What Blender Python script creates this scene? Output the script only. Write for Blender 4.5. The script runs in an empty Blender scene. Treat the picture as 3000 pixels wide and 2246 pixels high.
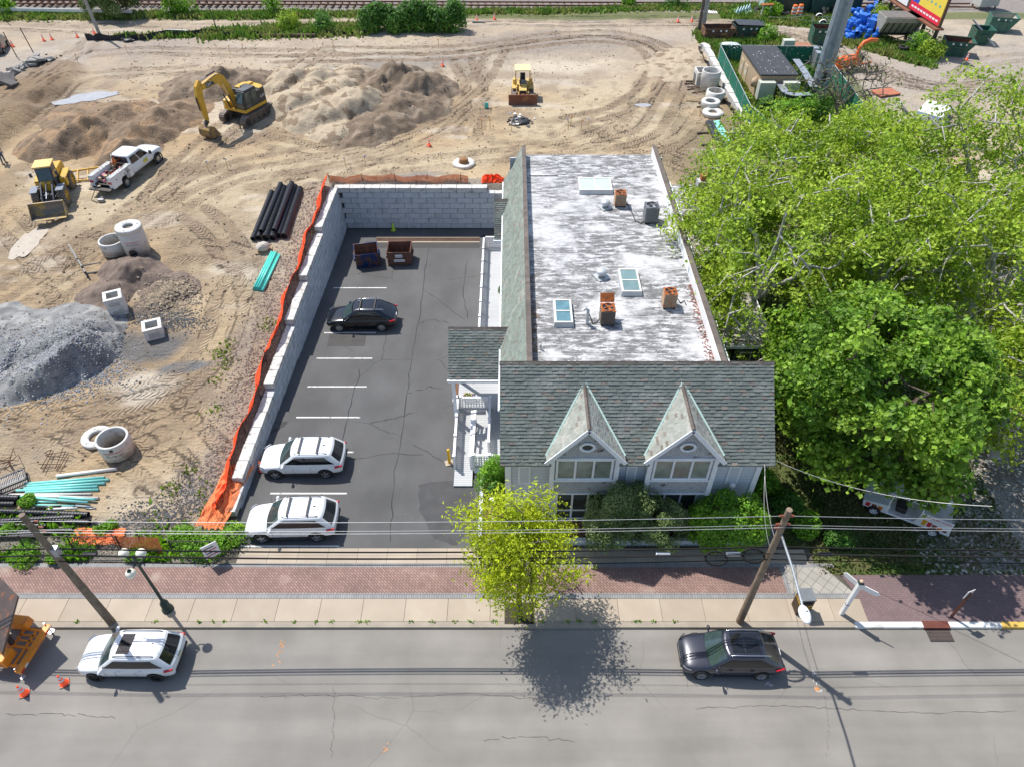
import bpy, bmesh, math, random
import numpy as np
from mathutils import Vector, Matrix
R = math.radians; PI = math.pi
random.seed(7); rng = np.random.default_rng(7)
SC = bpy.context.scene; C = SC.collection
# ---------------------------------------------------------------- camera, sky, sun, exposure
FPX, PITCH, HC = 2075.0, R(43.6), 31.0          # focal length in photo pixels (3000 wide), downward pitch, height
cam = bpy.data.cameras.new("camera"); cam.lens = FPX/3000*36; cam.sensor_width = 36; cam.clip_start = .5; cam.clip_end = 1500
camo = bpy.data.objects.new("camera", cam); C.objects.link(camo)
camo.location = (0, 0, HC); camo.rotation_euler = (PI/2-PITCH, 0, 0); SC.camera = camo
SUN = Vector((-.444, .42, 1.0)).normalized()
wd = bpy.data.worlds.new("World"); SC.world = wd; wd.use_nodes = True
wn = wd.node_tree; sky = wn.nodes.new('ShaderNodeTexSky'); sky.sky_type = 'NISHITA'; sky.sun_disc = False
sky.sun_elevation = math.asin(SUN.z); sky.sun_rotation = math.atan2(SUN.x, SUN.y)
wn.links.new(sky.outputs[0], wn.nodes['Background'].inputs[0]); wn.nodes['Background'].inputs[1].default_value = .13
sl = bpy.data.lights.new("sun", 'SUN'); sl.energy = 4.4; sl.angle = R(.53); sl.color = (1, .955, .89)
so = bpy.data.objects.new("sun", sl); C.objects.link(so); so.rotation_euler = SUN.to_track_quat('Z', 'Y').to_euler(); so.location = (0, 0, 60)
SC.view_settings.view_transform = 'Standard'; SC.view_settings.look = 'None'; SC.view_settings.gamma = 1
SC.view_settings.exposure = 0.34; SC.view_settings.use_curve_mapping = False
SC.render.resolution_x = 1024; SC.render.resolution_y = 766
# ---------------------------------------------------------------- where things stand
def W(dx, dy, z=0.0):                       # a point measured in the photo (2212 px wide) set down on the level z
    x = dx*1.35624-1500; y = dy*1.35624-1123
    Y = (HC-z)/math.tan(PITCH+math.atan(y/FPX)); zc = Y*math.cos(PITCH)+(HC-z)*math.sin(PITCH)
    return (x/FPX*zc, Y)
HY = [20.3, 24, 31, 36, 41.5, 47, 52, 60]; HZ = [0.0, .3, .9, 1.4, 1.85, 2.3, 2.7, 2.75]
def hs(y): return float(np.interp(y, HY, HZ))
def lotz(y): return -0.03*min(max(y-20.3, 0), 32.2)
def S(dx, dy, dz=0):                        # the same, on the building site's sloping ground
    z = 1.5
    for i in range(25):
        X, Y = W(dx, dy, z); z = .5*z+.5*hs(Y)
    return Vector((X, Y, z+dz))
def L(dx, dy, dz=0):                        # the same, on the parking lot
    z = -.3
    for i in range(25):
        X, Y = W(dx, dy, z); z = .5*z+.5*lotz(Y)
    return Vector((X, Y, z+dz))
# ---------------------------------------------------------------- materials
def M(name, col, rough=.75, metal=0, var=.15, scale=2.0, fine=18., bump=.0, bdist=.02, col2=None, amt=.35, s2=1.2, coat=0, spec=.5, island=0, trans=0, wave=None):
    m = bpy.data.materials.new(name); m.use_nodes = True; nt = m.node_tree; N = nt.nodes; K = nt.links
    b = N['Principled BSDF']; b.inputs['Roughness'].default_value = rough; b.inputs['Metallic'].default_value = metal
    b.inputs['Coat Weight'].default_value = coat; b.inputs['Specular IOR Level'].default_value = spec; b.inputs['Coat Roughness'].default_value = .06
    tc = N.new('ShaderNodeTexCoord'); co = tc.outputs['Object']
    def noise(s, d=4):
        n = N.new('ShaderNodeTexNoise'); n.inputs['Scale'].default_value = s; n.inputs['Detail'].default_value = d; K.new(co, n.inputs['Vector']); return n.outputs['Fac']
    def ramp(fac, a, c0, c1, z):
        r = N.new('ShaderNodeMapRange'); r.inputs[1].default_value = a; r.inputs[2].default_value = c0; r.inputs[3].default_value = c1; r.inputs[4].default_value = z; K.new(fac, r.inputs[0]); return r.outputs[0]
    def mix(f, a, c, mode='MIX'):
        x = N.new('ShaderNodeMix'); x.data_type = 'RGBA'; x.blend_type = mode
        if isinstance(f, float): x.inputs[0].default_value = f
        else: K.new(f, x.inputs[0])
        for s, v in ((x.inputs[6], a), (x.inputs[7], c)):
            if isinstance(v, (tuple, list)): s.default_value = (*v[:3], 1)
            else: K.new(v, s)
        return x.outputs[2]
    def sc(c, k): return tuple(min(1, q*k) for q in c)
    out = tuple(col)
    if var: out = mix(ramp(noise(scale), .3, .7, 0, 1), sc(col, 1-var), sc(col, 1+var))
    if fine: out = mix(ramp(noise(fine, 3), .35, .65, 0, .5*min(1, var*3)), out, sc(col, 1-var*1.5))
    if col2: out = mix(ramp(noise(s2, 6), .62-amt*.3, .68-amt*.3, 0, 1), out, col2)
    if island:
        g = N.new('ShaderNodeNewGeometry'); h = N.new('ShaderNodeHueSaturation'); K.new(g.outputs['Random Per Island'], ramp_in := N.new('ShaderNodeMapRange').inputs[0])
        r = ramp_in.node; r.inputs[3].default_value = 1-island; r.inputs[4].default_value = 1+island
        K.new(r.outputs[0], h.inputs['Value'])
        if isinstance(out, tuple): h.inputs['Color'].default_value = (*out, 1)
        else: K.new(out, h.inputs['Color'])
        out = h.outputs[0]
    if isinstance(out, tuple): b.inputs['Base Color'].default_value = (*out[:3], 1)
    else: K.new(out, b.inputs['Base Color'])
    if bump:
        bp = N.new('ShaderNodeBump'); bp.inputs['Strength'].default_value = bump; bp.inputs['Distance'].default_value = bdist
        K.new(noise(fine or 20, 5), bp.inputs['Height']); K.new(bp.outputs[0], b.inputs['Normal'])
    if trans:
        tl = N.new('ShaderNodeBsdfTranslucent'); ms = N.new('ShaderNodeMixShader'); ms.inputs[0].default_value = trans
        if isinstance(out, tuple): tl.inputs[0].default_value = (*out, 1)
        else: K.new(out, tl.inputs[0])
        K.new(b.outputs[0], ms.inputs[1]); K.new(tl.outputs[0], ms.inputs[2]); K.new(ms.outputs[0], N['Material Output'].inputs[0])
    return m
def brickmat(name, c1, c2, mortar, axes, bw, rh, ms=.02, bias=0, off=.5, bump=.6, bdist=.02, rough=.85, sq=None, col2=None, amt=.3, s2=1., rot=0, var=.12):
    """brick / board / block pattern; axes = (use for length, use for rows, factor on rows)"""
    m = bpy.data.materials.new(name); m.use_nodes = True; nt = m.node_tree; N = nt.nodes; K = nt.links
    b = N['Principled BSDF']; b.inputs['Roughness'].default_value = rough
    tc = N.new('ShaderNodeTexCoord'); sp = N.new('ShaderNodeSeparateXYZ'); K.new(tc.outputs['Object'], sp.inputs[0])
    cb = N.new('ShaderNodeCombineXYZ'); K.new(sp.outputs['XYZ'.index(axes[0])], cb.inputs[0])
    mu = N.new('ShaderNodeMath'); mu.operation = 'MULTIPLY'; mu.inputs[1].default_value = axes[2]; K.new(sp.outputs['XYZ'.index(axes[1])], mu.inputs[0]); K.new(mu.outputs[0], cb.inputs[1])
    v = cb.outputs[0]
    if rot:
        mp = N.new('ShaderNodeMapping'); mp.inputs['Rotation'].default_value = (0, 0, rot); K.new(v, mp.inputs[0]); v = mp.outputs[0]
    t = N.new('ShaderNodeTexBrick'); K.new(v, t.inputs['Vector']); t.offset = off
    t.inputs['Color1'].default_value = (*c1, 1); t.inputs['Color2'].default_value = (*c2, 1); t.inputs['Mortar'].default_value = (*mortar, 1)
    t.inputs['Scale'].default_value = 1; t.inputs['Mortar Size'].default_value = ms; t.inputs['Mortar Smooth'].default_value = .1; t.inputs['Bias'].default_value = bias
    t.inputs['Brick Width'].default_value = bw; t.inputs['Row Height'].default_value = rh
    n = N.new('ShaderNodeTexNoise'); n.inputs['Scale'].default_value = s2; n.inputs['Detail'].default_value = 6; K.new(tc.outputs['Object'], n.inputs['Vector'])
    r = N.new('ShaderNodeMapRange'); r.inputs[1].default_value = .3; r.inputs[2].default_value = .7; r.inputs[3].default_value = 1-var; r.inputs[4].default_value = 1+var; K.new(n.outputs['Fac'], r.inputs[0])
    h = N.new('ShaderNodeHueSaturation'); K.new(t.outputs[0], h.inputs['Color']); K.new(r.outputs[0], h.inputs['Value']); out = h.outputs[0]
    if col2:
        r2 = N.new('ShaderNodeMapRange'); r2.inputs[1].default_value = .62-amt*.3; r2.inputs[2].default_value = .72-amt*.3; K.new(n.outputs['Fac'], r2.inputs[0])
        x = N.new('ShaderNodeMix'); x.data_type = 'RGBA'; K.new(r2.outputs[0], x.inputs[0]); K.new(out, x.inputs[6]); x.inputs[7].default_value = (*col2, 1); out = x.outputs[2]
    K.new(out, b.inputs['Base Color'])
    if bump:
        bp = N.new('ShaderNodeBump'); bp.inputs['Strength'].default_value = bump; bp.inputs['Distance'].default_value = bdist; bp.invert = True
        K.new(t.outputs['Fac'], bp.inputs['Height']); K.new(bp.outputs[0], b.inputs['Normal'])
    return m
# ---------------------------------------------------------------- mesh building
class MB:
    def __init__(s): s.v = []; s.f = []; s.m = []; s.s = []
    def add(s, vs, fs, mi=0, sm=False, xf=None):
        o = len(s.v)
        s.v += [tuple(xf @ Vector(p)) for p in vs] if xf is not None else [tuple(p) for p in vs]
        for f in fs: s.f.append(tuple(i+o for i in f)); s.m.append(mi); s.s.append(sm)
        return s
    def box(s, c, d, rz=0, mi=0, xf=None, taper=1):
        x, y, z = d[0]/2, d[1]/2, d[2]/2; t = taper
        vs = [(-x, -y, -z), (x, -y, -z), (x, y, -z), (-x, y, -z), (-x*t, -y*t, z), (x*t, -y*t, z), (x*t, y*t, z), (-x*t, y*t, z)]
        T = Matrix.Translation(c) @ (Matrix.Rotation(rz, 4, 'Z') if isinstance(rz, (int, float)) else rz)
        if xf is not None: T = xf @ T
        return s.add(vs, [(0, 3, 2, 1), (4, 5, 6, 7), (0, 1, 5, 4), (1, 2, 6, 5), (2, 3, 7, 6), (3, 0, 4, 7)], mi, False, T)
    def bb(s, x0, x1, y0, y1, z0, z1, mi=0): return s.box(((x0+x1)/2, (y0+y1)/2, (z0+z1)/2), (abs(x1-x0), abs(y1-y0), abs(z1-z0)), 0, mi)
    def bar(s, a, b, w, h=None, mi=0, up=(0, 0, 1)):      # square bar between two points
        a = Vector(a); b = Vector(b); d = b-a; h = h or w
        if d.length < 1e-5: return s
        x = d.normalized(); u = Vector(up)
        if abs(x.dot(u)) > .98: u = Vector((0, 1, 0))
        y = u.cross(x).normalized(); z = x.cross(y)
        T = Matrix.Translation((a+b)/2) @ Matrix((x, y, z)).transposed().to_4x4()
        return s.box((0, 0, 0), (d.length, w, h), 0, mi, T)
    def prism(s, poly, a, b, ax='x', mi=0, xf=None):
        def P(p, t): return {'x': (t, p[0], p[1]), 'y': (p[0], t, p[1]), 'z': (p[0], p[1], t)}[ax]
        n = len(poly); vs = [P(p, a) for p in poly]+[P(p, b) for p in poly]
        fs = [tuple(range(n-1, -1, -1)), tuple(range(n, 2*n))]+[(i, (i+1) % n, n+(i+1) % n, n+i) for i in range(n)]
        return s.add(vs, fs, mi, False, xf)
    def cyl(s, a, b, r0, r1=None, n=12, mi=0, caps=True, sm=True):
        a = Vector(a); b = Vector(b); r1 = r0 if r1 is None else r1; q = (b-a).to_track_quat('Z', 'Y').to_matrix()
        vs = []
        for p, r in ((a, r0), (b, r1)): vs += [p+q @ Vector((r*math.cos(2*PI*i/n), r*math.sin(2*PI*i/n), 0)) for i in range(n)]
        s.add(vs, [(i, (i+1) % n, n+(i+1) % n, n+i) for i in range(n)], mi, sm)
        if caps: s.add(vs, [tuple(range(n-1, -1, -1)), tuple(range(n, 2*n))], mi)
        return s
    def tube(s, pts, r, n=6, mi=0, cap=True):
        pts = [Vector(p) for p in pts]; k = len(pts); vs = []; rr = r if isinstance(r, (list, tuple)) else [r]*k
        u = None
        for i, p in enumerate(pts):
            d = (pts[min(i+1, k-1)]-pts[max(i-1, 0)]).normalized()
            if u is None: u = d.orthogonal().normalized()
            else:
                u = (u-d*u.dot(d)); u = u.normalized() if u.length > 1e-5 else d.orthogonal().normalized()
            w = d.cross(u)
            vs += [p+(u*math.cos(2*PI*j/n)+w*math.sin(2*PI*j/n))*rr[i] for j in range(n)]
        fs = [(i*n+j, i*n+(j+1) % n, (i+1)*n+(j+1) % n, (i+1)*n+j) for i in range(k-1) for j in range(n)]
        s.add(vs, fs, mi, True)
        if cap: s.add(vs[:n], [tuple(range(n-1, -1, -1))], mi); s.add(vs[-n:], [tuple(range(n))], mi)
        return s
    def lathe(s, prof, n=24, c=(0, 0, 0), mi=0, sm=True, xf=None, closed=False):
        k = len(prof); vs = [(c[0]+r*math.cos(2*PI*j/n), c[1]+r*math.sin(2*PI*j/n), c[2]+z) for r, z in prof for j in range(n)]
        rg = range(k) if closed else range(k-1)
        return s.add(vs, [(i*n+j, i*n+(j+1) % n, ((i+1) % k)*n+(j+1) % n, ((i+1) % k)*n+j) for i in rg for j in range(n)], mi, sm, xf)
    def disc(s, c, r, n=20, mi=0, xf=None): return s.add([(c[0]+r*math.cos(2*PI*j/n), c[1]+r*math.sin(2*PI*j/n), c[2]) for j in range(n)], [tuple(range(n))], mi, False, xf)
    def grid(s, P, mi=0, sm=True, closed=False):          # P = rows of points
        a, b = len(P), len(P[0]); vs = [p for r in P for p in r]; bb = b if closed else b-1
        return s.add(vs, [(i*b+j, i*b+(j+1) % b, (i+1)*b+(j+1) % b, (i+1)*b+j) for i in range(a-1) for j in range(bb)], mi, sm)
    def blob(s, c, r, mi=0, n=1, jit=.15, sm=True):
        bm = bmesh.new(); bmesh.ops.create_icosphere(bm, subdivisions=n, radius=1)
        r = r if isinstance(r, (tuple, list)) else (r, r, r)
        vs = []
        for v in bm.verts:
            k = 1+random.uniform(-jit, jit); vs.append((c[0]+v.co.x*r[0]*k, c[1]+v.co.y*r[1]*k, c[2]+v.co.z*r[2]*k))
        fs = [tuple(v.index for v in f.verts) for f in bm.faces]; bm.free(); return s.add(vs, fs, mi, sm)
    def build(s, name, mats, parent=None, bevel=0, loc=None, fix=False):
        me = bpy.data.meshes.new(name); me.from_pydata(s.v, [], s.f)
        for m in (mats if isinstance(mats, (list, tuple)) else [mats]): me.materials.append(m)
        me.polygons.foreach_set('material_index', s.m); me.polygons.foreach_set('use_smooth', s.s); me.update()
        if fix:
            bm = bmesh.new(); bm.from_mesh(me); bmesh.ops.recalc_face_normals(bm, faces=bm.faces); bm.to_mesh(me); bm.free()
        o = bpy.data.objects.new(name, me); C.objects.link(o)
        if parent: o.parent = parent
        if loc is not None: o.location = loc
        if bevel:
            b = o.modifiers.new('bevel', 'BEVEL'); b.width = bevel; b.segments = 2; b.limit_method = 'ANGLE'; b.angle_limit = R(40)
        return o
def npmesh(name, V, F, mats, parent=None, mi=None, smooth=False):      # big meshes straight from numpy (all quads or all tris)
    me = bpy.data.meshes.new(name); V = np.asarray(V, np.float32); F = np.asarray(F, np.int32); k = F.shape[1]
    me.vertices.add(len(V)); me.vertices.foreach_set('co', V.ravel()); me.loops.add(F.size); me.loops.foreach_set('vertex_index', F.ravel())
    me.polygons.add(len(F)); me.polygons.foreach_set('loop_start', np.arange(0, F.size, k, dtype=np.int32))
    try: me.polygons.foreach_set('loop_total', np.full(len(F), k, np.int32))
    except Exception: pass
    for m in (mats if isinstance(mats, (list, tuple)) else [mats]): me.materials.append(m)
    if mi is not None: me.polygons.foreach_set('material_index', np.asarray(mi, np.int32))
    me.polygons.foreach_set('use_smooth', np.full(len(F), smooth)); me.update(calc_edges=True); me.validate()
    o = bpy.data.objects.new(name, me); C.objects.link(o)
    if parent: o.parent = parent
    return o
def tag(o, label=None, cat=None, group=None, kind=None):
    if label: o['label'] = label
    if cat: o['category'] = cat
    if group: o['group'] = group
    if kind: o['kind'] = kind
    return o
def thing(name, label, cat, loc=(0, 0, 0), rz=0, group=None):
    o = bpy.data.objects.new(name, None); C.objects.link(o); o.location = loc; o.rotation_euler = (0, 0, rz); o.empty_display_size = .2
    return tag(o, label, cat, group)
def copy_tree(o, loc=None, rz=None, label=None, group=None, parent=None):
    c = o.copy(); C.objects.link(c)
    if parent: c.parent = parent
    if loc is not None: c.location = loc
    if rz is not None: c.rotation_euler = (0, 0, rz)
    if label: c['label'] = label
    if group: c['group'] = group
    for ch in list(o.children): copy_tree(ch, parent=c)
    return c
def text(name, body, size, m, parent, xf, depth=.003, wrap=None, sx=1):      # lettering as a mesh; xf places the x/y text plane
    cu = bpy.data.curves.new(name, 'FONT'); cu.body = body; cu.size = size; cu.align_x = 'CENTER'; cu.align_y = 'CENTER'; cu.extrude = depth
    t = bpy.data.objects.new(name, cu); C.objects.link(t); me = bpy.data.meshes.new_from_object(t.evaluated_get(bpy.context.evaluated_depsgraph_get()))
    bpy.data.objects.remove(t)
    for v in me.vertices:
        p = Vector((v.co.x*sx, v.co.y, v.co.z))
        if wrap: a = p.x/wrap; p = Vector((math.sin(a)*(wrap+p.z+.004), -math.cos(a)*(wrap+p.z+.004), p.y))
        v.co = xf @ p
    me.materials.clear(); me.materials.append(m); o = bpy.data.objects.new(name, me); C.objects.link(o)
    if parent: o.parent = parent
    return o
def plane_xf(o, x, y):                                                  # text plane from origin, x direction, y direction
    x = Vector(x).normalized(); y = Vector(y).normalized(); z = x.cross(y)
    return Matrix.Translation(o) @ Matrix((x, y, z)).transposed().to_4x4()
def vn(x, y, s, seed=0):                                                # value noise, numpy
    x = np.asarray(x, float)/s+seed*17.13; y = np.asarray(y, float)/s+seed*5.71
    xi = np.floor(x).astype(np.int64); yi = np.floor(y).astype(np.int64); fx = x-xi; fy = y-yi; fx = fx*fx*(3-2*fx); fy = fy*fy*(3-2*fy)
    def h(a, b): n = (a*374761393+b*668265263+seed*982451653) & 0xffffffff; n = ((n ^ (n >> 13))*1274126177) & 0xffffffff; return ((n ^ (n >> 16)) & 0xffff)/65535.
    return (h(xi, yi)*(1-fx)+h(xi+1, yi)*fx)*(1-fy)+(h(xi, yi+1)*(1-fx)+h(xi+1, yi+1)*fx)*fy
def fbm(x, y, s, seed=0, o=4, g=.5):
    t = 0; a = 1; n = 0
    for i in range(o): t = t+a*vn(x, y, s/2**i, seed+i); n += a; a *= g
    return t/n
WHITE = M('white_paint', (.8, .8, .8), .5, var=.06, fine=0); BLACKR = M('black_rubber', (.025, .025, .027), .8, var=.3)
BLKP = M('black_plastic', (.03, .03, .033), .45, var=.2); STEEL = M('galvanised_steel', (.42, .45, .48), .45, .6, var=.15)
CHROME = M('bright_metal', (.7, .71, .73), .25, .9, var=.05, fine=0); WOODP = M('pole_wood', (.23, .18, .13), .9, var=.3, scale=4, bump=.5)
DKSTEEL = M('dark_steel', (.06, .055, .05), .6, .4, var=.3); YEL = M('machine_yellow', (.62, .36, .03), .45, var=.12, col2=(.4, .26, .08), amt=.1, s2=3)
ORANGE = M('safety_orange', (.85, .17, .02), .5, var=.08); REDP = M('red_plastic', (.6, .03, .02), .5, var=.1)
CONC = M('precast_concrete', (.62, .61, .58), .85, var=.08, scale=3, bump=.15, col2=(.45, .43, .4), amt=.15, s2=2)
# ================================================================ ground
def wallx(y): return np.interp(y, [20, 22.5, 52.5], [-14.55, -14.5, -13.95])
def axis(segs):
    o = []
    for a, b, s in segs: o += list(np.arange(a, b, s))
    return np.array(o+[segs[-1][1]])
gx = axis([(-420, -80, 30), (-80, -44, .5), (-44, -12, .17), (-12, 22, .22), (22, 60, .45), (60, 100, .8), (100, 420, 40)])
gy = axis([(-30, 19, 7), (19, 70, .17), (70, 104, .28), (104, 130, .9), (130, 500, 40)])
GX, GY = np.meshgrid(gx, gy); gX = GX.ravel(); gY = GY.ravel()
hsv = np.interp(gY, HY, HZ)
site = ((gX < wallx(gY)-.75) & (gY > 20.3)) | (gY > 53.3)
right = (gX > 11.6) & ~(gY > 53.3)
gz = np.where(site, hsv, np.where(right, np.interp(gY, [20, 30, 52], [-.02, .3, 2.7]), -.03*np.clip(gY-20.3, 0, 32.2)-.1))
gz = np.where(gY < 20.3, np.where(((gX < -14.9) & (gY > 19.45)) | ((gX > 15.2) & (gY > 18.8)), .09, -.12), gz)
# gentle unevenness and ruts on the site only
amp = np.where(site & (gY > 22), 1., 0.)*np.clip((gY-22)/4, 0, 1)
gz = gz+amp*((fbm(gX, gY, 9, 1)-.5)*.35+(fbm(gX, gY, 1.6, 5)-.5)*.16+(fbm(gX, gY, .5, 9, 2)-.5)*.06*(gY < 75))
# embankment on the left (a graded dirt ramp)
def seg_d(px, py, a, b):
    ax, ay = a; bx, by = b; dx, dy = bx-ax, by-ay; t = np.clip(((px-ax)*dx+(py-ay)*dy)/(dx*dx+dy*dy), 0, 1); return np.hypot(px-ax-t*dx, py-ay-t*dy), t
d, t = seg_d(gX, gY, S(-60, 300)[:2], S(112, 160)[:2]); emb = np.clip((3.6-d)/1.2, 0, 1); gz = gz+1.1*emb*(1-.5*t)
PUD = [((185, 209), 3.1, 1.1, .5), ((855, 166), 4.2, 1.5, 0), ((700, 152), 3.2, .8, 0), ((62, 520), .9, 2.2, 0), ((1390, 226), .8, .4, 0)]
for c_, rx, ry, rot in PUD:
    p = S(*c_); u = ((gX-p.x)*math.cos(rot)+(gY-p.y)*math.sin(rot))/(rx*1.3); v = (-(gX-p.x)*math.sin(rot)+(gY-p.y)*math.cos(rot))/(ry*1.3); k = np.clip(2-np.hypot(u, v)*1.2, 0, 1); gz = gz*(1-k)+(hs(p.y)-.12)*k
base = gz.copy()
# tyre and crawler tracks: curves, as pairs of lanes
TR = np.zeros(len(gX)); TA = np.zeros(len(gX)); TC = np.zeros(len(gX)); DARK = np.zeros(len(gX))
def smooth_path(pts, n=8):
    P = [Vector((*p[:2], 0)) for p in pts]; P = [P[0]*2-P[1]]+P+[P[-1]*2-P[-2]]; o = []
    for i in range(1, len(P)-2):
        for k in range(n):
            t = k/n; a, b, c, d_ = P[i-1], P[i], P[i+1], P[i+2]
            o.append(.5*((2*b)+(c-a)*t+(2*a-5*b+4*c-d_)*t*t+(3*b-a-3*c+d_)*t**3))
    o.append(P[-2]); return np.array([(p.x, p.y) for p in o])
def track(pts, gauge=.95, w=.34, dark=.5, depth=.05):
    c = smooth_path([S(*p) for p in pts]); d_ = np.gradient(c, axis=0); n = np.stack([-d_[:, 1], d_[:, 0]], 1); n /= np.linalg.norm(n, axis=1)[:, None]+1e-9
    for off in ((-gauge, gauge) if gauge else (0,)):
        q = c+n*off; arc = np.concatenate([[0], np.cumsum(np.hypot(*np.diff(q, axis=0).T))])
        for i in range(len(q)-1):
            x0, x1 = sorted((q[i, 0], q[i+1, 0])); y0, y1 = sorted((q[i, 1], q[i+1, 1])); m = np.nonzero((gX > x0-.8) & (gX < x1+.8) & (gY > y0-.8) & (gY < y1+.8))[0]
            if not len(m): continue
            dx, dy = q[i+1]-q[i]; ll = dx*dx+dy*dy+1e-9; tt = np.clip(((gX[m]-q[i, 0])*dx+(gY[m]-q[i, 1])*dy)/ll, 0, 1)
            ex = gX[m]-q[i, 0]-tt*dx; ey = gY[m]-q[i, 1]-tt*dy; dd = np.hypot(ex, ey); k = np.clip((w+.2-dd)/.2, 0, 1)
            up = k > TR[m]; mm = m[up]; TR[mm] = k[up]; TA[mm] = arc[i]+tt[up]*math.sqrt(ll); TC[mm] = dd[up]
            gz[mm] = base[mm]-depth*k[up]; r_ = m[(dd > w+.1) & (dd < w+.5)]; gz[r_] = np.maximum(gz[r_], base[r_]+.025); DARK[mm] = np.maximum(DARK[mm], dark*k[up])
TP = [([(-10, 640), (130, 560), (300, 470), (470, 372), (640, 335), (800, 300), (940, 250), (1030, 180), (1075, 110)], .6, .5), ([(20, 700), (170, 600), (330, 480), (500, 385), (700, 350), (850, 318), (960, 270), (1040, 200)], .4, .5),
 ([(330, 430), (400, 350), (470, 290), (560, 220), (640, 150), (700, 110)], .7, .55), ([(270, 480), (390, 380), (480, 320), (560, 280)], .5, .5), ([(600, 130), (800, 125), (1000, 118), (1150, 96), (1260, 85), (1370, 92), (1420, 130), (1400, 190), (1330, 240), (1230, 265)], .8, .6),
 ([(700, 110), (900, 108), (1060, 100), (1200, 78), (1330, 75), (1440, 110), (1460, 170), (1430, 240), (1390, 290), (1300, 315)], .6, .5), ([(640, 395), (800, 365), (950, 350), (1080, 335), (1250, 310), (1370, 260), (1400, 180)], .35, .4), ([(1100, 320), (1300, 330), (1440, 310), (1500, 250), (1480, 160)], .3, .4), ([(1210, 300), (1290, 270), (1340, 300), (1420, 330), (1520, 370)], .3, .4),
 ([(1460, 400), (1440, 350), (1480, 290), (1530, 250)], .3, .3), ([(960, 140), (990, 200), (960, 260), (900, 300), (780, 350), (640, 400)], .5, .5), ([(1000, 130), (1030, 220), (1010, 290)], .6, .5), ([(0, 470), (60, 520), (150, 640), (100, 700)], .35, .4), ([(560, 560), (500, 640), (480, 720), (420, 800), (330, 850), (180, 890), (-20, 930)], .35, .4),
 ([(520, 620), (540, 700), (510, 800), (420, 900), (300, 960)], .3, .4), ([(-20, 860), (120, 900), (260, 960), (380, 1040), (420, 1100)], .35, .4), ([(-20, 980), (100, 930), (250, 880), (400, 860), (520, 800)], .35, .3), ([(350, 880), (400, 940), (450, 1000), (400, 1080), (300, 1090)], .35, .4), ([(170, 520), (300, 560), (420, 540), (520, 560), (560, 640)], .5, .5), ([(420, 460), (470, 500), (510, 560)], .7, .4),
 ([(-20, 260), (60, 215), (140, 130), (180, 110), (205, 80)], .4, .4), ([(0, 300), (80, 240), (150, 180), (250, 160), (420, 150)], .4, .4), ([(200, 120), (330, 110), (520, 115), (700, 118)], .4, .4), ([(-20, 55), (300, 66), (700, 58), (1100, 52), (1500, 52)], .3, .3), ([(-20, 40), (300, 48), (700, 44), (1100, 42), (1500, 44)], .25, .3), ([(1500, 48), (1650, 62), (1800, 95), (1900, 150), (2030, 190), (2230, 200)], .5, .4), ([(1550, 60), (1700, 80), (1830, 130), (1950, 180), (2100, 190), (2230, 170)], .6, .4), ([(2230, 120), (2120, 140), (2050, 200), (2040, 260)], .3, .3), ([(560, 300), (700, 330), (830, 310), (900, 260)], .4, .4)]
for P_, dk, dp in TP: track(P_, .95, .34, dk, dp*.1)
# colour of the soil itself
def blob(c, rx, ry, rot=0, soft=.5, nz=.5, seed=3):
    c = S(*c); dx = gX-c.x; dy = gY-c.y; ca, sa = math.cos(rot), math.sin(rot); u = (dx*ca+dy*sa)/rx; v = (-dx*sa+dy*ca)/ry
    return np.clip((1+nz*(fbm(gX, gY, 2.5, seed)-.5)*2-np.hypot(u, v))/soft, 0, 1)
def mixc(c, k, col): return c*(1-k[:, None])+np.array(col)[None]*k[:, None]
n1 = fbm(gX, gY, 12, 2); n2 = fbm(gX, gY, 3.5, 7); n3 = fbm(gX, gY, 1.0, 11, 3); n4 = fbm(gX*.35+gY*.1, gY, 3, 21)
SAND = (.45, .335, .205); col = np.tile(np.array(SAND), (len(gX), 1))
col = mixc(col, np.clip((n1-.45)*4, 0, .8), (.54, .45, .31)); col = mixc(col, np.clip((n2-.52)*6, 0, .75), (.30, .225, .15)); col = mixc(col, np.clip((.36-n4)*8, 0, .6), (.60, .53, .43))
col = mixc(col, np.clip((n3-.6)*6, 0, .5), (.26, .2, .14)); col = mixc(col, np.clip((gY-70)/20, 0, .55), (.47, .41, .34))
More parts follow.
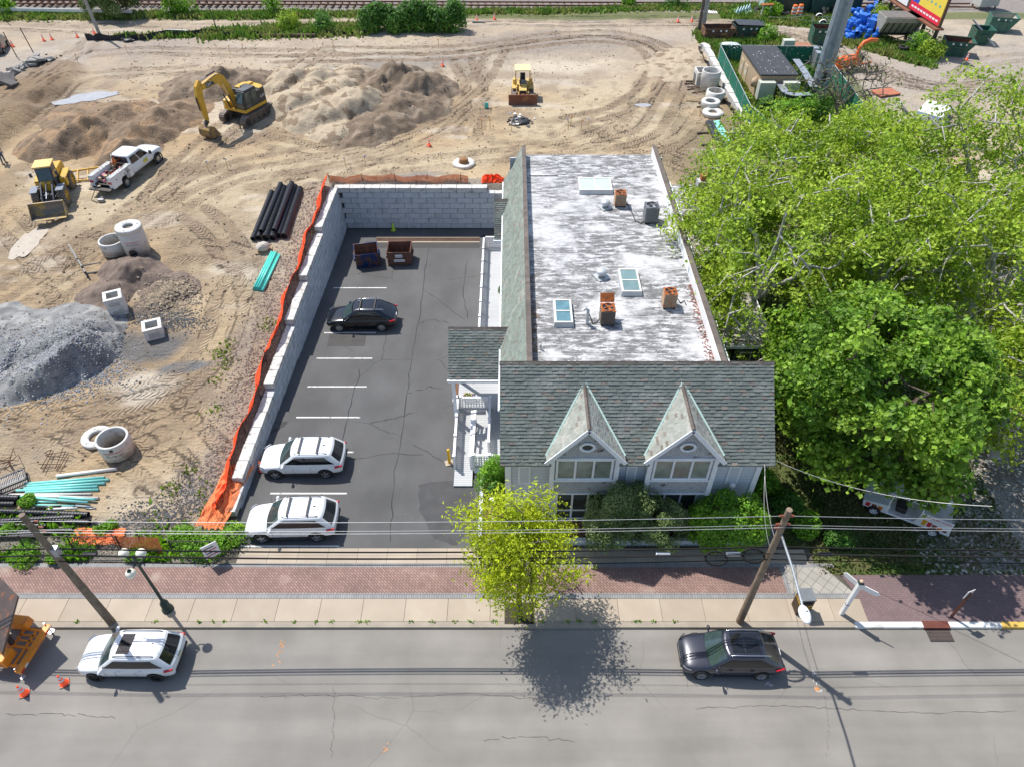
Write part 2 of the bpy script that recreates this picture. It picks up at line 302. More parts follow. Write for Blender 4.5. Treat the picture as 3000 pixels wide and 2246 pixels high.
for c, rx, ry, k, cc in [((300, 100), 12, 5, .7, (.36, .31, .27)), ((420, 250), 12, 3, .5, (.40, .28, .18)), ((1200, 90), 16, 5, .75, (.30, .26, .225)), ((880, 135), 11, 3.4, .75, (.27, .245, .22)), ((1200, 145), 8, 2.6, .85, (.62, .54, .42)), ((700, 255), 6, 2.5, .9, (.66, .59, .47)), ((1020, 150), 2.2, 5, .7, (.27, .22, .17)),
 ((60, 230), 6, 8, .7, (.23, .165, .11)), ((40, 150), 9, 6, .6, (.40, .37, .34)), ((1470, 140), 7, 8, .45, (.36, .28, .2)), ((870, 385), 5, 1.0, .75, (.27, .26, .25)), ((160, 460), 6, 6, .35, (.56, .48, .36)), ((1180, 360), 9, 2.2, .6, (.56, .42, .25)), ((1000, 130), 3, 2, .5, (.3, .27, .25)), ((540, 245), 7, 4, .7, (.62, .55, .43)), ((440, 500), 4, 4, .55, (.29, .22, .15)), ((300, 830), 4, 1.6, .8, (.62, .56, .46)), ((330, 1080), 4, 2.5, .6, (.58, .5, .38)), ((2050, 160), 30, 14, .75, (.40, .355, .315)), ((1640, 60), 20, 4, .5, (.46, .41, .36)), ((60, 1000), 4, 3, .4, (.36, .31, .25)), ((330, 740), 3.5, 1.6, .85, (.14, .145, .15)), ((410, 790), 2.2, .5, .9, (.16, .17, .18)), ((540, 530), 2.5, 3, .4, (.3, .27, .23)), ((1700, 330), 14, 16, .8, (.2, .17, .1))]:
    col = mixc(col, k*blob(c, rx, ry, .15, .6, .6, int(c[0])), cc)
# stony strip along the retaining wall and the sidewalk
dw = wallx(gY)-.9-gX; strip = np.clip((3.6+1.5*(n2-.5)*2-dw)/1.2, 0, 1)*(dw > -.2)*(gY < 54)*(gY > 20); col = mixc(col, .8*strip*np.clip(.4+n3, 0, 1), (.31, .26, .21))
strip2 = np.clip((22.6+2*(n2-.5)-gY)/.8, 0, 1)*(gX < -14.5)*(gX > -30); col = mixc(col, .85*strip2, (.24, .23, .2))
col = mixc(col, .8*((gY > 52.5) & (gY < 54.5) & (gX > -15) & (gX < 0)), (.3, .27, .23))
col = mixc(col, np.clip(DARK*1.0*(.5+n3), 0, .78), (.27, .2, .14)); col = mixc(col, .85*emb*(.6+.4*n3), (.25, .175, .11))
# ballast beyond, verge soil, the yard at the right under the trees
bal = np.clip((gY-98.3)/.8, 0, 1); col = mixc(col, .95*bal, (.27, .245, .23)); ver = np.clip((gY-95.5+.8*(n2-.5))/.5, 0, 1)*(1-bal); col = mixc(col, .85*ver, (.12, .15, .05))
yard = (gX > 11.6) & (gY < 53) & (gY > 17); ly = np.clip((18.8-gX+5*(n2-.5)+(gY-22)*.15)/3+.6, 0, 1); cyard = mixc(mixc(col, np.ones(len(gX)), (.10, .13, .04)), np.clip((gX-21+4*(n2-.5))/3, 0, 1), (.36, .33, .29))
cyard = mixc(cyard, .5*np.clip((n3-.5)*6, 0, 1), (.17, .13, .07)); col = np.where(yard[:, None], cyard, col)
cmp_ = (gX > 20.5) & (gX < 36) & (gY > 60) & (gY < 82) & ((gX-20.5) > (gY-82)*-.1); col = np.where(cmp_[:, None], mixc(col, .75*np.clip((n2-.3)*4, 0, 1), (.12, .15, .05)), col)
nx, ny = len(gx), len(gy); ii = (np.arange(ny-1)[:, None]*nx+np.arange(nx-1)[None]).ravel(); F = np.stack([ii, ii+1, ii+nx+1, ii+nx], 1)
def dirtmat():
    m = bpy.data.materials.new('site_soil'); m.use_nodes = True; N = m.node_tree.nodes; K = m.node_tree.links; b = N['Principled BSDF']; b.inputs['Roughness'].default_value = .95; b.inputs['Specular IOR Level'].default_value = .2
    def at(n):
        a = N.new('ShaderNodeAttribute'); a.attribute_name = n; return a
    def math_(op, a, c):
        x = N.new('ShaderNodeMath'); x.operation = op
        for i, q in enumerate((a, c)):
            if isinstance(q, (int, float)): x.inputs[i].default_value = q
            else: K.new(q, x.inputs[i])
        return x.outputs[0]
    tc = N.new('ShaderNodeTexCoord')
    def noi(s, d=5, st=None):
        n = N.new('ShaderNodeTexNoise'); n.inputs['Scale'].default_value = s; n.inputs['Detail'].default_value = d; n.inputs['Roughness'].default_value = .65
        if st:
            mp = N.new('ShaderNodeMapping'); mp.inputs['Scale'].default_value = st; mp.inputs['Rotation'].default_value = (0, 0, .5); K.new(tc.outputs['Object'], mp.inputs[0]); K.new(mp.outputs[0], n.inputs['Vector'])
        else: K.new(tc.outputs['Object'], n.inputs['Vector'])
        return n.outputs['Fac']
    tm = at('trk').outputs['Fac']; ta = at('arc').outputs['Fac']; tx = at('acr').outputs['Fac']
    chev = math_('SINE', math_('MULTIPLY', math_('ADD', ta, math_('MULTIPLY', tx, 1.1)), 2*PI/.36), 0); mr = N.new('ShaderNodeMapRange'); mr.inputs[1].default_value = .42; mr.inputs[2].default_value = .6; mr.inputs[3].default_value = .12; K.new(noi(.45, 3), mr.inputs[0]); chev = math_('MULTIPLY', math_('MULTIPLY', chev, tm), mr.outputs[0])
    n1 = noi(1.1, 6); n2 = noi(6, 5); n3 = noi(1.0, 6, (1.2, 4.5, 1)); n4 = noi(28, 2)
    h = N.new('ShaderNodeHueSaturation'); K.new(at('soil').outputs['Color'], h.inputs['Color'])
    val = math_('ADD', .46, math_('ADD', math_('MULTIPLY', n2, .5), math_('ADD', math_('MULTIPLY', n3, .3), math_('ADD', math_('MULTIPLY', n4, .25), math_('MULTIPLY', chev, .05)))))
    K.new(val, h.inputs['Value'])
    # dark damp streaks and clods
    r = N.new('ShaderNodeMapRange'); r.inputs[1].default_value = .53; r.inputs[2].default_value = .68; r.inputs[4].default_value = .6; K.new(n3, r.inputs[0])
    x = N.new('ShaderNodeMix'); x.data_type = 'RGBA'; x.blend_type = 'MULTIPLY'; K.new(r.outputs[0], x.inputs[0]); K.new(h.outputs[0], x.inputs[6]); x.inputs[7].default_value = (.5, .44, .38, 1)
    K.new(x.outputs[2], b.inputs['Base Color'])
    hgt = math_('ADD', math_('MULTIPLY', n1, 1.2), math_('ADD', math_('MULTIPLY', n2, .9), math_('ADD', math_('MULTIPLY', chev, .42), math_('ADD', math_('MULTIPLY', n4, .25), math_('MULTIPLY', n3, 1.1)))))
    bp = N.new('ShaderNodeBump'); bp.inputs['Strength'].default_value = .9; bp.inputs['Distance'].default_value = .14; K.new(hgt, bp.inputs['Height']); K.new(bp.outputs[0], b.inputs['Normal'])
    return m
SOIL = dirtmat()
go = npmesh('dirt_ground', np.stack([gX, gY, gz], 1), F, SOIL, smooth=True); tag(go, 'sandy churned dirt of the building site, crossed by tyre tracks', None, None, 'structure')
for n_, a_ in (('trk', TR), ('arc', TA), ('acr', TC)): go.data.attributes.new(n_, 'FLOAT', 'POINT').data.foreach_set('value', a_.astype(np.float32))
ca_ = go.data.color_attributes.new('soil', 'FLOAT_COLOR', 'POINT'); ca_.data.foreach_set('color', np.concatenate([col, np.ones((len(col), 1))], 1).astype(np.float32).ravel())
def gh(x, y):                                   # ground height by lookup
    i = min(max(np.searchsorted(gx, x)-1, 0), nx-2); j = min(max(np.searchsorted(gy, y)-1, 0), ny-2)
    a = (x-gx[i])/(gx[i+1]-gx[i]); b = (y-gy[j])/(gy[j+1]-gy[j]); Z = gz.reshape(ny, nx)
    return float((Z[j, i]*(1-a)+Z[j, i+1]*a)*(1-b)+(Z[j+1, i]*(1-a)+Z[j+1, i+1]*a)*b)
def G(dx, dy, dz=0):
    p = S(dx, dy); return Vector((p.x, p.y, gh(p.x, p.y)+dz))
def St(name, mb, m, label, parent=None, **k): return tag(mb.build(name, m, parent, **k), label, None, None, 'structure')
TEST_MARK=1
# ---- road, curb, sidewalks
def asphalt(name, c, crack=True, spots=True, patch=(.5, .5, .5)):
    m = M(name, c, .9, var=.17, scale=.35, fine=28, bump=.35, bdist=.012); N = m.node_tree.nodes; K = m.node_tree.links; b = N['Principled BSDF']
    src = b.inputs['Base Color'].links[0].from_socket; tc = N.new('ShaderNodeTexCoord')
    nz = N.new('ShaderNodeTexNoise'); nz.inputs['Scale'].default_value = .9; nz.inputs['Detail'].default_value = 6; K.new(tc.outputs['Object'], nz.inputs['Vector'])
    ad = N.new('ShaderNodeMix'); ad.data_type = 'VECTOR'; ad.inputs[0].default_value = .25; K.new(tc.outputs['Object'], ad.inputs[4]); K.new(nz.outputs['Color'], ad.inputs[5])
    v = N.new('ShaderNodeTexVoronoi'); v.feature = 'DISTANCE_TO_EDGE'; v.inputs['Scale'].default_value = .17; K.new(ad.outputs[1], v.inputs['Vector'])
    n2 = N.new('ShaderNodeTexNoise'); n2.inputs['Scale'].default_value = .3; K.new(tc.outputs['Object'], n2.inputs['Vector'])
    r = N.new('ShaderNodeMapRange'); r.inputs[1].default_value = .0; r.inputs[2].default_value = .0035; r.inputs[3].default_value = 1; r.inputs[4].default_value = 0; K.new(v.outputs['Distance'], r.inputs[0])
    r2 = N.new('ShaderNodeMapRange'); r2.inputs[1].default_value = .45; r2.inputs[2].default_value = .55; r2.inputs[4].default_value = .9 if crack else .3; K.new(n2.outputs['Fac'], r2.inputs[0])
    mu = N.new('ShaderNodeMath'); mu.operation = 'MULTIPLY'; K.new(r.outputs[0], mu.inputs[0]); K.new(r2.outputs[0], mu.inputs[1])
    x = N.new('ShaderNodeMix'); x.data_type = 'RGBA'; K.new(mu.outputs[0], x.inputs[0]); K.new(src, x.inputs[6]); x.inputs[7].default_value = (c[0]*.3, c[1]*.3, c[2]*.3, 1); out = x.outputs[2]
    # lengthwise wear and stains
    mp = N.new('ShaderNodeMapping'); mp.inputs['Scale'].default_value = (.06, .8, 1) if not crack else (.5, .18, 1); K.new(tc.outputs['Object'], mp.inputs[0])
    n3 = N.new('ShaderNodeTexNoise'); n3.inputs['Scale'].default_value = 1.; n3.inputs['Detail'].default_value = 5; K.new(mp.outputs[0], n3.inputs['Vector'])
    r3 = N.new('ShaderNodeMapRange'); r3.inputs[1].default_value = .35; r3.inputs[2].default_value = .68; r3.inputs[3].default_value = .9; r3.inputs[4].default_value = 1.12; K.new(n3.outputs['Fac'], r3.inputs[0])
    h = N.new('ShaderNodeHueSaturation'); K.new(out, h.inputs['Color']); K.new(r3.outputs[0], h.inputs['Value']); out = h.outputs[0]
    if spots:
        w = N.new('ShaderNodeTexVoronoi'); w.inputs['Scale'].default_value = 1.6; K.new(tc.outputs['Object'], w.inputs['Vector']); r4 = N.new('ShaderNodeMapRange'); r4.inputs[1].default_value = .03; r4.inputs[2].default_value = .05; r4.inputs[3].default_value = .55; r4.inputs[4].default_value = 0; K.new(w.outputs['Distance'], r4.inputs[0])
        x2 = N.new('ShaderNodeMix'); x2.data_type = 'RGBA'; K.new(r4.outputs[0], x2.inputs[0]); K.new(out, x2.inputs[6]); x2.inputs[7].default_value = (*patch, 1); out = x2.outputs[2]
    K.new(out, b.inputs['Base Color']); return m
ROADM = asphalt('street_asphalt', (.235, .22, .198), False, False); LOTM = asphalt('lot_asphalt', (.10, .10, .10), True, True, (.3, .28, .25))
b = MB(); P = [[(x, y, .004*math.sin(y)) for x in np.arange(-120, 121, 10)] for y in np.arange(-6, 16.05, 1)]; b.grid(P); St('road', b, ROADM, 'worn grey asphalt street along the bottom')
CURBM = M('curb_concrete', (.33, .285, .23), .9, var=.1, col2=(.3, .26, .21), amt=.2, bump=.2); YC = M('yellow_curb_paint', (.62, .4, .08), .7, var=.1)
WC = M('white_curb_paint', (.72, .72, .7), .7, var=.1, col2=(.5, .49, .46), amt=.15)
xw0, xw1 = W(1848, 1360)[0], W(2165, 1360)[0]; xd0, xd1 = W(1995, 1360)[0], W(2052, 1360)[0]
def curb(x0, x1, m, lab): b = MB(); b.prism([(16.0, -.1), (16.03, .13), (16.17, .142), (16.3, .142), (16.3, -.1)], x0, x1); return St('curb', b, m, lab)
curb(-110, xw0, CURBM, 'plain concrete curb along the street'); curb(xw0, xd0, WC, 'white painted curb left of the storm drain'); curb(xd1, xw1, WC, 'white painted curb right of the storm drain'); curb(xw1, 110, YC, 'yellow painted curb at the right edge')
SLAB = M('sidewalk_concrete', (.40, .335, .26), .9, var=.08, scale=.8, bump=.15, island=.07, col2=(.42, .36, .28), amt=.12, s2=.8)
b = MB(); xr = W(1868, 1330)[0]; x = -100.0; kx = -15.2
xs = np.arange(-100, xr, 2.02)
for i, x0 in enumerate(xs):
    x1 = min(x0+2.005, xr); b.box(((x0+x1)/2, 16.9, .07), (x1-x0, 1.17, .14+.002*(i % 3)))
St('concrete_sidewalk', b, SLAB, 'tan concrete sidewalk slabs beside the curb', bevel=.006)
b = MB(); b.bb(-100, xr, 16.3, 17.5, -.2, .1); b.bb(-100, 100, 17.5, 19.42 if 0 else 18.8, -.2, .1); b.bb(-100, 15.1, 18.8, 19.42, -.2, .1); b.bb(-14.9, 15.1, 19.42, 20.3, -.2, .1); b.bb(xr, 100, 16.3, 17.5, -.2, .1); St('sidewalk_base', b, M('joint_grit', (.1, .09, .07), .95), 'dark grit between the sidewalk slabs')
RB1, RB2 = (.32, .20, .17), (.24, .145, .125)
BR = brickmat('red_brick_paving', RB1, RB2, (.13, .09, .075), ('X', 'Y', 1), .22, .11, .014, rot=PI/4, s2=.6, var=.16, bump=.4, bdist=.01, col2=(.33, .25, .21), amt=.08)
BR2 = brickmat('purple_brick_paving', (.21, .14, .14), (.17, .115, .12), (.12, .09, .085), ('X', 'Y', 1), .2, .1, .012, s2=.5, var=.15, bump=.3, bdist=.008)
BG = brickmat('grey_border_bricks', (.28, .28, .28), (.23, .235, .24), (.13, .12, .11), ('X', 'Y', 1), .11, .3, .01, off=0, s2=.8, bump=.2)
xb = W(1690, 1255)[0]; xf1 = W(1810, 1255)[0]
b = MB(); b.bb(-100, xb, 17.78, 19.2, .0, .142); St('brick_sidewalk', b, BR, 'red herringbone brick band of the sidewalk'); b = MB(); b.bb(-100, xf1+.3, 17.5, 17.78, .0, .141); b.bb(-100, xf1, 19.2, 19.42, .0, .141); b.bb(xb, xb+.25, 17.78, 19.2, 0, .141); St('grey_brick_border', b, BG, 'grey brick border lines of the sidewalk')
DIA = brickmat('diamond_pavers', (.37, .35, .31), (.31, .3, .27), (.16, .14, .11), ('X', 'Y', 1), .42, .42, .012, off=0, rot=PI/4, s2=.8, bump=.3)
b = MB(); b.prism([(xb+.25, 17.78), (xf1+.5, 17.78), (xf1-.5, 19.2), (xb+.25, 19.2)], 0, .143, 'z'); St('diamond_paving', b, DIA, 'grey square pavers laid diamond-wise by the grass')
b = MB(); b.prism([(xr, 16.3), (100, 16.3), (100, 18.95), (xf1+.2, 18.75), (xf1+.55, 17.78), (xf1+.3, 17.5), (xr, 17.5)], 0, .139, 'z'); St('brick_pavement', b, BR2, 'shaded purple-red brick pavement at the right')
b = MB(); x = W(517, 1200)[0]; xs = np.arange(x, 12.2, 1.5)
for x0 in xs:
    for (ya, yb_) in ((19.43, 19.86), (19.87, 20.3)): b.box((x0+.75, (ya+yb_)/2, .066), (1.49, yb_-ya, .14))
b.box((13.6, 19.8, .06), (2.4, .85, .15)); St('concrete_apron', b, SLAB, 'concrete strips across the parking entrance', bevel=.005)
b = MB(); b.bb(W(2120, 1230)[0], 60, 18.95, 19.9, -.05, .12); St('asphalt_patch', b, ROADM, 'dark asphalt patch at the right edge of the grass')
# manhole-like spray marks on the street
SPR = M('spray_paint_orange', (.65, .3, .12), .9, var=.3); SPW = M('spray_paint_white', (.6, .6, .58), .9, var=.2)
def squig(dx, dy, n, m, lab, sx=.5, sy=.5, seed=1):
    random.seed(seed); b = MB(); x, y = W(dx, dy)
    for i in range(n):
        px, py = x+random.uniform(-sx, sx), y+random.uniform(-sy, sy); a = random.uniform(0, PI); l = random.uniform(.08, .22); b.box((px, py, .0085+.0003*i), (l, .025, .001), a)
    St('paint_mark', b, m, lab)
squig(602, 1410, 14, SPR, 'orange utility paint scrawl near the curb', .15, .6, 2); squig(1762, 1470, 12, SPW, 'white utility paint marks by the wire shadow', .15, .5, 3); squig(835, 1612, 5, SPR, 'small orange paint mark low in the street', .08, .2, 4); squig(1660, 1465, 10, SPW, 'white paint scrawl behind the dark car', .15, .4, 5)
CRR = M('road_crack', (.075, .07, .065), .95)
for k, pts in enumerate([[(560, 1505), (700, 1500), (860, 1507), (1010, 1498), (1180, 1510)], [(1500, 1530), (1650, 1522), (1800, 1530), (2000, 1540), (2212, 1535)], [(1040, 1600), (1130, 1590), (1250, 1600)], [(720, 1480), (722, 1560), (715, 1640)], [(1780, 1500), (1790, 1560), (1785, 1640)], [(0, 1545), (120, 1540), (260, 1550)], [(1480, 1400), (1484, 1500)]]):
    random.seed(k); P_ = [W(a[0]+(c[0]-a[0])*i/14+random.gauss(0, 2), a[1]+(c[1]-a[1])*i/14+random.gauss(0, 1.6)) for a, c in zip(pts, pts[1:]) for i in range(14)]; b = MB(); b.grid([[(x, y, .0075), (x+.012*random.random()+.004, y+.022*random.uniform(.2, 1), .0075)] for x, y in P_]); St('road_crack', b, CRR, 'thin crack in the street asphalt')
b = MB(); x, y = W(1765, 1487); b.lathe([(0, .012), (.1, .012), (.11, .004)], 16, (x, y, 0)); tag(b.build('survey_disc', SPR), 'small round orange disc set in the street', 'disc')
# ---- parking lot
b = MB(); LYS = np.arange(20.3, 52.8, 1.0); LXS = [-14.5, -10, -5, -2.2, .5]
b.grid([[(x, y, lotz(y)) for x in LXS] for y in list(LYS)+[52.6]]); lot = St('parking_lot', b, LOTM, 'dark asphalt parking lot between block wall and building')
LINE = M('line_paint', (.62, .62, .6), .7, var=.12, col2=(.25, .25, .25), amt=.12, s2=6)
for (dx0, dx1, dy) in [(720, 835, 622), (700, 812, 719), (684, 804, 774), (664, 792, 835), (640, 778, 901), (600, 764, 976), (584, 749, 1065), (520, 733, 1179)]:
    p, q = L(dx0, dy), L(dx1, dy); b = MB(); w = .055
    b.add([(p.x, p.y-w, lotz(p.y-w)+.005), (q.x, p.y-w, lotz(p.y-w)+.005), (q.x, p.y+w, lotz(p.y+w)+.005), (p.x, p.y+w, lotz(p.y+w)+.005)], [(0, 1, 2, 3)]); b.build('parking_line', LINE, lot)
# repaired darker asphalt, by its own outline
NEW = M('new_asphalt', (.07, .07, .072), .9, var=.15, fine=40, bump=.2)
def patch(pts, dz, lab, m=NEW):
    P_ = [L(*p) for p in pts]; b = MB(); b.add([(p.x, p.y, lotz(p.y)+dz) for p in P_], [tuple(range(len(P_)))]); o = b.build('asphalt_repair', m, lot, fix=True); return o
def wob(pts, k=.12, n=5, seed=0):
    random.seed(seed); o = []
    for a, c in zip(pts, pts[1:]+pts[:1]):
        for i in range(n): t = i/n; o.append((a[0]+(c[0]-a[0])*t+random.uniform(-1, 1)*k*20, a[1]+(c[1]-a[1])*t+random.uniform(-1, 1)*k*20))
    return o
patch(wob([(905, 1045), (1025, 1030), (1025, 1130), (985, 1180), (935, 1160), (905, 1100)], .15, 5, 1), .005, '')
patch([(712, 722), (792, 722), (788, 748), (706, 748)], .006, '', M('patch_asphalt', (.07, .068, .065), .9, var=.15, bump=.2))
LT = M('faded_asphalt', (.125, .122, .12), .9, var=.15, col2=(.16, .15, .13), amt=.2, bump=.2); patch([(790, 522), (1036, 522), (1036, 536), (783, 536)], .006, '', M('strip_asphalt', (.065, .063, .06), .9, var=.1, bump=.2))
CRK = M('crack_tar', (.028, .028, .03), .9)
for pts in ([(925, 530), (915, 600), (905, 690), (885, 800), (880, 850), (868, 940), (850, 1040), (846, 1130), (840, 1180)], [(1010, 560), (1000, 640), (1015, 700)], [(905, 700), (935, 690), (975, 700)], [(778, 800), (760, 860), (745, 930), (730, 1040)], [(700, 1000), (850, 980), (930, 985)], [(880, 850), (930, 835), (965, 842)]):
    q_ = [L(*p) for p in wob(pts, .12, 5, int(pts[0][0]))[:-5]]; b = MB()
    b.grid([[(p.x-.028, p.y, lotz(p.y)+.0055), (p.x+.028*random.uniform(-.4, 1), p.y+.03, lotz(p.y)+.0055)] for p in q_]); b.build('crack', CRK, lot)
# trench drain with its grate
p, q = L(812, 518), L(1036, 518); dr = tag(thing('trench_drain', 'long narrow trench drain grate across the back of the lot', 'drain', (0, 0, 0)))
b = MB(); zz = lotz(p.y)
b.bb(p.x, q.x, p.y+.28, p.y+.44, zz-.05, zz+.012); b.bb(p.x, q.x, p.y-.44, p.y-.28, zz-.04, zz+.02); b.build('concrete_edge', SLAB, dr)
b = MB(); n = 90
for i in range(n): x = p.x+(q.x-p.x)*(i+.5)/n; b.box((x, p.y, zz+.012), (.05, .5, .02))
b.bb(p.x, q.x, p.y-.26, p.y-.23, zz, zz+.03); b.bb(p.x, q.x, p.y+.23, p.y+.26, zz, zz+.03); b.build('grate', M('rusty_grate', (.16, .08, .045), .8, .3, var=.3), dr); b = MB(); b.bb(p.x, q.x, p.y-.24, p.y+.24, zz+.001, zz+.005); b.build('drain_channel', BLKP, dr)
# mulch bed, lawn, front walk
MULCH = M('mulch', (.30, .15, .085), .95, var=.35, scale=9, fine=40, bump=1, bdist=.06, col2=(.12, .07, .045), amt=.3, s2=9)
b = MB(); b.grid([[(x, y, .24+.05*math.sin(x*3+y*5)) for x in np.arange(-1.55, 12.2, .3)] for y in np.arange(20.75, 25.2, .3)]); St('mulch_bed', b, MULCH, 'brown wood mulch bed in front of the building')
b = MB(); b.bb(12.35, 13.9, 20.3, 27, -.05, .035); St('side_path', b, M('path_concrete', (.22, .2, .18), .9, var=.2), 'dark path down the right side of the building')
# puddles
WATER = M('puddle_water', (.40, .39, .38), .12, var=.1, spec=.8)
def puddle(c, rx, ry, rot, lab, seed, m=WATER):
    c = S(*c); b = MB(); n = 64; z = hs(c.y)-.09
    pts = []
    for i in range(n):
        a = 2*PI*i/n; k = .55+.9*float(fbm(np.array([math.cos(a)*2+seed*9]), np.array([math.sin(a)*2]), 1., seed, 4)[0]); x = rx*k*math.cos(a); y = ry*k*math.sin(a); pts.append((c.x+x*math.cos(rot)-y*math.sin(rot), c.y+x*math.sin(rot)+y*math.cos(rot), z+.012))
    b.add([(c.x, c.y, z+.012)]+pts, [(0, i+1, (i+1) % n+1) for i in range(n)]); St('puddle', b, m, lab)
puddle((185, 209), 3.1, 1.1, .5, 'bright puddle left of the excavator, behind the brown pile', 3); 
puddle((855, 166), 4.2, 1.5, 0, 'grey puddle behind the sand mounds', 8); puddle((700, 152), 3.2, .8, 0, 'shallow puddle left of the grey puddle', 9); puddle((62, 520), .9, 2.2, 0, 'pale mud puddle left of the wheel loader', 11, M('mud_water', (.40, .34, .27), .5, var=.12)); puddle((1390, 226), .8, .4, 0, 'tiny puddle in front of the tracks', 13)
# ================================================================ retaining wall of concrete blocks
BLOCK = M('block_concrete', (.55, .57, .59), .9, var=.08, scale=1.5, fine=12, bump=.35, bdist=.02, island=.07, col2=(.47, .49, .5), amt=.3, s2=1.5)
BCAP = M('block_top', (.6, .59, .56), .9, var=.08, scale=2, bump=.15, col2=(.42, .4, .37), amt=.2, s2=3)
DARKJ = M('wall_joint', (.05, .05, .05), .95)
rw = thing('retaining_wall', 'grey concrete block retaining wall, stepping down along the left side of the parking lot', 'retaining wall', (-14.3, 22.5, 0))
CT = [-.9+.46*k for k in range(9)]
STEP = [(22.3, 24.1, 3), (24.1, 31, 4), (31, 36.2, 5), (36.2, 41.6, 6), (41.6, 47, 7), (47, 52.75, 8)]
b = MB(); cp = MB(); backing = MB(); o = Vector((-14.3, 22.5, 0))
for k in range(8):
    y = 22.3+(.62 if k % 2 else 0)
    while y < 52.6:
        y2 = min(y+1.25, 52.75); top = next((s[2] for s in STEP if s[0] <= (y+y2)/2 < s[1]), 8)
        if k < top and CT[k+1] > lotz(y)-.1:
           
            xw = float(wallx((y+y2)/2))-.035*k; backing.box((xw-.3-o.x, (y+y2)/2-o.y, CT[k]+.2), (.5, y2-y-.08, .43)); (cp if k == top-1 else b).box((xw-.3-o.x, (y+y2)/2-o.y, CT[k]+.23), (.6, y2-y-.03, .437))
        y = y2
backing.build('joint_backing', DARKJ, rw); b.build('block_courses', BLOCK, rw, bevel=.022); cp.build('top_blocks', BCAP, rw, bevel=.02)  # dark backing added inside the blocks to make the joints read dark
rb = thing('retaining_wall', 'tall grey block wall across the back end of the parking lot', 'retaining wall', (-7, 52.8, 0)); b = MB(); cp = MB()
for k in range(8):
    x = -13.9-(.62 if k % 2 else 0)
    while x < 12.0:
        x2 = x+1.25; t = 8 if x < -2.2 else 7
        if k < t: (cp if k == t-1 else b).box(((x+x2)/2+7, .02+.02*k, CT[k]+.23), (x2-x-.03, .6, .437))
        x = x2
backing = MB(); backing.bb(-7, 4.6, -.08, .4, -.9, 2.72); backing.build('joint_backing', DARKJ, rb); b.build('block_courses', BLOCK, rb, bevel=.022); cp.build('top_blocks', BCAP, rb, bevel=.02)  # the back wall gets one added dark slab behind its joints
# ---- orange netting
def netmat(name, c, a, s):
    m = M(name, c, .9, var=.12, fine=6, spec=.1); N = m.node_tree.nodes; K = m.node_tree.links; b = N['Principled BSDF']; tc = N.new('ShaderNodeTexCoord')
    sp = N.new('ShaderNodeTexVoronoi'); sp.inputs['Scale'].default_value = s; K.new(tc.outputs['Object'], sp.inputs['Vector']); r = N.new('ShaderNodeMapRange'); r.inputs[1].default_value = a; r.inputs[2].default_value = a+.05; K.new(sp.outputs['Distance'], r.inputs[0])
    tr = N.new('ShaderNodeBsdfTransparent'); ms = N.new('ShaderNodeMixShader'); K.new(r.outputs[0], ms.inputs[0]); K.new(tr.outputs[0], ms.inputs[1]); K.new(b.outputs[0], ms.inputs[2]); K.new(ms.outputs[0], N['Material Output'].inputs[0]); return m
NET = netmat('orange_netting', (.9, .09, .03), .22, 22); NETL = netmat('faded_orange_netting', (.85, .25, .1), .34, 22)
REBAR = M('rusty_rebar', (.13, .07, .045), .85, .3, var=.3)
def net(name, pts, h, m, label, seed, lean=(0, 0), posts=2.6, n=3, sag=.35, base=.25):
    random.seed(seed); t = thing(name, label, 'safety fence', tuple(pts[0])); o = Vector(pts[0]); rows = []; pos = []
    seglen = 0; last = 0
    for a, c in zip(pts, pts[1:]):
        a = Vector(a); c = Vector(c); k = max(2, int((c-a).length/.3))
        for i in range(k):
            p = a.lerp(c, i/k); s = seglen/posts; ph = abs((s % 1)-.5)*2; hh = h*(1-sag*(1-ph)*random.uniform(.5, 1)); w = random.uniform(-.12, .12); nrm = Vector((-(c-a).y, (c-a).x, 0)).normalized()
            r = []
            for j in range(n+1):
                q = j/n; f_ = base*(1-q)*(.9+.15*math.sin(s*7))*(1 if base > .5 else math.sin(q*5+s*7))+w*math.sin(q*PI); r.append(p-o+nrm*(f_)+Vector((lean[0]*q, lean[1]*q, hh*q)))
            rows.append(r)
            if seglen-last > posts or not pos: pos.append((p-o, lean)); last = seglen
            seglen += (c-a).length/k
    b = MB(); b.grid(rows); b.build('netting', m, t)
    for p, l in pos:
        b = MB(); b.cyl(p+Vector((0, 0, -.3)), p+Vector((l[0]*1.1, l[1]*1.1, h*1.15)), .022, n=5); b.build('post', REBAR, t)
    return t
net('safety_fence', [(float(wallx(y))-1.0-.15*math.sin(y), y, hs(y)-.05) for y in np.arange(22.4, 53.2, 1.2)]+[(-15.0, 53.6, 2.7)], 1.1, NET, 'red-orange plastic netting sagging along the top of the left block wall', 4, (.1, -.1), base=.52)
net('safety_fence', [(x, 53.75+.1*math.sin(x), 2.7) for x in np.arange(-15, -2.4, .9)], .8, NETL, 'orange plastic netting fence behind the back block wall', 5, (0, -.2))
def clump(name, c, rx, ry, h, m, label, cat, seed, n=14, parent=None, rot=0):        # crumpled sheet lying on the ground
    random.seed(seed); rows = []
    for i in range(n):
        r = []
        for j in range(n):
            u, v = i/(n-1)*2-1, j/(n-1)*2-1; e = max(0, 1-max(abs(u), abs(v))**4); x = u*rx*(1+random.uniform(-.08, .08)); y = v*ry*(1+random.uniform(-.08, .08)); r.append((x*math.cos(rot)-y*math.sin(rot), x*math.sin(rot)+y*math.cos(rot), .03+h*e*random.uniform(.1, 1)))
        rows.append(r)
    b = MB(); b.grid(rows, sm=False); o = b.build(name, m, parent, loc=c); return tag(o, label, cat)
p = S(488, 1075); clump('netting_heap', (p.x, p.y, .42), .75, 2.1, .35, NETL, 'bright orange netting lying loose at the front end of the block wall', 'netting', 3, rot=-.12)
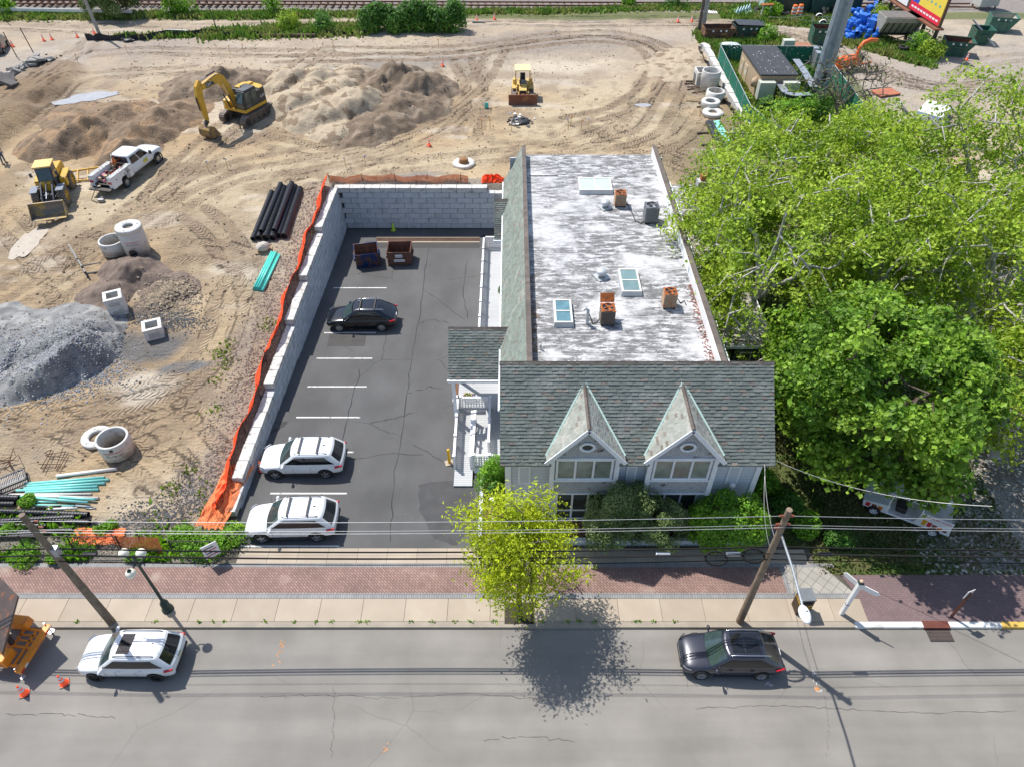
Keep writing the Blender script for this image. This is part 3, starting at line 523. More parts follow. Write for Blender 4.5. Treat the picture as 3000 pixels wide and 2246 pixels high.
p = S(1068, 402); clump('netting_heap', (-1.6, 54.0, 2.75), .9, .5, .5, NET, 'bunched orange netting at the corner by the building', 'netting', 6)
# ================================================================ building
b_o = Vector((6, 25, 0)); bld = thing('office_building', 'grey clapboard building with green shingle roofs, twin dormers and a white flat roof', 'building', tuple(b_o))
def bp(name, mb, m, parent=bld, **k):
    o = mb.build(name, m, parent, **k)
    if parent is bld: o.location = -b_o
    return o
CLAP = brickmat('grey_clapboard', (.64, .70, .78), (.62, .68, .76), (.3, .34, .4), ('X', 'Z', 1), 40, .115, .012, bump=.6, bdist=.015, s2=.7, var=.05)
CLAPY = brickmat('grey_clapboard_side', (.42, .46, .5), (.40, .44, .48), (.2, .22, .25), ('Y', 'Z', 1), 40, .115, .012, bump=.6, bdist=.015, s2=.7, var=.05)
SHAKE = brickmat('cedar_shakes', (.52, .54, .56), (.44, .46, .50), (.22, .23, .25), ('X', 'Z', 1), .15, .14, .01, bump=.5, bdist=.015, s2=2.2, var=.1, col2=(.13, .11, .10), amt=.12)
TRIM = M('trim_white', (.8, .83, .87), .6, var=.05, fine=0); GLASS = M('window_glass', (.05, .06, .055), .06, var=.3, scale=1.2, fine=0, spec=.7); GLASSB = M('blind_glass', (.25, .28, .24), .06, var=.35, scale=1.4, fine=0, spec=.6)
SH0 = M('green_shingle', (.155, .178, .163), .92, var=.15, scale=1.3, fine=30, bump=.3, island=.09, col2=(.20, .215, .2), amt=.2, s2=.7); SH1 = M('brown_shingle', (.20, .178, .155), .92, var=.15, island=.15)
RIDGE = M('ridge_cap', (.14, .115, .10), .9, var=.2, island=.18, bump=.3); MINT = M('copper_flashing', (.55, .74, .67), .6, var=.08)
SH_LIT = M('sunlit_shingle', (.30, .315, .285), .92, var=.15, scale=1.3, fine=30, bump=.3, island=.14, col2=(.34, .335, .30), amt=.2)  # paler shingle for the dormers, their sunlit side put into the colour
def shingles(mb, O, U, V, vlen, ulim, w=.3, course=.165, t=.026, p1=.07, seed=1, N=None, worn=.35):
    rd = random.Random(seed); O = Vector(O); U = Vector(U).normalized(); V = Vector(V).normalized(); N = N or U.cross(V); n = int(vlen/course)+1
    for r in range(n):
        v0 = r*course; v1 = min(v0+course*1.06, vlen); 
        if v1-v0 < .03: continue
        u0, u1 = ulim(min(1, (v0+v1)/2/vlen)); u = u0-rd.random()*w
        while u < u1:
            ww = w*rd.uniform(.85, 1.15); a, c = max(u, u0), min(u+ww-.006, u1); u += ww
            if c-a < .02: continue
            k0 = t*rd.uniform(.7, 1.3+worn*2); k1 = t*rd.uniform(.7, 1.3+worn*2); s0 = rd.uniform(-1, 1)*.014*worn*2; s1 = rd.uniform(-1, 1)*.014*worn*2
            A = O+U*a+V*(v0+s0)+N*k0; B = O+U*c+V*(v0+s1)+N*k1; C_ = O+U*c+V*v1+N*.005; D = O+U*a+V*v1+N*.005
            mb.add([A, B, C_, D, O+U*a+V*(v0+s0), O+U*c+V*(v0+s1)], [(0, 1, 2, 3), (4, 5, 1, 0), (4, 0, 3), (1, 5, 2)], 1 if rd.random() < p1 else 0)
def ridgecap(mb, a, c, w=.16, n=.28, dirs=((0, -1, -1), (0, 1, -1))):
    a = Vector(a); c = Vector(c); k = int((c-a).length/n); d = (c-a)/k
    for i in range(k):
        for q in dirs:
            q = Vector(q).normalized()*w; t = Vector((0, 0, .045+.012*random.random())); e = d*1.05
            mb.add([a+d*i+t, a+d*i+e+t*.8, a+d*i+e+q+t*.6, a+d*i+q+t*.7, a+d*i+q], [(0, 1, 2, 3), (4, 3, 2)] if q.y < 0 or q.x > 0 else [(3, 2, 1, 0)])
# walls
b = MB(); b.bb(-.27, 12.0, 22.0, 22.15, -.3, 5.25); bp('front_wall', b, CLAP)
b = MB(); gp = [(22.15, -1), (22.15, 5.15), (25.0, 8.45), (28, 5.3), (28, -1)]; b.prism(gp, -.27, -.12, 'x'); b.prism(gp, 11.85, 12.0, 'x'); bp('gable_walls', b, CLAPY)
b = MB(); b.bb(-.3, -.15, 28, 49, -1.1, 5.4); b.bb(11.0, 11.15, 28, 49, -1, 5.4); b.bb(-.15, 11.0, 48.85, 49, -1, 7.2); bp('rear_walls', b, CLAPY)
b = MB()
for z0, z1, x0, x1 in [(5.0, 5.2, -.35, 12.1)]: b.bb(x0, x1, 21.9, 21.997, z0, z1)
b.bb(-.32, -.05, 21.93, 21.99, -.3, 5.0); b.bb(11.8, 12.06, 21.93, 21.99, -.3, 5.0); b.bb(-.34, -.273, 21.94, 22.25, -.3, 5.0); b.bb(12.003, 12.06, 21.94, 22.25, -.3, 5.0); [b.bb(q0, q1, 21.52, 21.9, 5.08, 5.12) for q0, q1 in ((-.35, 1.84), (5.06, 6.47), (9.71, 12.1))]
bp('corner_trim', b, TRIM)
# main roof
b = MB(); e = Vector((0, 3.5, 3.4)); sl_ = e.length
for xa_, xb2_, yy in ((-.57, 1.84, 21.5), (1.84, 5.06, 22.03), (5.06, 6.47, 21.5), (6.47, 9.71, 22.03), (9.71, 12.4, 21.5)):
    z_ = 5.2+(yy-21.5)*3.4/3.5; b.add([(xa_, yy, z_-.08), (xb2_, yy, z_-.08), (xb2_, 25, 8.52), (xa_, 25, 8.52), (xa_, yy, z_), (xb2_, yy, z_), (xb2_, 25, 8.6), (xa_, 25, 8.6)], [(3, 2, 1, 0), (4, 5, 6, 7), (0, 1, 5, 4), (0, 4, 7, 3), (1, 2, 6, 5)])
b.add([(-.57, 25, 8.6), (12.4, 25, 8.6), (12.4, 27.2, 6.5), (-.57, 27.2, 6.5)], [(0, 1, 2, 3)])
def dl(x0, x1):                                     # leave the dormer footprints free of main-roof tabs
    return lambda f: (x0, x1)
D1, D2 = (1.62, 5.28), (6.25, 9.93)
def mainrow(mb, seed):
    rd = random.Random(seed)
    for seg in range(3):
        def lim(f, seg=seg):
            y = 21.5+3.5*f; z = 5.2+3.4*f; hw = max(0, 1.83*(7.85-z)/2.25) if z < 7.85 else 0; hw = min(hw, 1.83)
            c1, c2 = sum(D1)/2, sum(D2)/2
            return [(0, c1-hw+.57), (c1+hw+.57, c2-hw+.57), (c2+hw+.57, 12.97)][seg]
        shingles(mb, (-.57, 21.5, 5.2), (1, 0, 0), e, sl_, lim, seed=seed+seg*7)
mainrow(b, 3); bp('main_roof', b, [SH0, SH1])
b = MB(); ridgecap(b, (-.6, 25, 8.6), (12.42, 25, 8.6), .19, .3); bp('roof_ridge', b, RIDGE)
# dormers
for (xa, xb_), idx in ((D1, 0), (D2, 1)):
    cx = (xa+xb_)/2; hw = (xb_-xa)/2; zr, zf, yf = 7.85, 5.6, 21.42
    dm = MB(); dm.prism([(cx-hw+.22, 2.9), (cx+hw-.22, 2.9), (cx+hw-.22, 5.72), (cx, 7.6), (cx-hw+.22, 5.72)], 21.65, 22.02, 'y')
    for s in (-1, 1): dm.add([(cx+s*(hw-.22), 21.7, 5.2), (cx+s*(hw-.22), 21.7, 5.72), (cx+s*(hw-.22), 22.1, 5.72)], [(0, 1, 2)])
    dmo = bp('dormer', dm, SHAKE)
    for s in (-1, 1):
        V = Vector((-s*hw, 0, zr-zf)); vl = V.length; O = (cx+s*hw, 21.38, zf)
        f0, f1 = 21.95-21.38, 24.25-21.38; rf = MB()
        rf.add([(cx+s*hw, 21.38, zf-.05), (cx, 21.38, zr-.05), (cx, 24.25, zr-.05), (cx+s*hw, 21.95, zf-.05), (cx+s*hw, 21.38, zf), (cx, 21.38, zr), (cx, 24.25, zr), (cx+s*hw, 21.95, zf)], [(0, 1, 2, 3), (4, 5, 6, 7), (0, 1, 5, 4)])
        shingles(rf, O, (0, 1, 0), V, vl, lambda f: (0, f0+(f1-f0)*f-.03), w=.28, course=.16, seed=40+s+idx*5, N=Vector((s*(zr-zf), 0, hw)).normalized(), worn=.15, p1=.04)
        o_ = bp('dormer_roof', rf, [SH_LIT, SH1], dmo)
        tr = MB(); tr.bar((cx+s*(hw+.03), 21.36, zf-.13), (cx, 21.36, zr-.12), .05, .2); o_ = bp('rake_board', tr, TRIM, dmo)
        fl = MB(); fl.bar((cx+s*(hw+.04), 21.75, zf+.03), (cx+s*.03, 24.3, zr+.07), .08, .03, up=(0, -.7, .72)); bp('flashing', fl, MINT, dmo)
    rc = MB(); ridgecap(rc, (cx, 21.36, zr), (cx, 24.25, zr), .14, .26, ((-1, 0, -1.1), (1, 0, -1.1))); bp('dormer_ridge', rc, RIDGE, dmo)
    tr = MB()
    for s in (-1, 1): tr.bb(cx+s*(hw-.4), cx+s*(hw-.18), 21.55, 21.66, 2.85, 5.62)
    tr.bb(cx-hw+.3, cx+hw-.3, 21.58, 21.66, 5.5, 5.6); tr.bb(cx-hw+.3, cx+hw-.3, 21.54, 21.66, 3.93, 4.03); tr.bb(cx-hw+.18, cx+hw-.18, 21.6, 21.66, 2.85, 2.93); bp('dormer_trim', tr, TRIM, dmo)
    fr = MB(); ww = (2*hw-1.05)/3
    for i in range(4): x = cx-hw+.52+i*ww; fr.bb(x-.05, x+.05, 21.57, 21.66, 4.03, 5.5)
    fr.bb(cx-hw+.5, cx+hw-.5, 21.59, 21.66, 4.03, 4.13); fr.bb(cx-hw+.5, cx+hw-.5, 21.59, 21.66, 5.4, 5.5); wn_ = bp('window', fr, TRIM)
    for i in range(3): x = cx-hw+.57+i*ww; pn = MB(); pn.bb(x, x+ww-.1, 21.635, 21.645, 4.1, 5.42); bp('pane', pn, GLASSB, wn_)
    ov = MB(); xf = Matrix.Translation((cx+.03, 21.62, 6.38)) @ Matrix.Rotation(PI/2, 4, 'X') @ Matrix.Diagonal((1.15, .9, 1, 1)); ov.lathe([(.22, .06), (.33, .06), (.35, .03), (.35, -.02), (.22, -.02)], 28, xf=xf, closed=True); wo = bp('oval_window', ov, TRIM)
    ov = MB(); ov.disc((0, 0, -.0), .23, 28, xf=xf); bp('pane', ov, GLASS, wo)
    # ground-floor window group below
    fr = MB(); xs_ = [cx-1.2, cx-.4, cx+.4, cx+1.2]
    for x in xs_: fr.bb(x-.05, x+.05, 21.93, 21.995, .35, 2.75)
    for z in (.35, 1.05, 2.7): fr.bb(cx-1.25, cx+1.25, 21.94, 21.996, z, z+.09)
    wn_ = bp('window', fr, TRIM)
    for i in range(3): pn = MB(); pn.bb(xs_[i]+.05, xs_[i+1]-.05, 21.97, 21.985, .44, 2.7); bp('pane', pn, GLASS, wn_)
# recessed shutter-like panels between the dormers
for x0, x1 in ((5.55, 6.05), (10.5, 11.1), (.3, .9)):
    m = MB(); m.bb(x0, x1, 21.93, 21.99, 3.3, 4.6); q = bp('wall_panel', m, TRIM); m = MB(); m.bb(x0+.08, x1-.08, 21.915, 21.928, 3.38, 4.52); bp('panel_inset', m, M('panel_blue', (.55, .6, .66), .6, var=.04), q)
m = MB(); m.blob((10.85, 21.8, 3.35), .15, jit=0, n=2); bp('wall_lamp', m, WHITE)
# flat roof with worn white coating
def wornroof():
    m = M('white_roof_coating', (.56, .56, .565), .8, var=.08, scale=.5, fine=9, bump=.2); N = m.node_tree.nodes; K = m.node_tree.links; bs = N['Principled BSDF']; src = bs.inputs['Base Color'].links[0].from_socket
    tc = N.new('ShaderNodeTexCoord')
    def nz(s, st, d=6, r_=.6):
        mp = N.new('ShaderNodeMapping'); mp.inputs['Scale'].default_value = st; n = N.new('ShaderNodeTexNoise'); n.inputs['Scale'].default_value = s; n.inputs['Detail'].default_value = d; n.inputs['Roughness'].default_value = r_; K.new(tc.outputs['Object'], mp.inputs[0]); K.new(mp.outputs[0], n.inputs['Vector']); return n.outputs['Fac']
    def rm(f, a, c, z=1):
        r = N.new('ShaderNodeMapRange'); r.inputs[1].default_value = a; r.inputs[2].default_value = c; r.inputs[4].default_value = z; K.new(f, r.inputs[0]); return r.outputs[0]
    def mul(a, c): x = N.new('ShaderNodeMath'); x.operation = 'MULTIPLY'; K.new(a, x.inputs[0]); K.new(c, x.inputs[1]); return x.outputs[0]
    def mx(f, a, c): x = N.new('ShaderNodeMix'); x.data_type = 'RGBA'; K.new(f, x.inputs[0]); K.new(a, x.inputs[6]); x.inputs[7].default_value = (*c, 1); return x.outputs[2]
    patches = rm(nz(.33, (1, 1.3, 1), 5, .65), .38, .50); streak = rm(nz(1.2, (1, 3.4, 1), 10, .8), .455, .49, 1); out = mx(mul(patches, streak), src, (.13, .13, .13))
    out = mx(mul(rm(nz(.8, (1, 1, 1)), .38, .5), rm(nz(2.6, (1, 3.5, 1), 6, .72), .5, .56, .7)), out, (.30, .30, .31)); 
    out = mx(rm(nz(.35, (1, 3, 1)), .70, .74, .3), out, (.42, .35, .29))
    K.new(out, bs.inputs['Base Color']); return m
WROOF = wornroof(); b = MB(); b.bb(.6, 10.6, 25.2, 49.2, 7.2, 7.3); bp('flat_roof', b, WROOF)
b = MB()
for k in range(1, 16): b.bb(.8, 10.4, 25.5+k*1.52, 25.52+k*1.52, 7.3, 7.306)
bp('roof_seams', b, M('seam_coating', (.62, .63, .64), .8, var=.1))
# mansards
for s, xo, xr_ in ((1, -.62, .72), (-1, 11.8, 10.45)):
    b = MB(); V = Vector((xr_-xo, 0, 2.8)); vl = V.length; y0, y1 = (25.1, 49.05)
    b.add([(xo, y0, 5.2), (xr_, y0, 8.0), (xr_, y1, 8.0), (xo, y1, 5.2)], [(0, 1, 2, 3)])
    nn = Vector((-2.8*s, 0, abs(xr_-xo))).normalized(); shingles(b, (xo, y0, 5.2), (0, 1, 0), V, vl, lambda f: (0, y1-y0), w=.3, course=.17, seed=60+s, N=nn, worn=.15, p1=.06)
    b.add([(xo, y1, 5.2), (xr_, y1, 8.0), (xr_, y1, 5.2)], [(0, 1, 2)])
    bp('mansard_roof', b, [M('mansard_shingle_lit', (.20, .235, .205), .92, var=.14, fine=25, bump=.3, island=.12, col2=(.25, .27, .235), amt=.2), SH1])  # lighter copy of the green shingle, sunlight painted into its colour
    b = MB(); x2 = xr_+.26*s; b.bb(min(xr_, x2), max(xr_, x2), y0, y1+.1, 7.96, 8.02)
    for i in range(80): y = y0+i*.3; b.box(((xr_+x2)/2, y+.15, 8.03), (.27, .31, .02+.012*random.random()), Matrix.Rotation(.02, 4, 'X'))
    bp('parapet_cap', b, RIDGE)
    b = MB(); xi = x2; b.bb(min(xi, xi+.02*s), max(xi, xi+.02*s), y0, y1, 7.3, 7.97); bp('parapet_face', b, WHITE)
    b = MB(); b.bb(xo-.06*s-.04, xo-.06*s+.04, y0, y1, 5.12, 5.2); bp('gutter', b, TRIM)
# debris along the left parapet
b = MB(); random.seed(5)
for i in range(260):
    y = random.choice([random.uniform(27, 31), random.uniform(26, 34)]); x = 1.05+abs(random.gauss(0, .16)); b.box((x, y, 7.33), (random.uniform(.05, .22), .02, .015), random.uniform(0, PI))
tag(b.build('leaf_litter', M('dry_leaves', (.3, .2, .12), .9, island=.4)), 'dry twigs and leaves gathered along the left roof parapet', 'leaf litter', None, 'stuff')
b = MB()
for i in range(300): y = random.uniform(25.6, 33); x = 10.25-abs(random.gauss(0, .2)); b.box((x, y, 7.33), (random.uniform(.05, .15), .04, .015), random.uniform(0, PI))
tag(b.build('leaf_litter', M('red_leaves', (.3, .13, .09), .9, island=.4)), 'reddish leaves gathered under the overhanging tree on the flat roof', 'leaf litter', None, 'stuff')
def R7(dx, dy): x, y = W(dx, dy, 7.3); return x, y
# skylights
FRM = M('skylight_frame', (.55, .57, .58), .4, .3, var=.08)
def skylight(dx0, dy0, dx1, dy1, split, glass):
    x0, y0 = R7(dx0, dy1); x1, _ = R7(dx1, dy1); _, y1 = R7(dx0, dy0); b = MB(); cx, cy, w, d = (x0+x1)/2, (y0+y1)/2, x1-x0, y1-y0
    b.box((cx, cy, 7.43), (w, d, .3), 0, 0, taper=.93); o = bp('skylight', b, FRM, bevel=.015)
    m = MB(); e = .1
    m.bb(cx-w/2+.06, cx+w/2-.06, cy-d/2+.06, cy-d/2+.06+e, 7.581, 7.62); m.bb(cx-w/2+.06, cx+w/2-.06, cy+d/2-.06-e, cy+d/2-.06, 7.581, 7.62); m.bb(cx-w/2+.06, cx-w/2+.06+e, cy-d/2+.16, cy+d/2-.16, 7.581, 7.618); m.bb(cx+w/2-.06-e, cx+w/2-.06, cy-d/2+.16, cy+d/2-.16, 7.581, 7.618)
    if split == 'x': m.bb(cx-.04, cx+.04, cy-d/2+.16, cy+d/2-.16, 7.581, 7.616)
    else: m.bb(cx-w/2+.16, cx+w/2-.16, cy-.04, cy+.04, 7.581, 7.616)
    bp('skylight_frame', m, M('sky_frame_light', (.68, .66, .6), .5, var=.06), o)
    m = MB(); m.bb(cx-w/2+.12, cx+w/2-.12, cy-d/2+.12, cy+d/2-.12, 7.581, 7.592); bp('pane', m, glass, o)
GTEAL = M('tinted_glass', (.17, .26, .26), .15, var=.2, scale=1, fine=0, spec=.8); GMILK = M('milky_glass', (.5, .62, .58), .25, var=.06, fine=0)
skylight(1250, 392, 1325, 421, 'x', GMILK); skylight(1341, 589, 1388, 641, 'y', GTEAL); skylight(1196, 655, 1240, 708, 'y', M('blue_glass', (.12, .24, .28), .15, var=.2, fine=0, spec=.8))
# roof vents
for dx, dy in ((1307, 449), (1299, 599)):
    x, y = R7(dx, dy); b = MB(); b.box((x, y, 7.34), (.75, .75, .08), PI/4*.6); b.lathe([(.0, .1), (.2, .1), (.2, .3), (.3, .3), (.34, .38), (.28, .5), (.15, .56), (0, .57)], 20, (x, y, 7.28)); bp('roof_vent', b, FRM)
x, y = R7(1268, 700); b = MB(); b.tube([(x, y, 7.3), (x, y, 8.0), (x, y, 8.2), (x-.12, y+.02, 8.32), (x-.25, y, 8.25)], .085, 10); bp('vent_pipe', b, FRM)
x, y = R7(1324, 698); b = MB(); b.cyl((x, y, 7.3), (x, y, 7.6), .06); bp('vent_pipe', b, FRM); x, y = R7(1168, 755); b = MB(); b.cyl((x, y, 7.3), (x, y, 7.65), .05); bp('vent_pipe', b, FRM)
# porch roofs
for nm, x0, x1, ye, yr, ze, zr_ in (('porch_roof', -3.55, .15, 28.7, 30.7, 4.0, 6.05), ('porch_roof', -1.25, .1, 43.0, 45.0, 4.0, 6.0)):
    b = MB(); V = Vector((0, yr-ye, zr_-ze)); xr2 = x1
    b.add([(x0, ye, ze), (x1-.1, ye, ze), (x1, yr, zr_), (x0, yr, zr_), (x0, ye, ze-.09), (x1-.1, ye, ze-.09), (x1, yr, zr_-.09), (x0, yr, zr_-.09)], [(0, 1, 2, 3), (7, 6, 5, 4), (4, 5, 1, 0), (4, 0, 3, 7)]); b.add([(x0, yr, zr_), (x1, yr, zr_), (x1, yr+2, ze), (x0, yr+2, ze)], [(0, 1, 2, 3)])
    def lim(f, x0=x0): xs_ = -.62+1.34*(max(0, (ze+(zr_-ze)*f-5.2))/2.8)+.03; return (0, xs_-x0)
    shingles(b, (x0, ye, ze), (1, 0, 0), V, V.length, lim, w=.26, course=.15, seed=71, worn=.2); po = bp(nm, b, [SH0, SH1])
    b = MB(); ridgecap(b, (x0, yr, zr_), (x1-.1, yr, zr_), .17, .28); bp('roof_ridge', b, RIDGE, po)
    b = MB(); b.bb(x0-.06, x1-.5, ye-.13, ye-.02, ze-.12, ze-.03); b.bb(x0-.02, x1-.5, ye-.01, ye+.1, ze-.3, ze-.1); bp('gutter', b, TRIM, po)
    if nm and x0 < -3:
        for px_, py_ in ((-3.3, 28.95), (-3.3, 32.3)): b = MB(); b.bb(px_-.09, px_+.09, py_-.09, py_+.09, -.3, 3.9); bp('porch_post', b, TRIM, po)
    b = MB(); b.bar((xr2-.05, yr-.05, zr_+.05), (-.6, ye+1.17, 5.25), .1, .03); bp('flashing', b, MINT, po)
# right-hand low wing
DG = M('dark_green_siding', (.07, .09, .085), .8, var=.1); WEATH = M('weathered_flat_roof', (.42, .39, .36), .9, var=.25, scale=2, col2=(.16, .14, .12), amt=.35, s2=2, bump=.4)
xa, ya = W(1592, 748, 5.0); xb2, _ = W(1674, 748, 5.0)
b = MB(); b.bb(xa, xb2-.1, ya+.08, ya+14, 0, 4.85); wg = bp('side_wing', b, DG); b = MB(); b.bb(xa-.6, xb2, ya, ya+14.2, 4.85, 5.0); bp('wing_roof', b, WEATH, wg); b = MB(); b.bb(xa-.6, xb2+.03, ya-.05, ya, 4.83, 5.02); b.bb(xb2, xb2+.05, ya, ya+14.2, 4.83, 5.03); bp('roof_trim', b, TRIM, wg)
m = MB(); m.bb(xa+.3, xa+1.0, ya+.05, ya+.075, 3.2, 4.5); m.bb(xa+.37, xa+.93, ya+.04, ya+.049, 3.27, 4.43, 1); bp('window', m, [TRIM, GLASS])
xc, yc = W(1500, 478, 5.0); b = MB(); b.bb(11.3, 15.5, yc-.6, 49, 4.6, 5.0); bp('rear_wing_roof', b, WROOF); b = MB(); b.bb(11.2, 15.4, yc-.5, 48.9, 0, 4.6); bp('rear_wing', b, CLAPY)
xq, yq = W(1496, 466, 5.5); b = MB(); b.box((xq+.35, yq+.35, 6.0), (.75, .75, 4.0)); ch = bp('chimney', b, M('chimney_render', (.42, .43, .44), .9, var=.15, bump=.4), bevel=.02)
TERRA = M('terracotta', (.45, .16, .07), .8, var=.12)
b = MB()
for dxx in (.1,): b.prism([(xq+.15, yq+.2), (xq+.6, yq+.2), (xq+.6, yq+.6), (xq+.15, yq+.6)], 8.0, 8.35, 'z'); 
bp('flue_pot', b, TERRA, ch); b = MB(); b.box((xq+.4, yq+.4, 8.352), (.3, .25, .004)); bp('flue_opening', b, BLKP, ch)
# ---- AC units
RUST = M('rusty_orange_metal', (.45, .13, .03), .8, .2, var=.3, col2=(.2, .07, .03), amt=.3, s2=6); ACT = M('ac_tan', (.38, .27, .18), .6, var=.15, col2=(.4, .15, .05), amt=.2, s2=4); ACG = M('ac_grey', (.16, .17, .19), .5, .3, var=.12); ACB = M('ac_brown', (.14, .11, .09), .6, .2, var=.2)
def ac(dx, dy, w, h, body, topm, label, lid=False, rz=0):
    x, y = R7(dx, dy); t = thing('air_conditioner', label, 'air conditioner', (x, y, 7.3), rz); k = w/2
    b = MB(); b.box((0, 0, .1+h/2), (w, w, h))
    for i in range(9): 
        z = .16+i*(h-.1)/9
        for s in (-1, 1): b.box((0, s*(k+.004), z), (w*.86, .02, .02)); b.box((s*(k+.004), 0, z), (.02, w*.86, .02))
    b.build('casing', body, t, bevel=.01)
    b = MB(); xs_ = .02+h+.1; b.lathe([(k*.82, xs_-.03), (k*.82, xs_+.03), (k*.95, xs_+.03), (k*1.02, xs_), (k*1.02, xs_-.02)], 4 if False else 20, closed=True); b.box((k*.8, k*.8, xs_-.012), (k*.4, k*.4, .02)); b.box((-k*.8, -k*.8, xs_-.012), (k*.4, k*.4, .02)); b.box((-k*.8, k*.8, xs_-.012), (k*.4, k*.4, .02)); b.box((k*.8, -k*.8, xs_-.012), (k*.4, k*.4, .02)); b.build('top_rim', topm, t)
    b = MB(); b.disc((0, 0, h+.103), k*.84, 20); b.build('fan_well', BLKP, t)
    b = MB()
    for i in range(4): a = i*PI/2+.4; b.box((math.cos(a)*k*.42, math.sin(a)*k*.42, h+.125), (k*.75, k*.3, .012), Matrix.Rotation(a, 4, 'Z') @ Matrix.Rotation(.35, 4, 'X'))
    b.cyl((0, 0, h+.1), (0, 0, h+.16), k*.2); b.build('fan', topm, t)
    for sx in (-1, 1): b = MB(); b.box((sx*k*.8, 0, .05), (.08, w*1.05, .1)); b.build('foot', DKSTEEL, t)
    if lid: b = MB(); b.box((0, k+.22, h+.3), (w, .5, .03), Matrix.Rotation(.9, 4, 'X')); b.build('lid', RUST, t)
    return t
ac(1338, 443, .72, .8, ACT, RUST, 'tan air conditioner with rusty top, beside the milky skylight on the flat roof'); ac(1404, 477, .85, 1.0, ACG, ACG, 'dark grey air conditioner, cleanest unit on the flat roof'); ac(1310, 695, .75, .85, ACB, RUST, 'brown air conditioner with orange lid tipped open, between vent pipe and skylight', True); ac(1443, 660, .7, .85, ACT, RUST, 'tan rusty-topped air conditioner under the tree branches at the roof edge')
def cable(name, pts, r, m, label, cat='cable'): b = MB(); b.tube(pts, r, 6); return tag(b.build(name, m), label, cat)
P7 = lambda dx, dy, z=.04: (*R7(dx, dy), 7.3+z)
cable('cable', [P7(1352, 452, .5), P7(1360, 455, .1), P7(1366, 462), P7(1372, 478), P7(1384, 484), P7(1395, 478, .1)], .035, BLKP, 'black cables looping to the dark grey air conditioner'); cable('cable', [P7(1272, 692, .4), P7(1280, 700, .05), P7(1290, 697, .05), P7(1300, 690, .3)], .03, BLKP, 'black cable between vent pipe and orange-lidded air conditioner'); cable('cable', [P7(1458, 650, .3), P7(1470, 656), P7(1478, 650), P7(1482, 660)], .03, BLKP, 'black cable beside the tan unit under the branches'); cable('roof_bar', [P7(1144, 381, .03), P7(1205, 381, .03)], .03, DKSTEEL, 'thin dark bar lying near the far end of the flat roof', 'bar')
# ================================================================ deck, lattice rail, ramp
DECK = brickmat('white_deck_boards', (.50, .51, .52), (.47, .48, .49), (.2, .21, .22), ('X', 'Y', 1), 40, .14, .01, bump=.5, bdist=.01, s2=.5, var=.06)
dk = thing('porch_deck', 'white board deck with lattice railing along the left side of the building', 'deck', (-1.2, 36, 0))
def dpart(t, name, mb, m): o = mb.build(name, m, t); o.location = -Vector(t.location); return o
def lattice(t, a, c, z0a, z0c, h=.95, top=True, sp=.155, w=.06, name='lattice_rail', posts=1.6, fill=True):
    a = Vector((*a, 0)); c = Vector((*c, 0)); d = c-a; l = d.length; u = d/l; b = MB(); n = max(1, round(l/posts))
    def P(s, z): q = a+d*s; return Vector((q.x, q.y, z0a+(z0c-z0a)*s+z))
    if fill:
        k = int(l/sp)
        for i in range(k+1): s = i/k; b.bar(P(s, .12), P(s, h-.06), .02, w, up=tuple(u))
        for j in range(6): z = .15+j*(h-.22)/5; b.bar(P(0, z), P(1, z), .022, w)
    b.bar(P(0, .1), P(1, .1), .045, .09); dpart(t, name, b, WHITE)
    b = MB(); b.bar(P(0, h), P(1, h), .13, .06); dpart(t, 'top_rail', b, WHITE)
    for i in range(n+1):
        b = MB(); q = P(i/n, 0); b.box((q.x, q.y, q.z+h/2-.1), (.12, .12, h+.35)); b.box((q.x, q.y, q.z+h+.1), (.17, .17, .05)); dpart(t, 'post', b, WHITE)
b = MB(); b.bb(-2.2, -.3, 32.2, 47.4, .35, .45); b.bb(-3.3, -.3, 29.6, 32.2, .35, .45); b.bb(-1.55, -.3, 25.4, 29.6, .6, .7); dpart(dk, 'deck_boards', b, DECK)
b = MB(); b.bb(-2.2, -2.15, 32.3, 47.4, -1, .35); b.bb(-2.2, -.3, 47.38, 47.4, -1, .35); dpart(dk, 'skirt', b, WHITE)
lattice(dk, (-2.17, 34.2), (-2.17, 47.4), .45, .45, 1.0); lattice(dk, (-2.17, 47.4), (-.9, 47.4), .45, .45, 1.0, sp=.2)
rp = thing('access_ramp', 'white switchback access ramp with lattice rails beside the parking lot', 'ramp', (-2.4, 27, 0))
ga = W(1037, 1038)[0]; x0, x1, x2 = -3.22, -2.2, -1.3
b = MB()
def slab(b, xa, xb_, ya, yb_, za, zb_, t=.1): b.add([(xa, ya, za), (xb_, ya, za), (xb_, yb_, zb_), (xa, yb_, zb_), (xa, ya, za-t), (xb_, ya, za-t), (xb_, yb_, zb_-t), (xa, yb_, zb_-t)], [(0, 1, 2, 3), (7, 6, 5, 4), (0, 4, 5, 1), (1, 5, 6, 2), (2, 6, 7, 3), (3, 7, 4, 0)])
slab(b, x0, x1, 24.4, 28.9, .0, .42); slab(b, x0, x2, 28.9, 29.9, .42, .42); slab(b, x1+.12, x2, 26.0, 28.9, .72, .42); slab(b, x1+.12, -.3, 25.2, 26.0, .72, .72); dpart(rp, 'ramp_boards', b, DECK)
lattice(rp, (x0, 25.6), (x0, 29.9), .1, .42, .95, posts=1.3); lattice(rp, (x0+.1, 29.9), (x2, 29.9), .42, .42, .95); lattice(rp, (x1+.05, 25.2), (x1+.05, 28.7), .7, .45, .9, fill=False, posts=1.7); lattice(rp, (x1-.1, 25.6), (x1-.1, 28.7), .15, .4, .9, fill=False, posts=1.5)
lattice(rp, (x2, 26.1), (x2, 29.8), .72, .45, .95, posts=1.8); lattice(rp, (x1+.1, 25.15), (-.35, 25.15), .72, .72, .95, sp=.14, posts=.95)
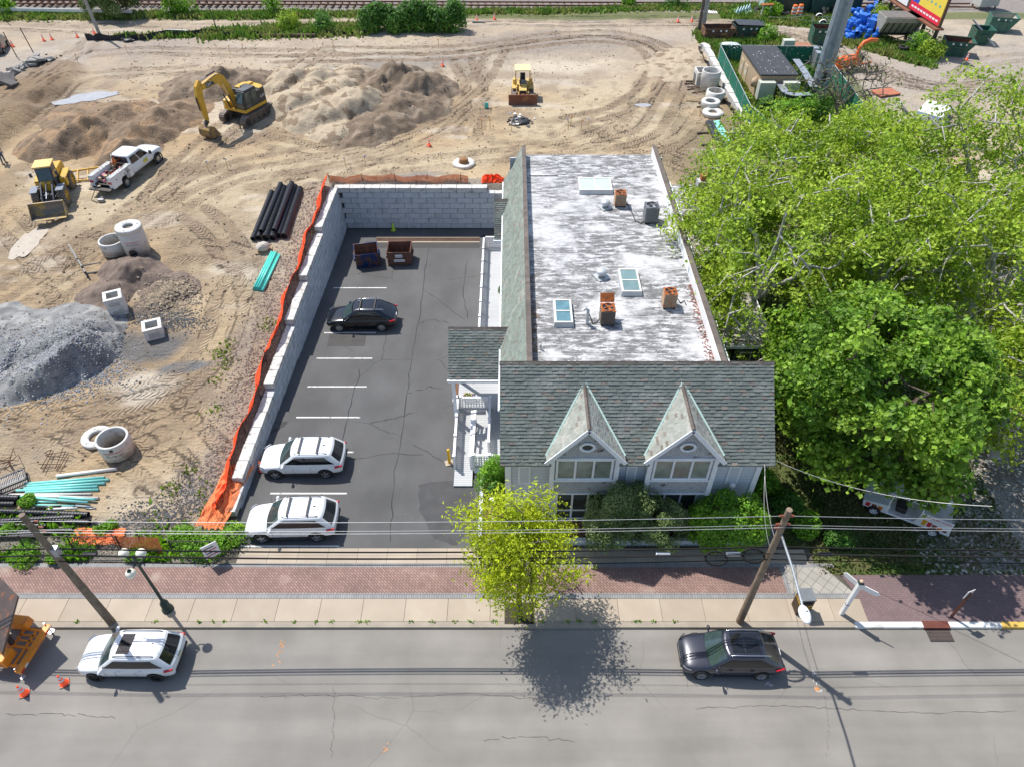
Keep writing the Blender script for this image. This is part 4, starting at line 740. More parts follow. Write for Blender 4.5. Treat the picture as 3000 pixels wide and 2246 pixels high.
b = MB(); b.bb(x1+.1, -.3, 25.2, 25.25, .1, .62); dpart(rp, 'skirt', b, TRIM)
# planter box by the deck, white wall edging of the bed
b = MB(); bx = thing('planting_bed', 'low bed with a thin brownish shrub beside the deck rail', 'planting bed', (-3.0, 33.2, 0)); b.bb(-3.6, -2.35, 31, 36, -.3, -.12); dpart(bx, 'soil', b, MULCH); b = MB(); b.bb(-3.68, -3.6, 31, 36.05, -.4, -.05); b.bb(-3.6, -2.3, 36.0, 36.07, -.4, -.05); dpart(bx, 'edging', b, TRIM)
OLDW = M('peeling_white_wood', (.62, .66, .68), .8, var=.1, col2=(.3, .3, .3), amt=.15, s2=7)
b = MB(); eg = thing('bed_border', 'low peeling white timber border around the mulch bed', 'timber border', (5, 20.6, 0)); b.bb(-1.65, 12.3, 20.55, 20.75, -.05, .42); dpart(eg, 'front_board', b, OLDW); b = MB(); b.bb(-1.75, -1.55, 20.55, 25.0, -.1, .42); dpart(eg, 'left_board', b, OLDW); b = MB(); b.bb(12.15, 12.3, 20.76, 21.9, -.05, .40); dpart(eg, 'right_board', b, OLDW)
# bollard, hydrant-like post with sign, flower pot
p = L(971, 1000); bo = thing('bollard', 'yellow steel bollard beside the foot of the ramp', 'bollard', tuple(p)); b = MB(); b.cyl((0, 0, 0), (0, 0, 1.15), .085, n=16); b.lathe([(.085, 1.15), (.06, 1.2), (0, 1.22)], 16); b.build('post', M('yellow_paint', (.8, .47, .02), .5, var=.06), bo); b = MB(); b.box((0, 0, .02), (.5, .4, .1), .3); b.build('footing', SLAB, bo)
def pedestal(dx, dy, h, label):
    x, y = W(dx, dy, .3); t = thing('utility_pedestal', label, 'pedestal', (x, y, .28)); b = MB(); b.box((0, 0, h/2), (.1, .1, h)); b.build('post', M('grey_post', (.35, .36, .37), .6), t); b = MB(); b.box((0, 0, h+.02), (.26, .2, .24)); b.build('box', WHITE, t, bevel=.02); b = MB(); b.box((0, .0, h+.145), (.08, .07, .008)); b.build('cap', BLKP, t)
pedestal(1064, 1105, 1.0, 'grey post with square white box in the mulch near the left shrub'); pedestal(1062, 1130, .25, 'short white box in the mulch just above the yellow-green tree')
pb = W(1008, 872, .5); t = thing('flower_box', 'small flower box with yellow and violet blossoms on the porch', 'flower box', (-2.6, 30.6, .45)); b = MB(); b.box((0, 0, .15), (.7, .25, .3)); b.build('box', WHITE, t); b = MB(); random.seed(8)
for i in range(90): b.blob((random.uniform(-.35, .35), random.uniform(-.15, .15), .33+random.uniform(0, .2)), random.uniform(.03, .05), mi=random.choice([0, 0, 1, 2]), jit=.3)
b.build('blossoms', [M('leaf_small', (.08, .16, .03), .8), M('yellow_petals', (.8, .6, .05), .7), M('violet_petals', (.25, .15, .6), .7)], t)
x, y = W(1081, 575, .5); t = thing('potted_plant', 'small potted plant on the white deck against the wall', 'potted plant', (-.75, 41.2, .45)); b = MB(); b.lathe([(0, 0), (.12, 0), (.17, .3), (.15, .3), (0, .27)], 14); b.build('pot', WHITE, t); PLANTPOT = t
# ================================================================ vehicles
def paint(name, c, rough=.25, metal=.0): return M(name, c, rough, metal, var=.02, fine=0, coat=.8)
CG = M('car_glass', (.035, .06, .06), .04, var=.25, scale=3, fine=0, spec=.8); CGD = M('car_glass_dark', (.012, .014, .016), .05, var=.2, fine=0, spec=.7)
TYRE = M('tyre', (.02, .02, .02), .85, var=.2); RIM = M('alloy_rim', (.55, .56, .58), .3, .8, var=.05, fine=0); RIMB = M('black_rim', (.02, .02, .02), .3, .3, var=.1); TAIL = M('tail_light', (.55, .01, .02), .15, var=.05, fine=0, coat=.5); HEAD = M('head_light', (.6, .62, .65), .1, .3, var=.05, fine=0)
def wheel(t, x, y, r, w, rim, spokes=5, name='wheel', tyre=None):
    s = 1 if y > 0 else -1; xf = Matrix.Translation((x, y, r)) @ Matrix.Rotation(-s*PI/2, 4, 'X')
    b = MB(); b.lathe([(r*.62, -w/2), (r*.93, -w/2), (r, -w*.3), (r, w*.3), (r*.93, w/2), (r*.66, w/2), (r*.62, w*.3)], 28, xf=xf, closed=True); o = b.build(name, tyre or TYRE, t)
    b = MB(); b.lathe([(r*.64, w*.5), (r*.62, w*.36), (r*.6, .0)], 24, xf=xf); b.disc((0, 0, 0), r*.62, 24, 1, xf)
    for i in range(spokes): a = 2*PI*i/spokes; b.box((math.cos(a)*r*.33, math.sin(a)*r*.33, w*.36), (r*.6, r*.17, .03), Matrix.Rotation(a, 4, 'Z'), 0, xf)
    b.lathe([(0, w*.42), (r*.14, w*.4), (r*.16, w*.3)], 12, xf=xf); b.build('rim', [rim, DKSTEEL], o); return o
def loftbody(t, st, m, wheels, r, arch=None, name='body'):
    """st: (x, half width, bottom, shoulder height, crown)"""
    rows = []
    for x, w, zb, zt, cr in st:
        h = [(0, zb), (.8*w, zb), (.965*w, zb+.1), (w, zb+(zt-zb)*.38), (w*.995, zb+(zt-zb)*.72), (w*.955, zt-.07), (w*.88, zt-.005), (w*.5, zt+cr*.75), (0, zt+cr)]
        rows.append([(x, y, z) for y, z in h]+[(x, -y, z) for y, z in h[-2:0:-1]])
    b = MB(); b.grid(rows, closed=True); n = len(rows[0]); b.add(rows[0], [tuple(range(n))]); b.add(rows[-1], [tuple(range(n-1, -1, -1))])
    me = bpy.data.meshes.new('tmp'); me.from_pydata(b.v, [], b.f); bm = bmesh.new(); bm.from_mesh(me); bmesh.ops.remove_doubles(bm, verts=bm.verts, dist=1e-4); bmesh.ops.recalc_face_normals(bm, faces=bm.faces); bm.to_mesh(me); bm.free()
    o = bpy.data.objects.new('tmpb', me); C.objects.link(o); me.materials.append(m); me.materials.append(BLKP); s = o.modifiers.new('s', 'SUBSURF'); s.levels = 2
    c = MB()
    for (x, y) in wheels: c.cyl((x, y*.55, r*.98), (x, y*1.6, r*.98), r*1.17, n=28)
    co = c.build('cut', [BLKP]); bo = o.modifiers.new('b', 'BOOLEAN'); bo.object = co; bo.operation = 'DIFFERENCE'; bo.solver = 'EXACT'; bo.material_mode = 'TRANSFER'
    dg = bpy.context.evaluated_depsgraph_get(); nm = bpy.data.meshes.new_from_object(o.evaluated_get(dg)); bpy.data.objects.remove(o); bpy.data.objects.remove(co)
    nm.polygons.foreach_set('use_smooth', [True]*len(nm.polygons)); nm.name = name; q = bpy.data.objects.new(name, nm); C.objects.link(q); q.parent = t
    try: nm.set_sharp_from_angle(angle=R(35))
    except Exception: pass
    return q
def greenhouse(t, m, z0, z1, xf, xr, w, glass, sg, split=.45, rear=True, name='cabin', bul=.14, wt=None, backq=True):
    """xf=(base,top) windshield x, xr=(base,top) rear x, w=(base,top) half widths"""
    def ring(k, off=0):
        a = xf[0]+(xf[1]-xf[0])*k+off*.8; c = xr[0]+(xr[1]-xr[0])*k-off*.8; h = w[0]+(w[1]-w[0])*max(k,0)**1.3+off; z = z0+(z1-z0)*k
        return a, c, h, z
    def F_(y, k, off=0): a, c, h, z = ring(k, off); return (a+bul*(1-(y)**2)*.9, y*h*.97, z)
    def B_(y, k, off=0): a, c, h, z = ring(k, off); return (c-bul*.6*(1-y*y), y*h*.97, z)
    def S_(x, k, s, off=0): a, c, h, z = ring(k, off); return (c+(a-c)*x, s*(h+.03*(1-(2*x-1)**2)), z)
    rows = []; ks = [-.06, 0, .25, .5, .75, .92, 1]
    for k in ks: rows.append([F_(-1+2*i/8, k) for i in range(9)]+[S_(1-i/8, k, 1) for i in range(1, 8)]+[B_(1-2*i/8, k) for i in range(9)]+[S_(i/8, k, -1) for i in range(1, 8)])
    a, c, h, z = ring(1); cx = (a+c)/2; n = len(rows[0])
    for q, dz in ((.965, .035), (.85, .06), (.5, .08), (.0, .085)): rows.append([(cx+(p[0]-cx)*q, p[1]*q, z1+dz) for p in rows[len(ks)-1]])
    b = MB(); b.grid(rows, closed=True); o = b.build(name, m, t)
    def pane(fn, u0, u1, k0, k1, nm, mt, nu=8, trap=(0, 0)):
        b = MB(); b.grid([[fn(u0+(u1-u0)*i/nu+(trap[0]*(1-i/nu)+trap[1]*(i/nu))*j/4, k0+(k1-k0)*j/4, .012) for i in range(nu+1)] for j in range(5)]); return b.build(nm, mt, t, fix=False)
    pane(F_, -.93, .93, .03, .93, 'windshield', glass)
    if rear: pane(B_, -.82, .82, .12, .9, 'rear_window', sg)
    for s in (-1, 1):
        fn = lambda x, k, off, s=s: S_(x, k, s, off)
        if backq: pane(fn, .07, .955, .17, .86, 'side_window', sg, 14, trap=(.09, -.05)); continue
        pane(fn, split+.02, .95, .1, .86, 'side_window', sg, trap=(0, -.03)); pane(fn, .05, split-.02, .1, .86, 'side_window', sg)
    return o, ring
def suv(label, loc, rz, L_=4.82, Wd=1.94, H=1.72, col=None, glass=CG, side=CGD, rim=RIM, spokes=5, rails=None, cross=False, sun=0, tailx=.0, hood=.0, arch=True, group=None, seed=0, clad=True, plate=False, rr=.375, sleek=0):
    t = thing('parked_suv', label, 'car', loc, rz, group); h = L_/2; w = Wd/2; bz = H*.615; hz = bz-.03+hood; wb = (h-.93, -h+.98); ws = [(wb[0], w), (wb[0], -w), (wb[1], w), (wb[1], -w)]
    st = [(-h, w*.80, .48, bz-.28, .01), (-h+.06, w*.9, .36, bz-.12, .02), (-h+.3, w*.97, .3, bz-.02, .02), (-h+.9, w, .27, bz, .02), (-.2, w*.985, .27, bz, .02), (h-1.75, w*.985, .27, bz-.0, .02), (h-1.35, w*.99, .27, hz-.03, .05), (h-.9, w*.99, .28, hz-.08, .06), (h-.4, w*.94, .28, hz-.15, .05), (h-.14, w*.84, .3, hz-.25, .03), (h, w*.68, .42, hz-.38, .0)]
    loftbody(t, st, col, ws, rr)
    gh_, ring = greenhouse(t, col, bz-.03, H-.09, (h-1.3, h-2.05), (-h+.1+sleek*.1, -h+.62+sleek*.5), (w*.91, w*.74), glass, side)
    for x, y in ws: wheel(t, x, y*.9, rr, .24, rim, spokes)
    for s in (-1, 1):
        b = MB(); b.blob((h-1.5, s*(w+.1), bz+.06), (.09, .13, .09), n=2, jit=0); b.box((h-1.48, s*(w-.02), bz+.02), (.08, .14, .05)); b.build('side_mirror', col if col is not BLKP else BLKP, t)
        b = MB(); b.grid([[(h-.1-.30*i/4, s*(w*.66+w*.27*(i/4)**.6), hz-.3+.07*i/4+.1*j) for j in range(2)] for i in range(5)]); b.grid([[(h-.06-.30*i/4, s*(w*.66+w*.28*(i/4)**.6), hz-.3+.07*i/4+.1*j) for j in range(2)] for i in range(5)]); b.build('headlight', HEAD, t)
        b = MB(); b.box((-h+.2, s*(w*.93), bz-.13), (.42, .08, .12), Matrix.Rotation(s*.22, 4, 'Z') @ Matrix.Rotation(.12, 4, 'Y')); b.build('taillight', TAIL, t, bevel=.02)
        for xx in (.15, -.85):
            b = MB(); b.box((xx, s*(w*.995), bz-.14), (.2, .03, .035)); b.build('door_handle', col, t, bevel=.01)
        b = MB()
        for xx in (h-1.55, .35, -.6): b.box((xx, s*w*.993, bz*.62), (.008, .006, bz*.5))
        b.box((-.1, s*w*.975, .31), (1.9, .05, .1)); b.build('sill_trim', BLKP if clad else col, t)
        if rails:
            b = MB(); b.tube([(h-2.15, s*w*.63, H-.03), (h-2.3, s*w*.64, H+.035), (-.5, s*w*.65, H+.045), (-h+.9, s*w*.64, H+.03), (-h+.75, s*w*.63, H-.02)], .02, 6); b.build('roof_rail', rails, t)
    if cross:
        for xx in (-.05, -1.05): b = MB(); b.box((xx, 0, H+.085), (.09, w*1.3, .035)); b.build('roof_crossbar', DKSTEEL, t, bevel=.01)
    if sun:
        x1, x0 = h-2.25, h-2.25-sun; b = MB(); b.grid([[(x0+(x1-x0)*i/3, -w*.5+w*j/6, H+.004-.02*((j-3)/3)**2) for j in range(7)] for i in range(4)]); b.build('sunroof', CGD, t)
        if sun > 1: b = MB(); b.box((x0+sun*.55, 0, H+.004), (.03, w, .012)); b.build('sunroof_seam', col, t)
    b = MB(); b.prism([(0, 0), (.14, 0), (.02, .06)], -.02, .02, 'y', xf=Matrix.Translation((-h+.95, 0, H-.015))); b.build('antenna_fin', BLKP, t)
    b = MB(); b.box((-h+.02, 0, .55), (.1, w*1.5, .18)); b.build('rear_bumper', BLKP if clad else col, t, bevel=.03); b = MB(); b.box((h-.03, 0, .5), (.06, w*1.2, .22)); b.build('grille', BLKP, t, bevel=.02)
    b = MB(); b.box((-h+.0, 0, .8), (.03, .32, .16)); b.build('license_plate', M('plate', (.7, .65, .4), .5) if plate else WHITE, t)
    b = MB()
    for s in (-.45, .35): b.bar((h-1.42, s*w-.02, bz+.05), (h-1.62, s*w+.6, bz+.14), .03, .02)
    b.build('wiper', BLKP, t); return t
WP = paint('white_car_paint', (.74, .76, .78)); BP = paint('black_car_paint', (.004, .005, .008), .15); GP = paint('graphite_car_paint', (.03, .034, .05), .28, .3)
p = L(660, 1005); suv('white SUV with two roof bars, the upper of the two facing the block wall', (p.x, p.y, p.z), PI+.02, 4.7, 1.92, 1.72, WP, rails=DKSTEEL, cross=True, spokes=5, group='white suvs in the parking lot')
p = L(637, 1137); suv('white SUV with two roof bars, the lower of the two, nearest the sidewalk', (p.x, p.y, p.z), PI+.03, 4.7, 1.92, 1.72, WP, rails=DKSTEEL, cross=True, spokes=5, group='white suvs in the parking lot')
p = L(785, 699); suv('shiny black SUV parked near the dumpsters in the parking lot', (p.x, p.y, p.z), PI+.02, 4.85, 1.92, 1.68, BP, glass=CG, rails=CHROME, cross=True, spokes=10, clad=False, sleek=1)
x, y = W(296, 1427); HO = suv('white SUV with black wheels and a dark sunroof, parked on the street', (x, y, .004), PI, 4.86, 2.0, 1.76, WP, rim=RIMB, rails=BLKP, sun=.62, plate=True)
x, y = W(1568, 1424); GO = suv('dark graphite SUV with a long glass roof and chrome window lines, parked on the street', (x, y, .004), PI-.01, 4.72, 1.92, 1.66, GP, rails=CHROME, sun=1.3, spokes=10, clad=False, sleek=.8)
HO.scale = (.90, .92, .95); GO.scale = (.93, .95, .97)
# ---- utility pickup
def pickup(loc, rz):
    t = thing('pickup_truck', 'white crew-cab service truck with an open tool body, parked by the wheel loader', 'truck', loc, rz); L_ = 7.0; h = 3.5; w = 1.02; r = .42; bz = 1.32
    ws = [(h-1.05, w), (h-1.05, -w), (-h+1.6, w), (-h+1.6, -w)]
    st = [(-.75, w*.97, .55, bz, .0), (-.7, w, .5, bz, .02), (.6, w, .5, bz, .02), (1.55, w, .5, bz, .03), (1.75, w, .5, bz-.02, .06), (2.5, w*.99, .5, bz-.08, .08), (3.1, w*.96, .48, bz-.12, .07), (3.42, w*.92, .5, bz-.22, .04), (h, w*.86, .52, bz-.4, 0)]
    loftbody(t, st, WP, ws[:2], r*1.05)
    greenhouse(t, WP, bz-.03, 2.0, (1.75, 1.05), (-.72, -.6), (w*.93, w*.78), CG, CGD, split=.47, backq=False, bul=.1)
    for x, y in ws: wheel(t, x, y*.9, r, .26, RIM, 8)
    for s in (-1, 1):
        b = MB(); b.lathe([(r*1.18, -.03), (r*1.34, -.03), (r*1.34, .05), (r*1.18, .05)], 24, xf=Matrix.Translation((h-1.05, s*(w+.02), r)) @ Matrix.Rotation(PI/2, 4, 'X'), closed=True); b.build('wheel_arch', BLKP, t)
        b = MB(); b.box((1.55, s*(w+.2), bz+.14), (.12, .22, .3)); b.bar((1.5, s*w, bz), (1.5, s*(w+.15), bz+.05), .04); b.build('side_mirror', BLKP, t, bevel=.02)
        # tool bins
        b = MB(); b.prism([(-h+.05, .62), (-h+.05, 1.52), (-.85, 1.52), (-.85, .62), (-h+2.15, .62), (-h+2.1, .95), (-h+1.85, 1.06), (-h+1.35, 1.06), (-h+1.12, .95), (-h+1.05, .62)], s*w*1.04, s*(w*1.04-.42), 'y'); tb = b.build('tool_body', WHITE, t, bevel=.01, fix=True)
        for x0, x1, z0 in ((-h+.12, -h+.98, .7), (-h+1.1, -h+2.1, 1.12), (-h+2.2, -1.7, .7), (-1.65, -.9, .7)):
            b = MB(); b.bb(x0, x1, s*(w*1.04+.012)-.008, s*(w*1.04+.012)+.008, z0, 1.47); b.box(((x0+x1)/2, s*(w*1.04+.03), 1.2), (.08, .02, .1), 0, 1); b.build('bin_door', [WP, BLKP], tb)
        b = MB(); b.bb(-h+.05, -.85, s*(w*1.04-.42), s*(w*1.04), 1.521, 1.55); b.build('bin_lid', M('worn_lid', (.45, .46, .45), .7, col2=(.12, .11, .1), amt=.3, s2=5), tb)
        b = MB(); b.box((-h+.02, s*(w-.2), 1.1), (.05, .3, .14)); b.build('taillight', TAIL, t)
    b = MB(); b.bb(-h+.05, -.8, -.62, .62, .85, .92); b.bb(-.88, -.8, -.62, .62, .9, 1.5); b.build('bed_floor', DKSTEEL, t); b = MB(); b.bb(-h-.45, -h+.05, -.95, .95, .58, .68); b.build('rear_bumper', DKSTEEL, t)
    b = MB(); b.bb(-h, 3.2, -.4, .4, .42, .62); b.build('chassis', DKSTEEL, t); b = MB(); b.box((h-.02, 0, .85), (.1, 1.5, .5)); b.build('grille', DKSTEEL, t, bevel=.03)
    b = MB(); b.box((.95, -w-.005, 1.0), (.55, .012, .3)); b.build('door_sign', M('yellow_sign', (.65, .6, .1), .6), t)
    random.seed(3); items = [('red_bucket', 'red bucket standing in the truck bed', (-2.05, .0)), ('water_cask', 'clear blue water jug lying in the truck bed', (-2.35, .18)), ]
    T = Matrix.Translation(loc) @ Matrix.Rotation(rz, 4, 'Z')
    b = MB(); b.lathe([(.0, 0), (.14, 0), (.17, .36), (.15, .36), (.13, .03)], 16); o = b.build('bucket', REDP); o.location = T @ Vector((-2.0, -.1, .93)); tag(o, 'red bucket standing in the middle of the truck bed', 'bucket')
    b = MB(); b.lathe([(0, 0), (.15, 0), (.16, .5), (.06, .58), (0, .58)], 14, xf=Matrix.Rotation(PI/2, 4, 'Y')); o = b.build('water_jug', M('blue_clear', (.35, .5, .6), .2)); o.location = T @ Vector((-2.65, -.3, 1.1)); tag(o, 'bluish clear water jug lying beside the red bucket', 'jug')
    b = MB()
    for i in range(46):
        q = (random.uniform(-3.2, -1.0), random.uniform(-.5, .5), random.uniform(.95, 1.25)); b.box(q, (random.uniform(.08, .4), random.uniform(.05, .25), random.uniform(.05, .25)), random.uniform(0, 3), random.choice([0, 0, 1, 2, 3]))
    o = b.build('tool_clutter', [DKSTEEL, M('maroon', (.3, .04, .06), .6), M('wood_tan', (.5, .38, .24), .8), M('pink_rag', (.55, .2, .25), .8)]); o.location = loc; o.rotation_euler = (0, 0, rz); tag(o, 'jumble of tools, hoses and boxes filling the truck bed', 'tools', None, 'stuff')
    b = MB(); b.lathe([(0, 0), (.19, 0), (.19, .04), (.1, .06), (.03, .7), (0, .7)], 14); o = b.build('traffic_cone', ORANGE); o.location = T @ Vector((-.98, .35, 1.55)); o.rotation_euler = (.5, .4, 0); tag(o, 'orange cone leaning in the truck bed behind the cab', 'cone')
    b = MB()
    for i in range(5): b.bar((-1.1-.1*i, .1+.1*i, .95), (-.95+random.uniform(-.3, .3), .1*i+random.uniform(-.3, .3), 2.2), .035)
    o = b.build('shovel_bundle', M('handle_wood', (.3, .22, .12), .8)); o.location = loc; o.rotation_euler = (0, 0, rz); tag(o, 'bundle of long-handled tools sticking up behind the truck cab', 'tools'); return t
pf, pr = S(340, 350), S(267, 410); dv = Vector((1.2, 4.9, 0)); ang = math.atan2(dv.y, dv.x)
q1 = S(345, 348); q2 = S(267, 410); m_ = (q1+q2)/2; d_ = (q1-q2).normalized(); ang = math.atan2(d_.y, d_.x); nrm = Vector((-d_.y, d_.x, 0))*1.0; ctr = m_+nrm; pickup((ctr.x, ctr.y, gh(ctr.x, ctr.y)), ang)
p = G(220, 437); cable('hose', [p+Vector((.2, 1.6, .9)), p+Vector((-.6, .9, .7)), p+Vector((-.9, .2, .05)), p+Vector((-.3, -.1, .05)), p], .03, BLKP, 'black hose hanging from the tailgate of the service truck', 'hose')
b = MB(); b.box((0, 0, .16), (.4, .3, .22)); b.cyl((-.2, 0, .15), (.25, 0, .15), .14); b.box((.1, .1, .32), (.2, .1, .12)); o = b.build('water_pump', M('pump_metal', (.25, .25, .27), .4, .6, var=.3), bevel=.015); o.location = p; tag(o, 'small grey pump on the ground behind the service truck', 'pump')
# ---- excavator
def tracks(t, Lt, w, h, gauge, m1=None):
    for s in (-1, 1):
        y = s*gauge/2; r = h/2; path = []
        for i in range(9): a = -PI/2+PI*i/8; path.append((Lt/2-r+r*math.cos(a), r+r*math.sin(a)))
        for i in range(9): a = PI/2+PI*i/8; path.append((-Lt/2+r+r*math.cos(a), r+r*math.sin(a)))
        b = MB(); b.prism(path, y-w/2+.02, y+w/2-.02, 'y'); o = b.build('crawler_track', M('track_mud', (.16, .13, .10), .85, .2, var=.3), t)
        b = MB(); per = path+[path[0]]; tot = 0
        for a, c in zip(per, per[1:]):
            l = math.hypot(c[0]-a[0], c[1]-a[1]); tot += l
            while tot > .16: tot -= .16; k = 1-tot/l if l else 0; k = min(1, max(0, k)); q = (a[0]+(c[0]-a[0])*k, a[1]+(c[1]-a[1])*k); ang_ = math.atan2(c[1]-a[1], c[0]-a[0]); b.box((q[0], y, q[1]), (.12, w, .05), Matrix.Rotation(-ang_, 4, 'Y'))
        b.build('track_shoes', M('shoe_steel', (.24, .2, .17), .7, .3, var=.3), o)
        b = MB()
        for xx in np.linspace(-Lt/2+.42, Lt/2-.42, 6): b.cyl((xx, y-w/2-.02*s*-1-.03, r*.75), (xx, y+w/2+.03, r*.75), .11, n=12)
        for xx in (-Lt/2+r, Lt/2-r): b.cyl((xx, y-w/2-.03, r), (xx, y+w/2+.03, r), r*.62, n=18)
        b.build('rollers', DKSTEEL, o)
def hyd(b, a, c, r=.07): a = Vector(a); c = Vector(c); m = a.lerp(c, .58); b.cyl(a, m, r, n=10, mi=0); b.cyl(m, c, r*.55, n=8, mi=1)
def excavator(loc, rz):
    t = thing('excavator', 'yellow and black crawler excavator with its bucket resting on the sand', 'excavator', loc, rz); DK = M('machine_black', (.035, .035, .038), .5, var=.2); DUST = M('dusty_yellow', (.5, .3, .07), .6, var=.15, col2=(.35, .25, .12), amt=.3, s2=3)
    tracks(t, 4.5, .6, .95, 2.55)
    b = MB(); b.box((0, 0, .6), (1.9, 2.0, .45)); b.cyl((0, 0, .8), (0, 0, 1.12), .65, n=24); b.build('undercarriage', DK, t)
    b = MB(); b.prism([(1.55, -1.3), (1.55, 1.3), (-1.4, 1.3), (-1.75, .9), (-1.85, 0), (-1.75, -.9), (-1.4, -1.3)], 1.12, 1.42, 'z'); b.build('deck_frame', YEL, t, bevel=.03)
    b = MB(); b.prism([(.1, -1.28), (-1.4, -1.28), (-1.75, -.9), (-1.85, 0), (-1.75, .9), (-1.4, 1.28), (.0, 1.28), (0, .2), (.1, -.1)], 1.42, 2.55, 'z'); b.build('engine_housing', DK, t, bevel=.05)
    b = MB(); b.prism([(-.2, -1.2), (-1.35, -1.2), (-1.65, -.85), (-1.75, 0), (-1.65, .85), (-1.35, 1.2), (-.9, 1.2), (-.9, -.2), (-.2, -.2)], 2.55, 2.66, 'z'); b.box((-1.3, -.3, 2.72), (.6, .5, .15)); b.build('engine_hood', YEL, t, bevel=.03)
    b = MB(); b.prism([(.35, 1.42), (1.45, 1.42), (1.5, 1.95), (1.1, 2.1), (.35, 2.1)], -.5, -1.28, 'y'); b.build('tank_box', YEL, t, bevel=.03); b = MB(); b.tube([(1.5, -1.28, 1.4), (1.55, -1.3, 2.5), (.4, -1.3, 2.7)], .025); b.tube([(1.5, -.6, 1.4), (1.55, -.6, 2.3)], .025); b.build('handrail', DK, t)
    # cab: left side (+y)
    cb = MB(); cx0, cx1, y0, y1 = -.35, 1.5, .35, 1.3
    cb.prism([(cx0, 1.42), (cx1, 1.42), (cx1+.1, 2.0), (cx1-.25, 2.98), (cx0, 3.0)], y0, y1, 'y'); o = cb.build('cab', DK, t, bevel=.04)
    b = MB(); b.add([(cx1+.03, y0+.1, 1.55), (cx1+.03, y1-.1, 1.55), (cx1+.12, y1-.1, 2.0), (cx1+.12, y0+.1, 2.0)], [(0, 1, 2, 3)]); b.add([(cx1+.115, y0+.1, 2.05), (cx1+.115, y1-.1, 2.05), (cx1-.2, y1-.1, 2.9), (cx1-.2, y0+.1, 2.9)], [(0, 1, 2, 3)]); b.build('windshield', CG, o)
    for a, c in ((-.25, .4), (.5, 1.3)): b = MB(); b.add([(a, y1+.015, 1.7 if a < 0 else 1.55), (c, y1+.015, 1.55), (c-(.1 if a > 0 else 0), y1+.015, 2.85), (a, y1+.015, 2.85)], [(0, 1, 2, 3)]); b.build('side_window', CG, o)
    b = MB(); b.box((.4, .82, 3.03), (1.5, .85, .07)); b.build('cab_roof', M('dusty_black', (.09, .1, .11), .7, var=.2), o, bevel=.03); b = MB(); b.box((-.1, .1, 2.85), (.6, .4, .3)); b.build('air_cleaner', DK, t, bevel=.03)
    # boom in plane y=-.1
    yb = -.12
    bo = MB(); bo.prism([(.9, 1.5), (1.35, 1.45), (2.3, 3.9), (3.1, 4.75), (5.9, 4.75), (6.0, 5.0), (5.7, 5.2), (2.75, 5.6), (2.1, 5.2), (1.55, 4.1)], yb-.2, yb+.2, 'y'); bo.build('boom', YEL, t, bevel=.02)
    bo = MB(); bo.prism([(2.2, 5.35), (2.8, 5.62), (5.7, 5.24), (5.7, 5.22), (2.75, 5.6)], yb-.17, yb+.17, 'y'); bo.build('boom_dust', DUST, t)
    s_ = MB(); s_.prism([(5.3, 5.45), (5.65, 5.75), (6.2, 5.3), (6.45, 4.4), (6.05, 1.8), (5.75, 1.75), (5.6, 4.2)], yb-.16, yb+.16, 'y'); s_.build('stick', YEL, t, bevel=.02)
    h_ = MB(); hyd(h_, (3.0, yb, 5.85), (5.35, yb, 5.68)); h_.build('stick_cylinder', [DK, CHROME], t); h_ = MB(); hyd(h_, (6.55, yb, 4.3), (6.35, yb, 2.0)); h_.build('bucket_cylinder', [DK, CHROME], t)
    for s in (-.34, .34): h_ = MB(); hyd(h_, (1.7, yb+s, 1.55), (2.75, yb+s, 4.6)); h_.build('boom_cylinder', [DK, CHROME], t)
    l_ = MB(); l_.box((6.1, yb, 1.65), (.5, .3, .35), Matrix.Rotation(.5, 4, 'Y')); l_.bar((6.35, yb+.18, 2.0), (6.5, yb+.18, 1.4), .1, .05); l_.build('coupler', DK, t)
    bk = MB(); pf = [(6.35, 1.45), (6.75, 1.1), (6.8, .55), (6.45, .12), (5.8, .05), (5.25, .25)]; inn = [(5.3, .32), (5.8, .13), (6.4, .19), (6.72, .56), (6.67, 1.06), (6.3, 1.38), ]
    bk.prism(pf+inn, yb-.65, yb+.65, 'y')
    for s in (-.65, .62): bk.prism([(6.35, 1.45), (6.75, 1.1), (6.8, .55), (6.45, .12), (5.8, .05), (5.25, .25), (5.9, 1.25)], yb+s, yb+s+.03, 'y')
    for k in range(5): bk.box((5.17, yb-.52+k*.26, .27), (.25, .1, .06), Matrix.Rotation(-.3, 4, 'Y'))
    bk.build('bucket', M('worn_bucket', (.36, .24, .08), .6, .2, var=.25, col2=(.2, .14, .09), amt=.4, s2=2), t, fix=True)
    # badge on boom and counterweight
    bd = MB(); bd.prism([(3.55, 4.85), (4.95, 4.78), (4.95, 5.25), (4.4, 5.3), (3.9, 5.2)], yb+.201, yb+.206, 'y'); bd.build('boom_badge', DK, t)
    text('boom_lettering', 'CAT', .42, WHITE, t, plane_xf((4.45, yb+.212, 5.03), (-1, 0, .06), (0, 0, 1))); text('lettering', 'CAT', .34, WHITE, t, plane_xf((-1.0, 1.302, 1.95), (-1, 0, 0), (0, 0, 1)))
    for ch in t.children:
        if ch.name.split('.')[0] in ('boom', 'boom_dust', 'stick', 'stick_cylinder', 'bucket_cylinder', 'boom_cylinder', 'coupler', 'bucket', 'boom_badge', 'boom_lettering'): ch.scale = (.8, 1, .87); ch.location.x = .18
    return t
A = Vector((.50, .866, 0)); e0 = S(533, 256); excavator((e0.x+.2, e0.y+.3, gh(e0.x, e0.y)-.03), math.atan2(-.87, -.42))
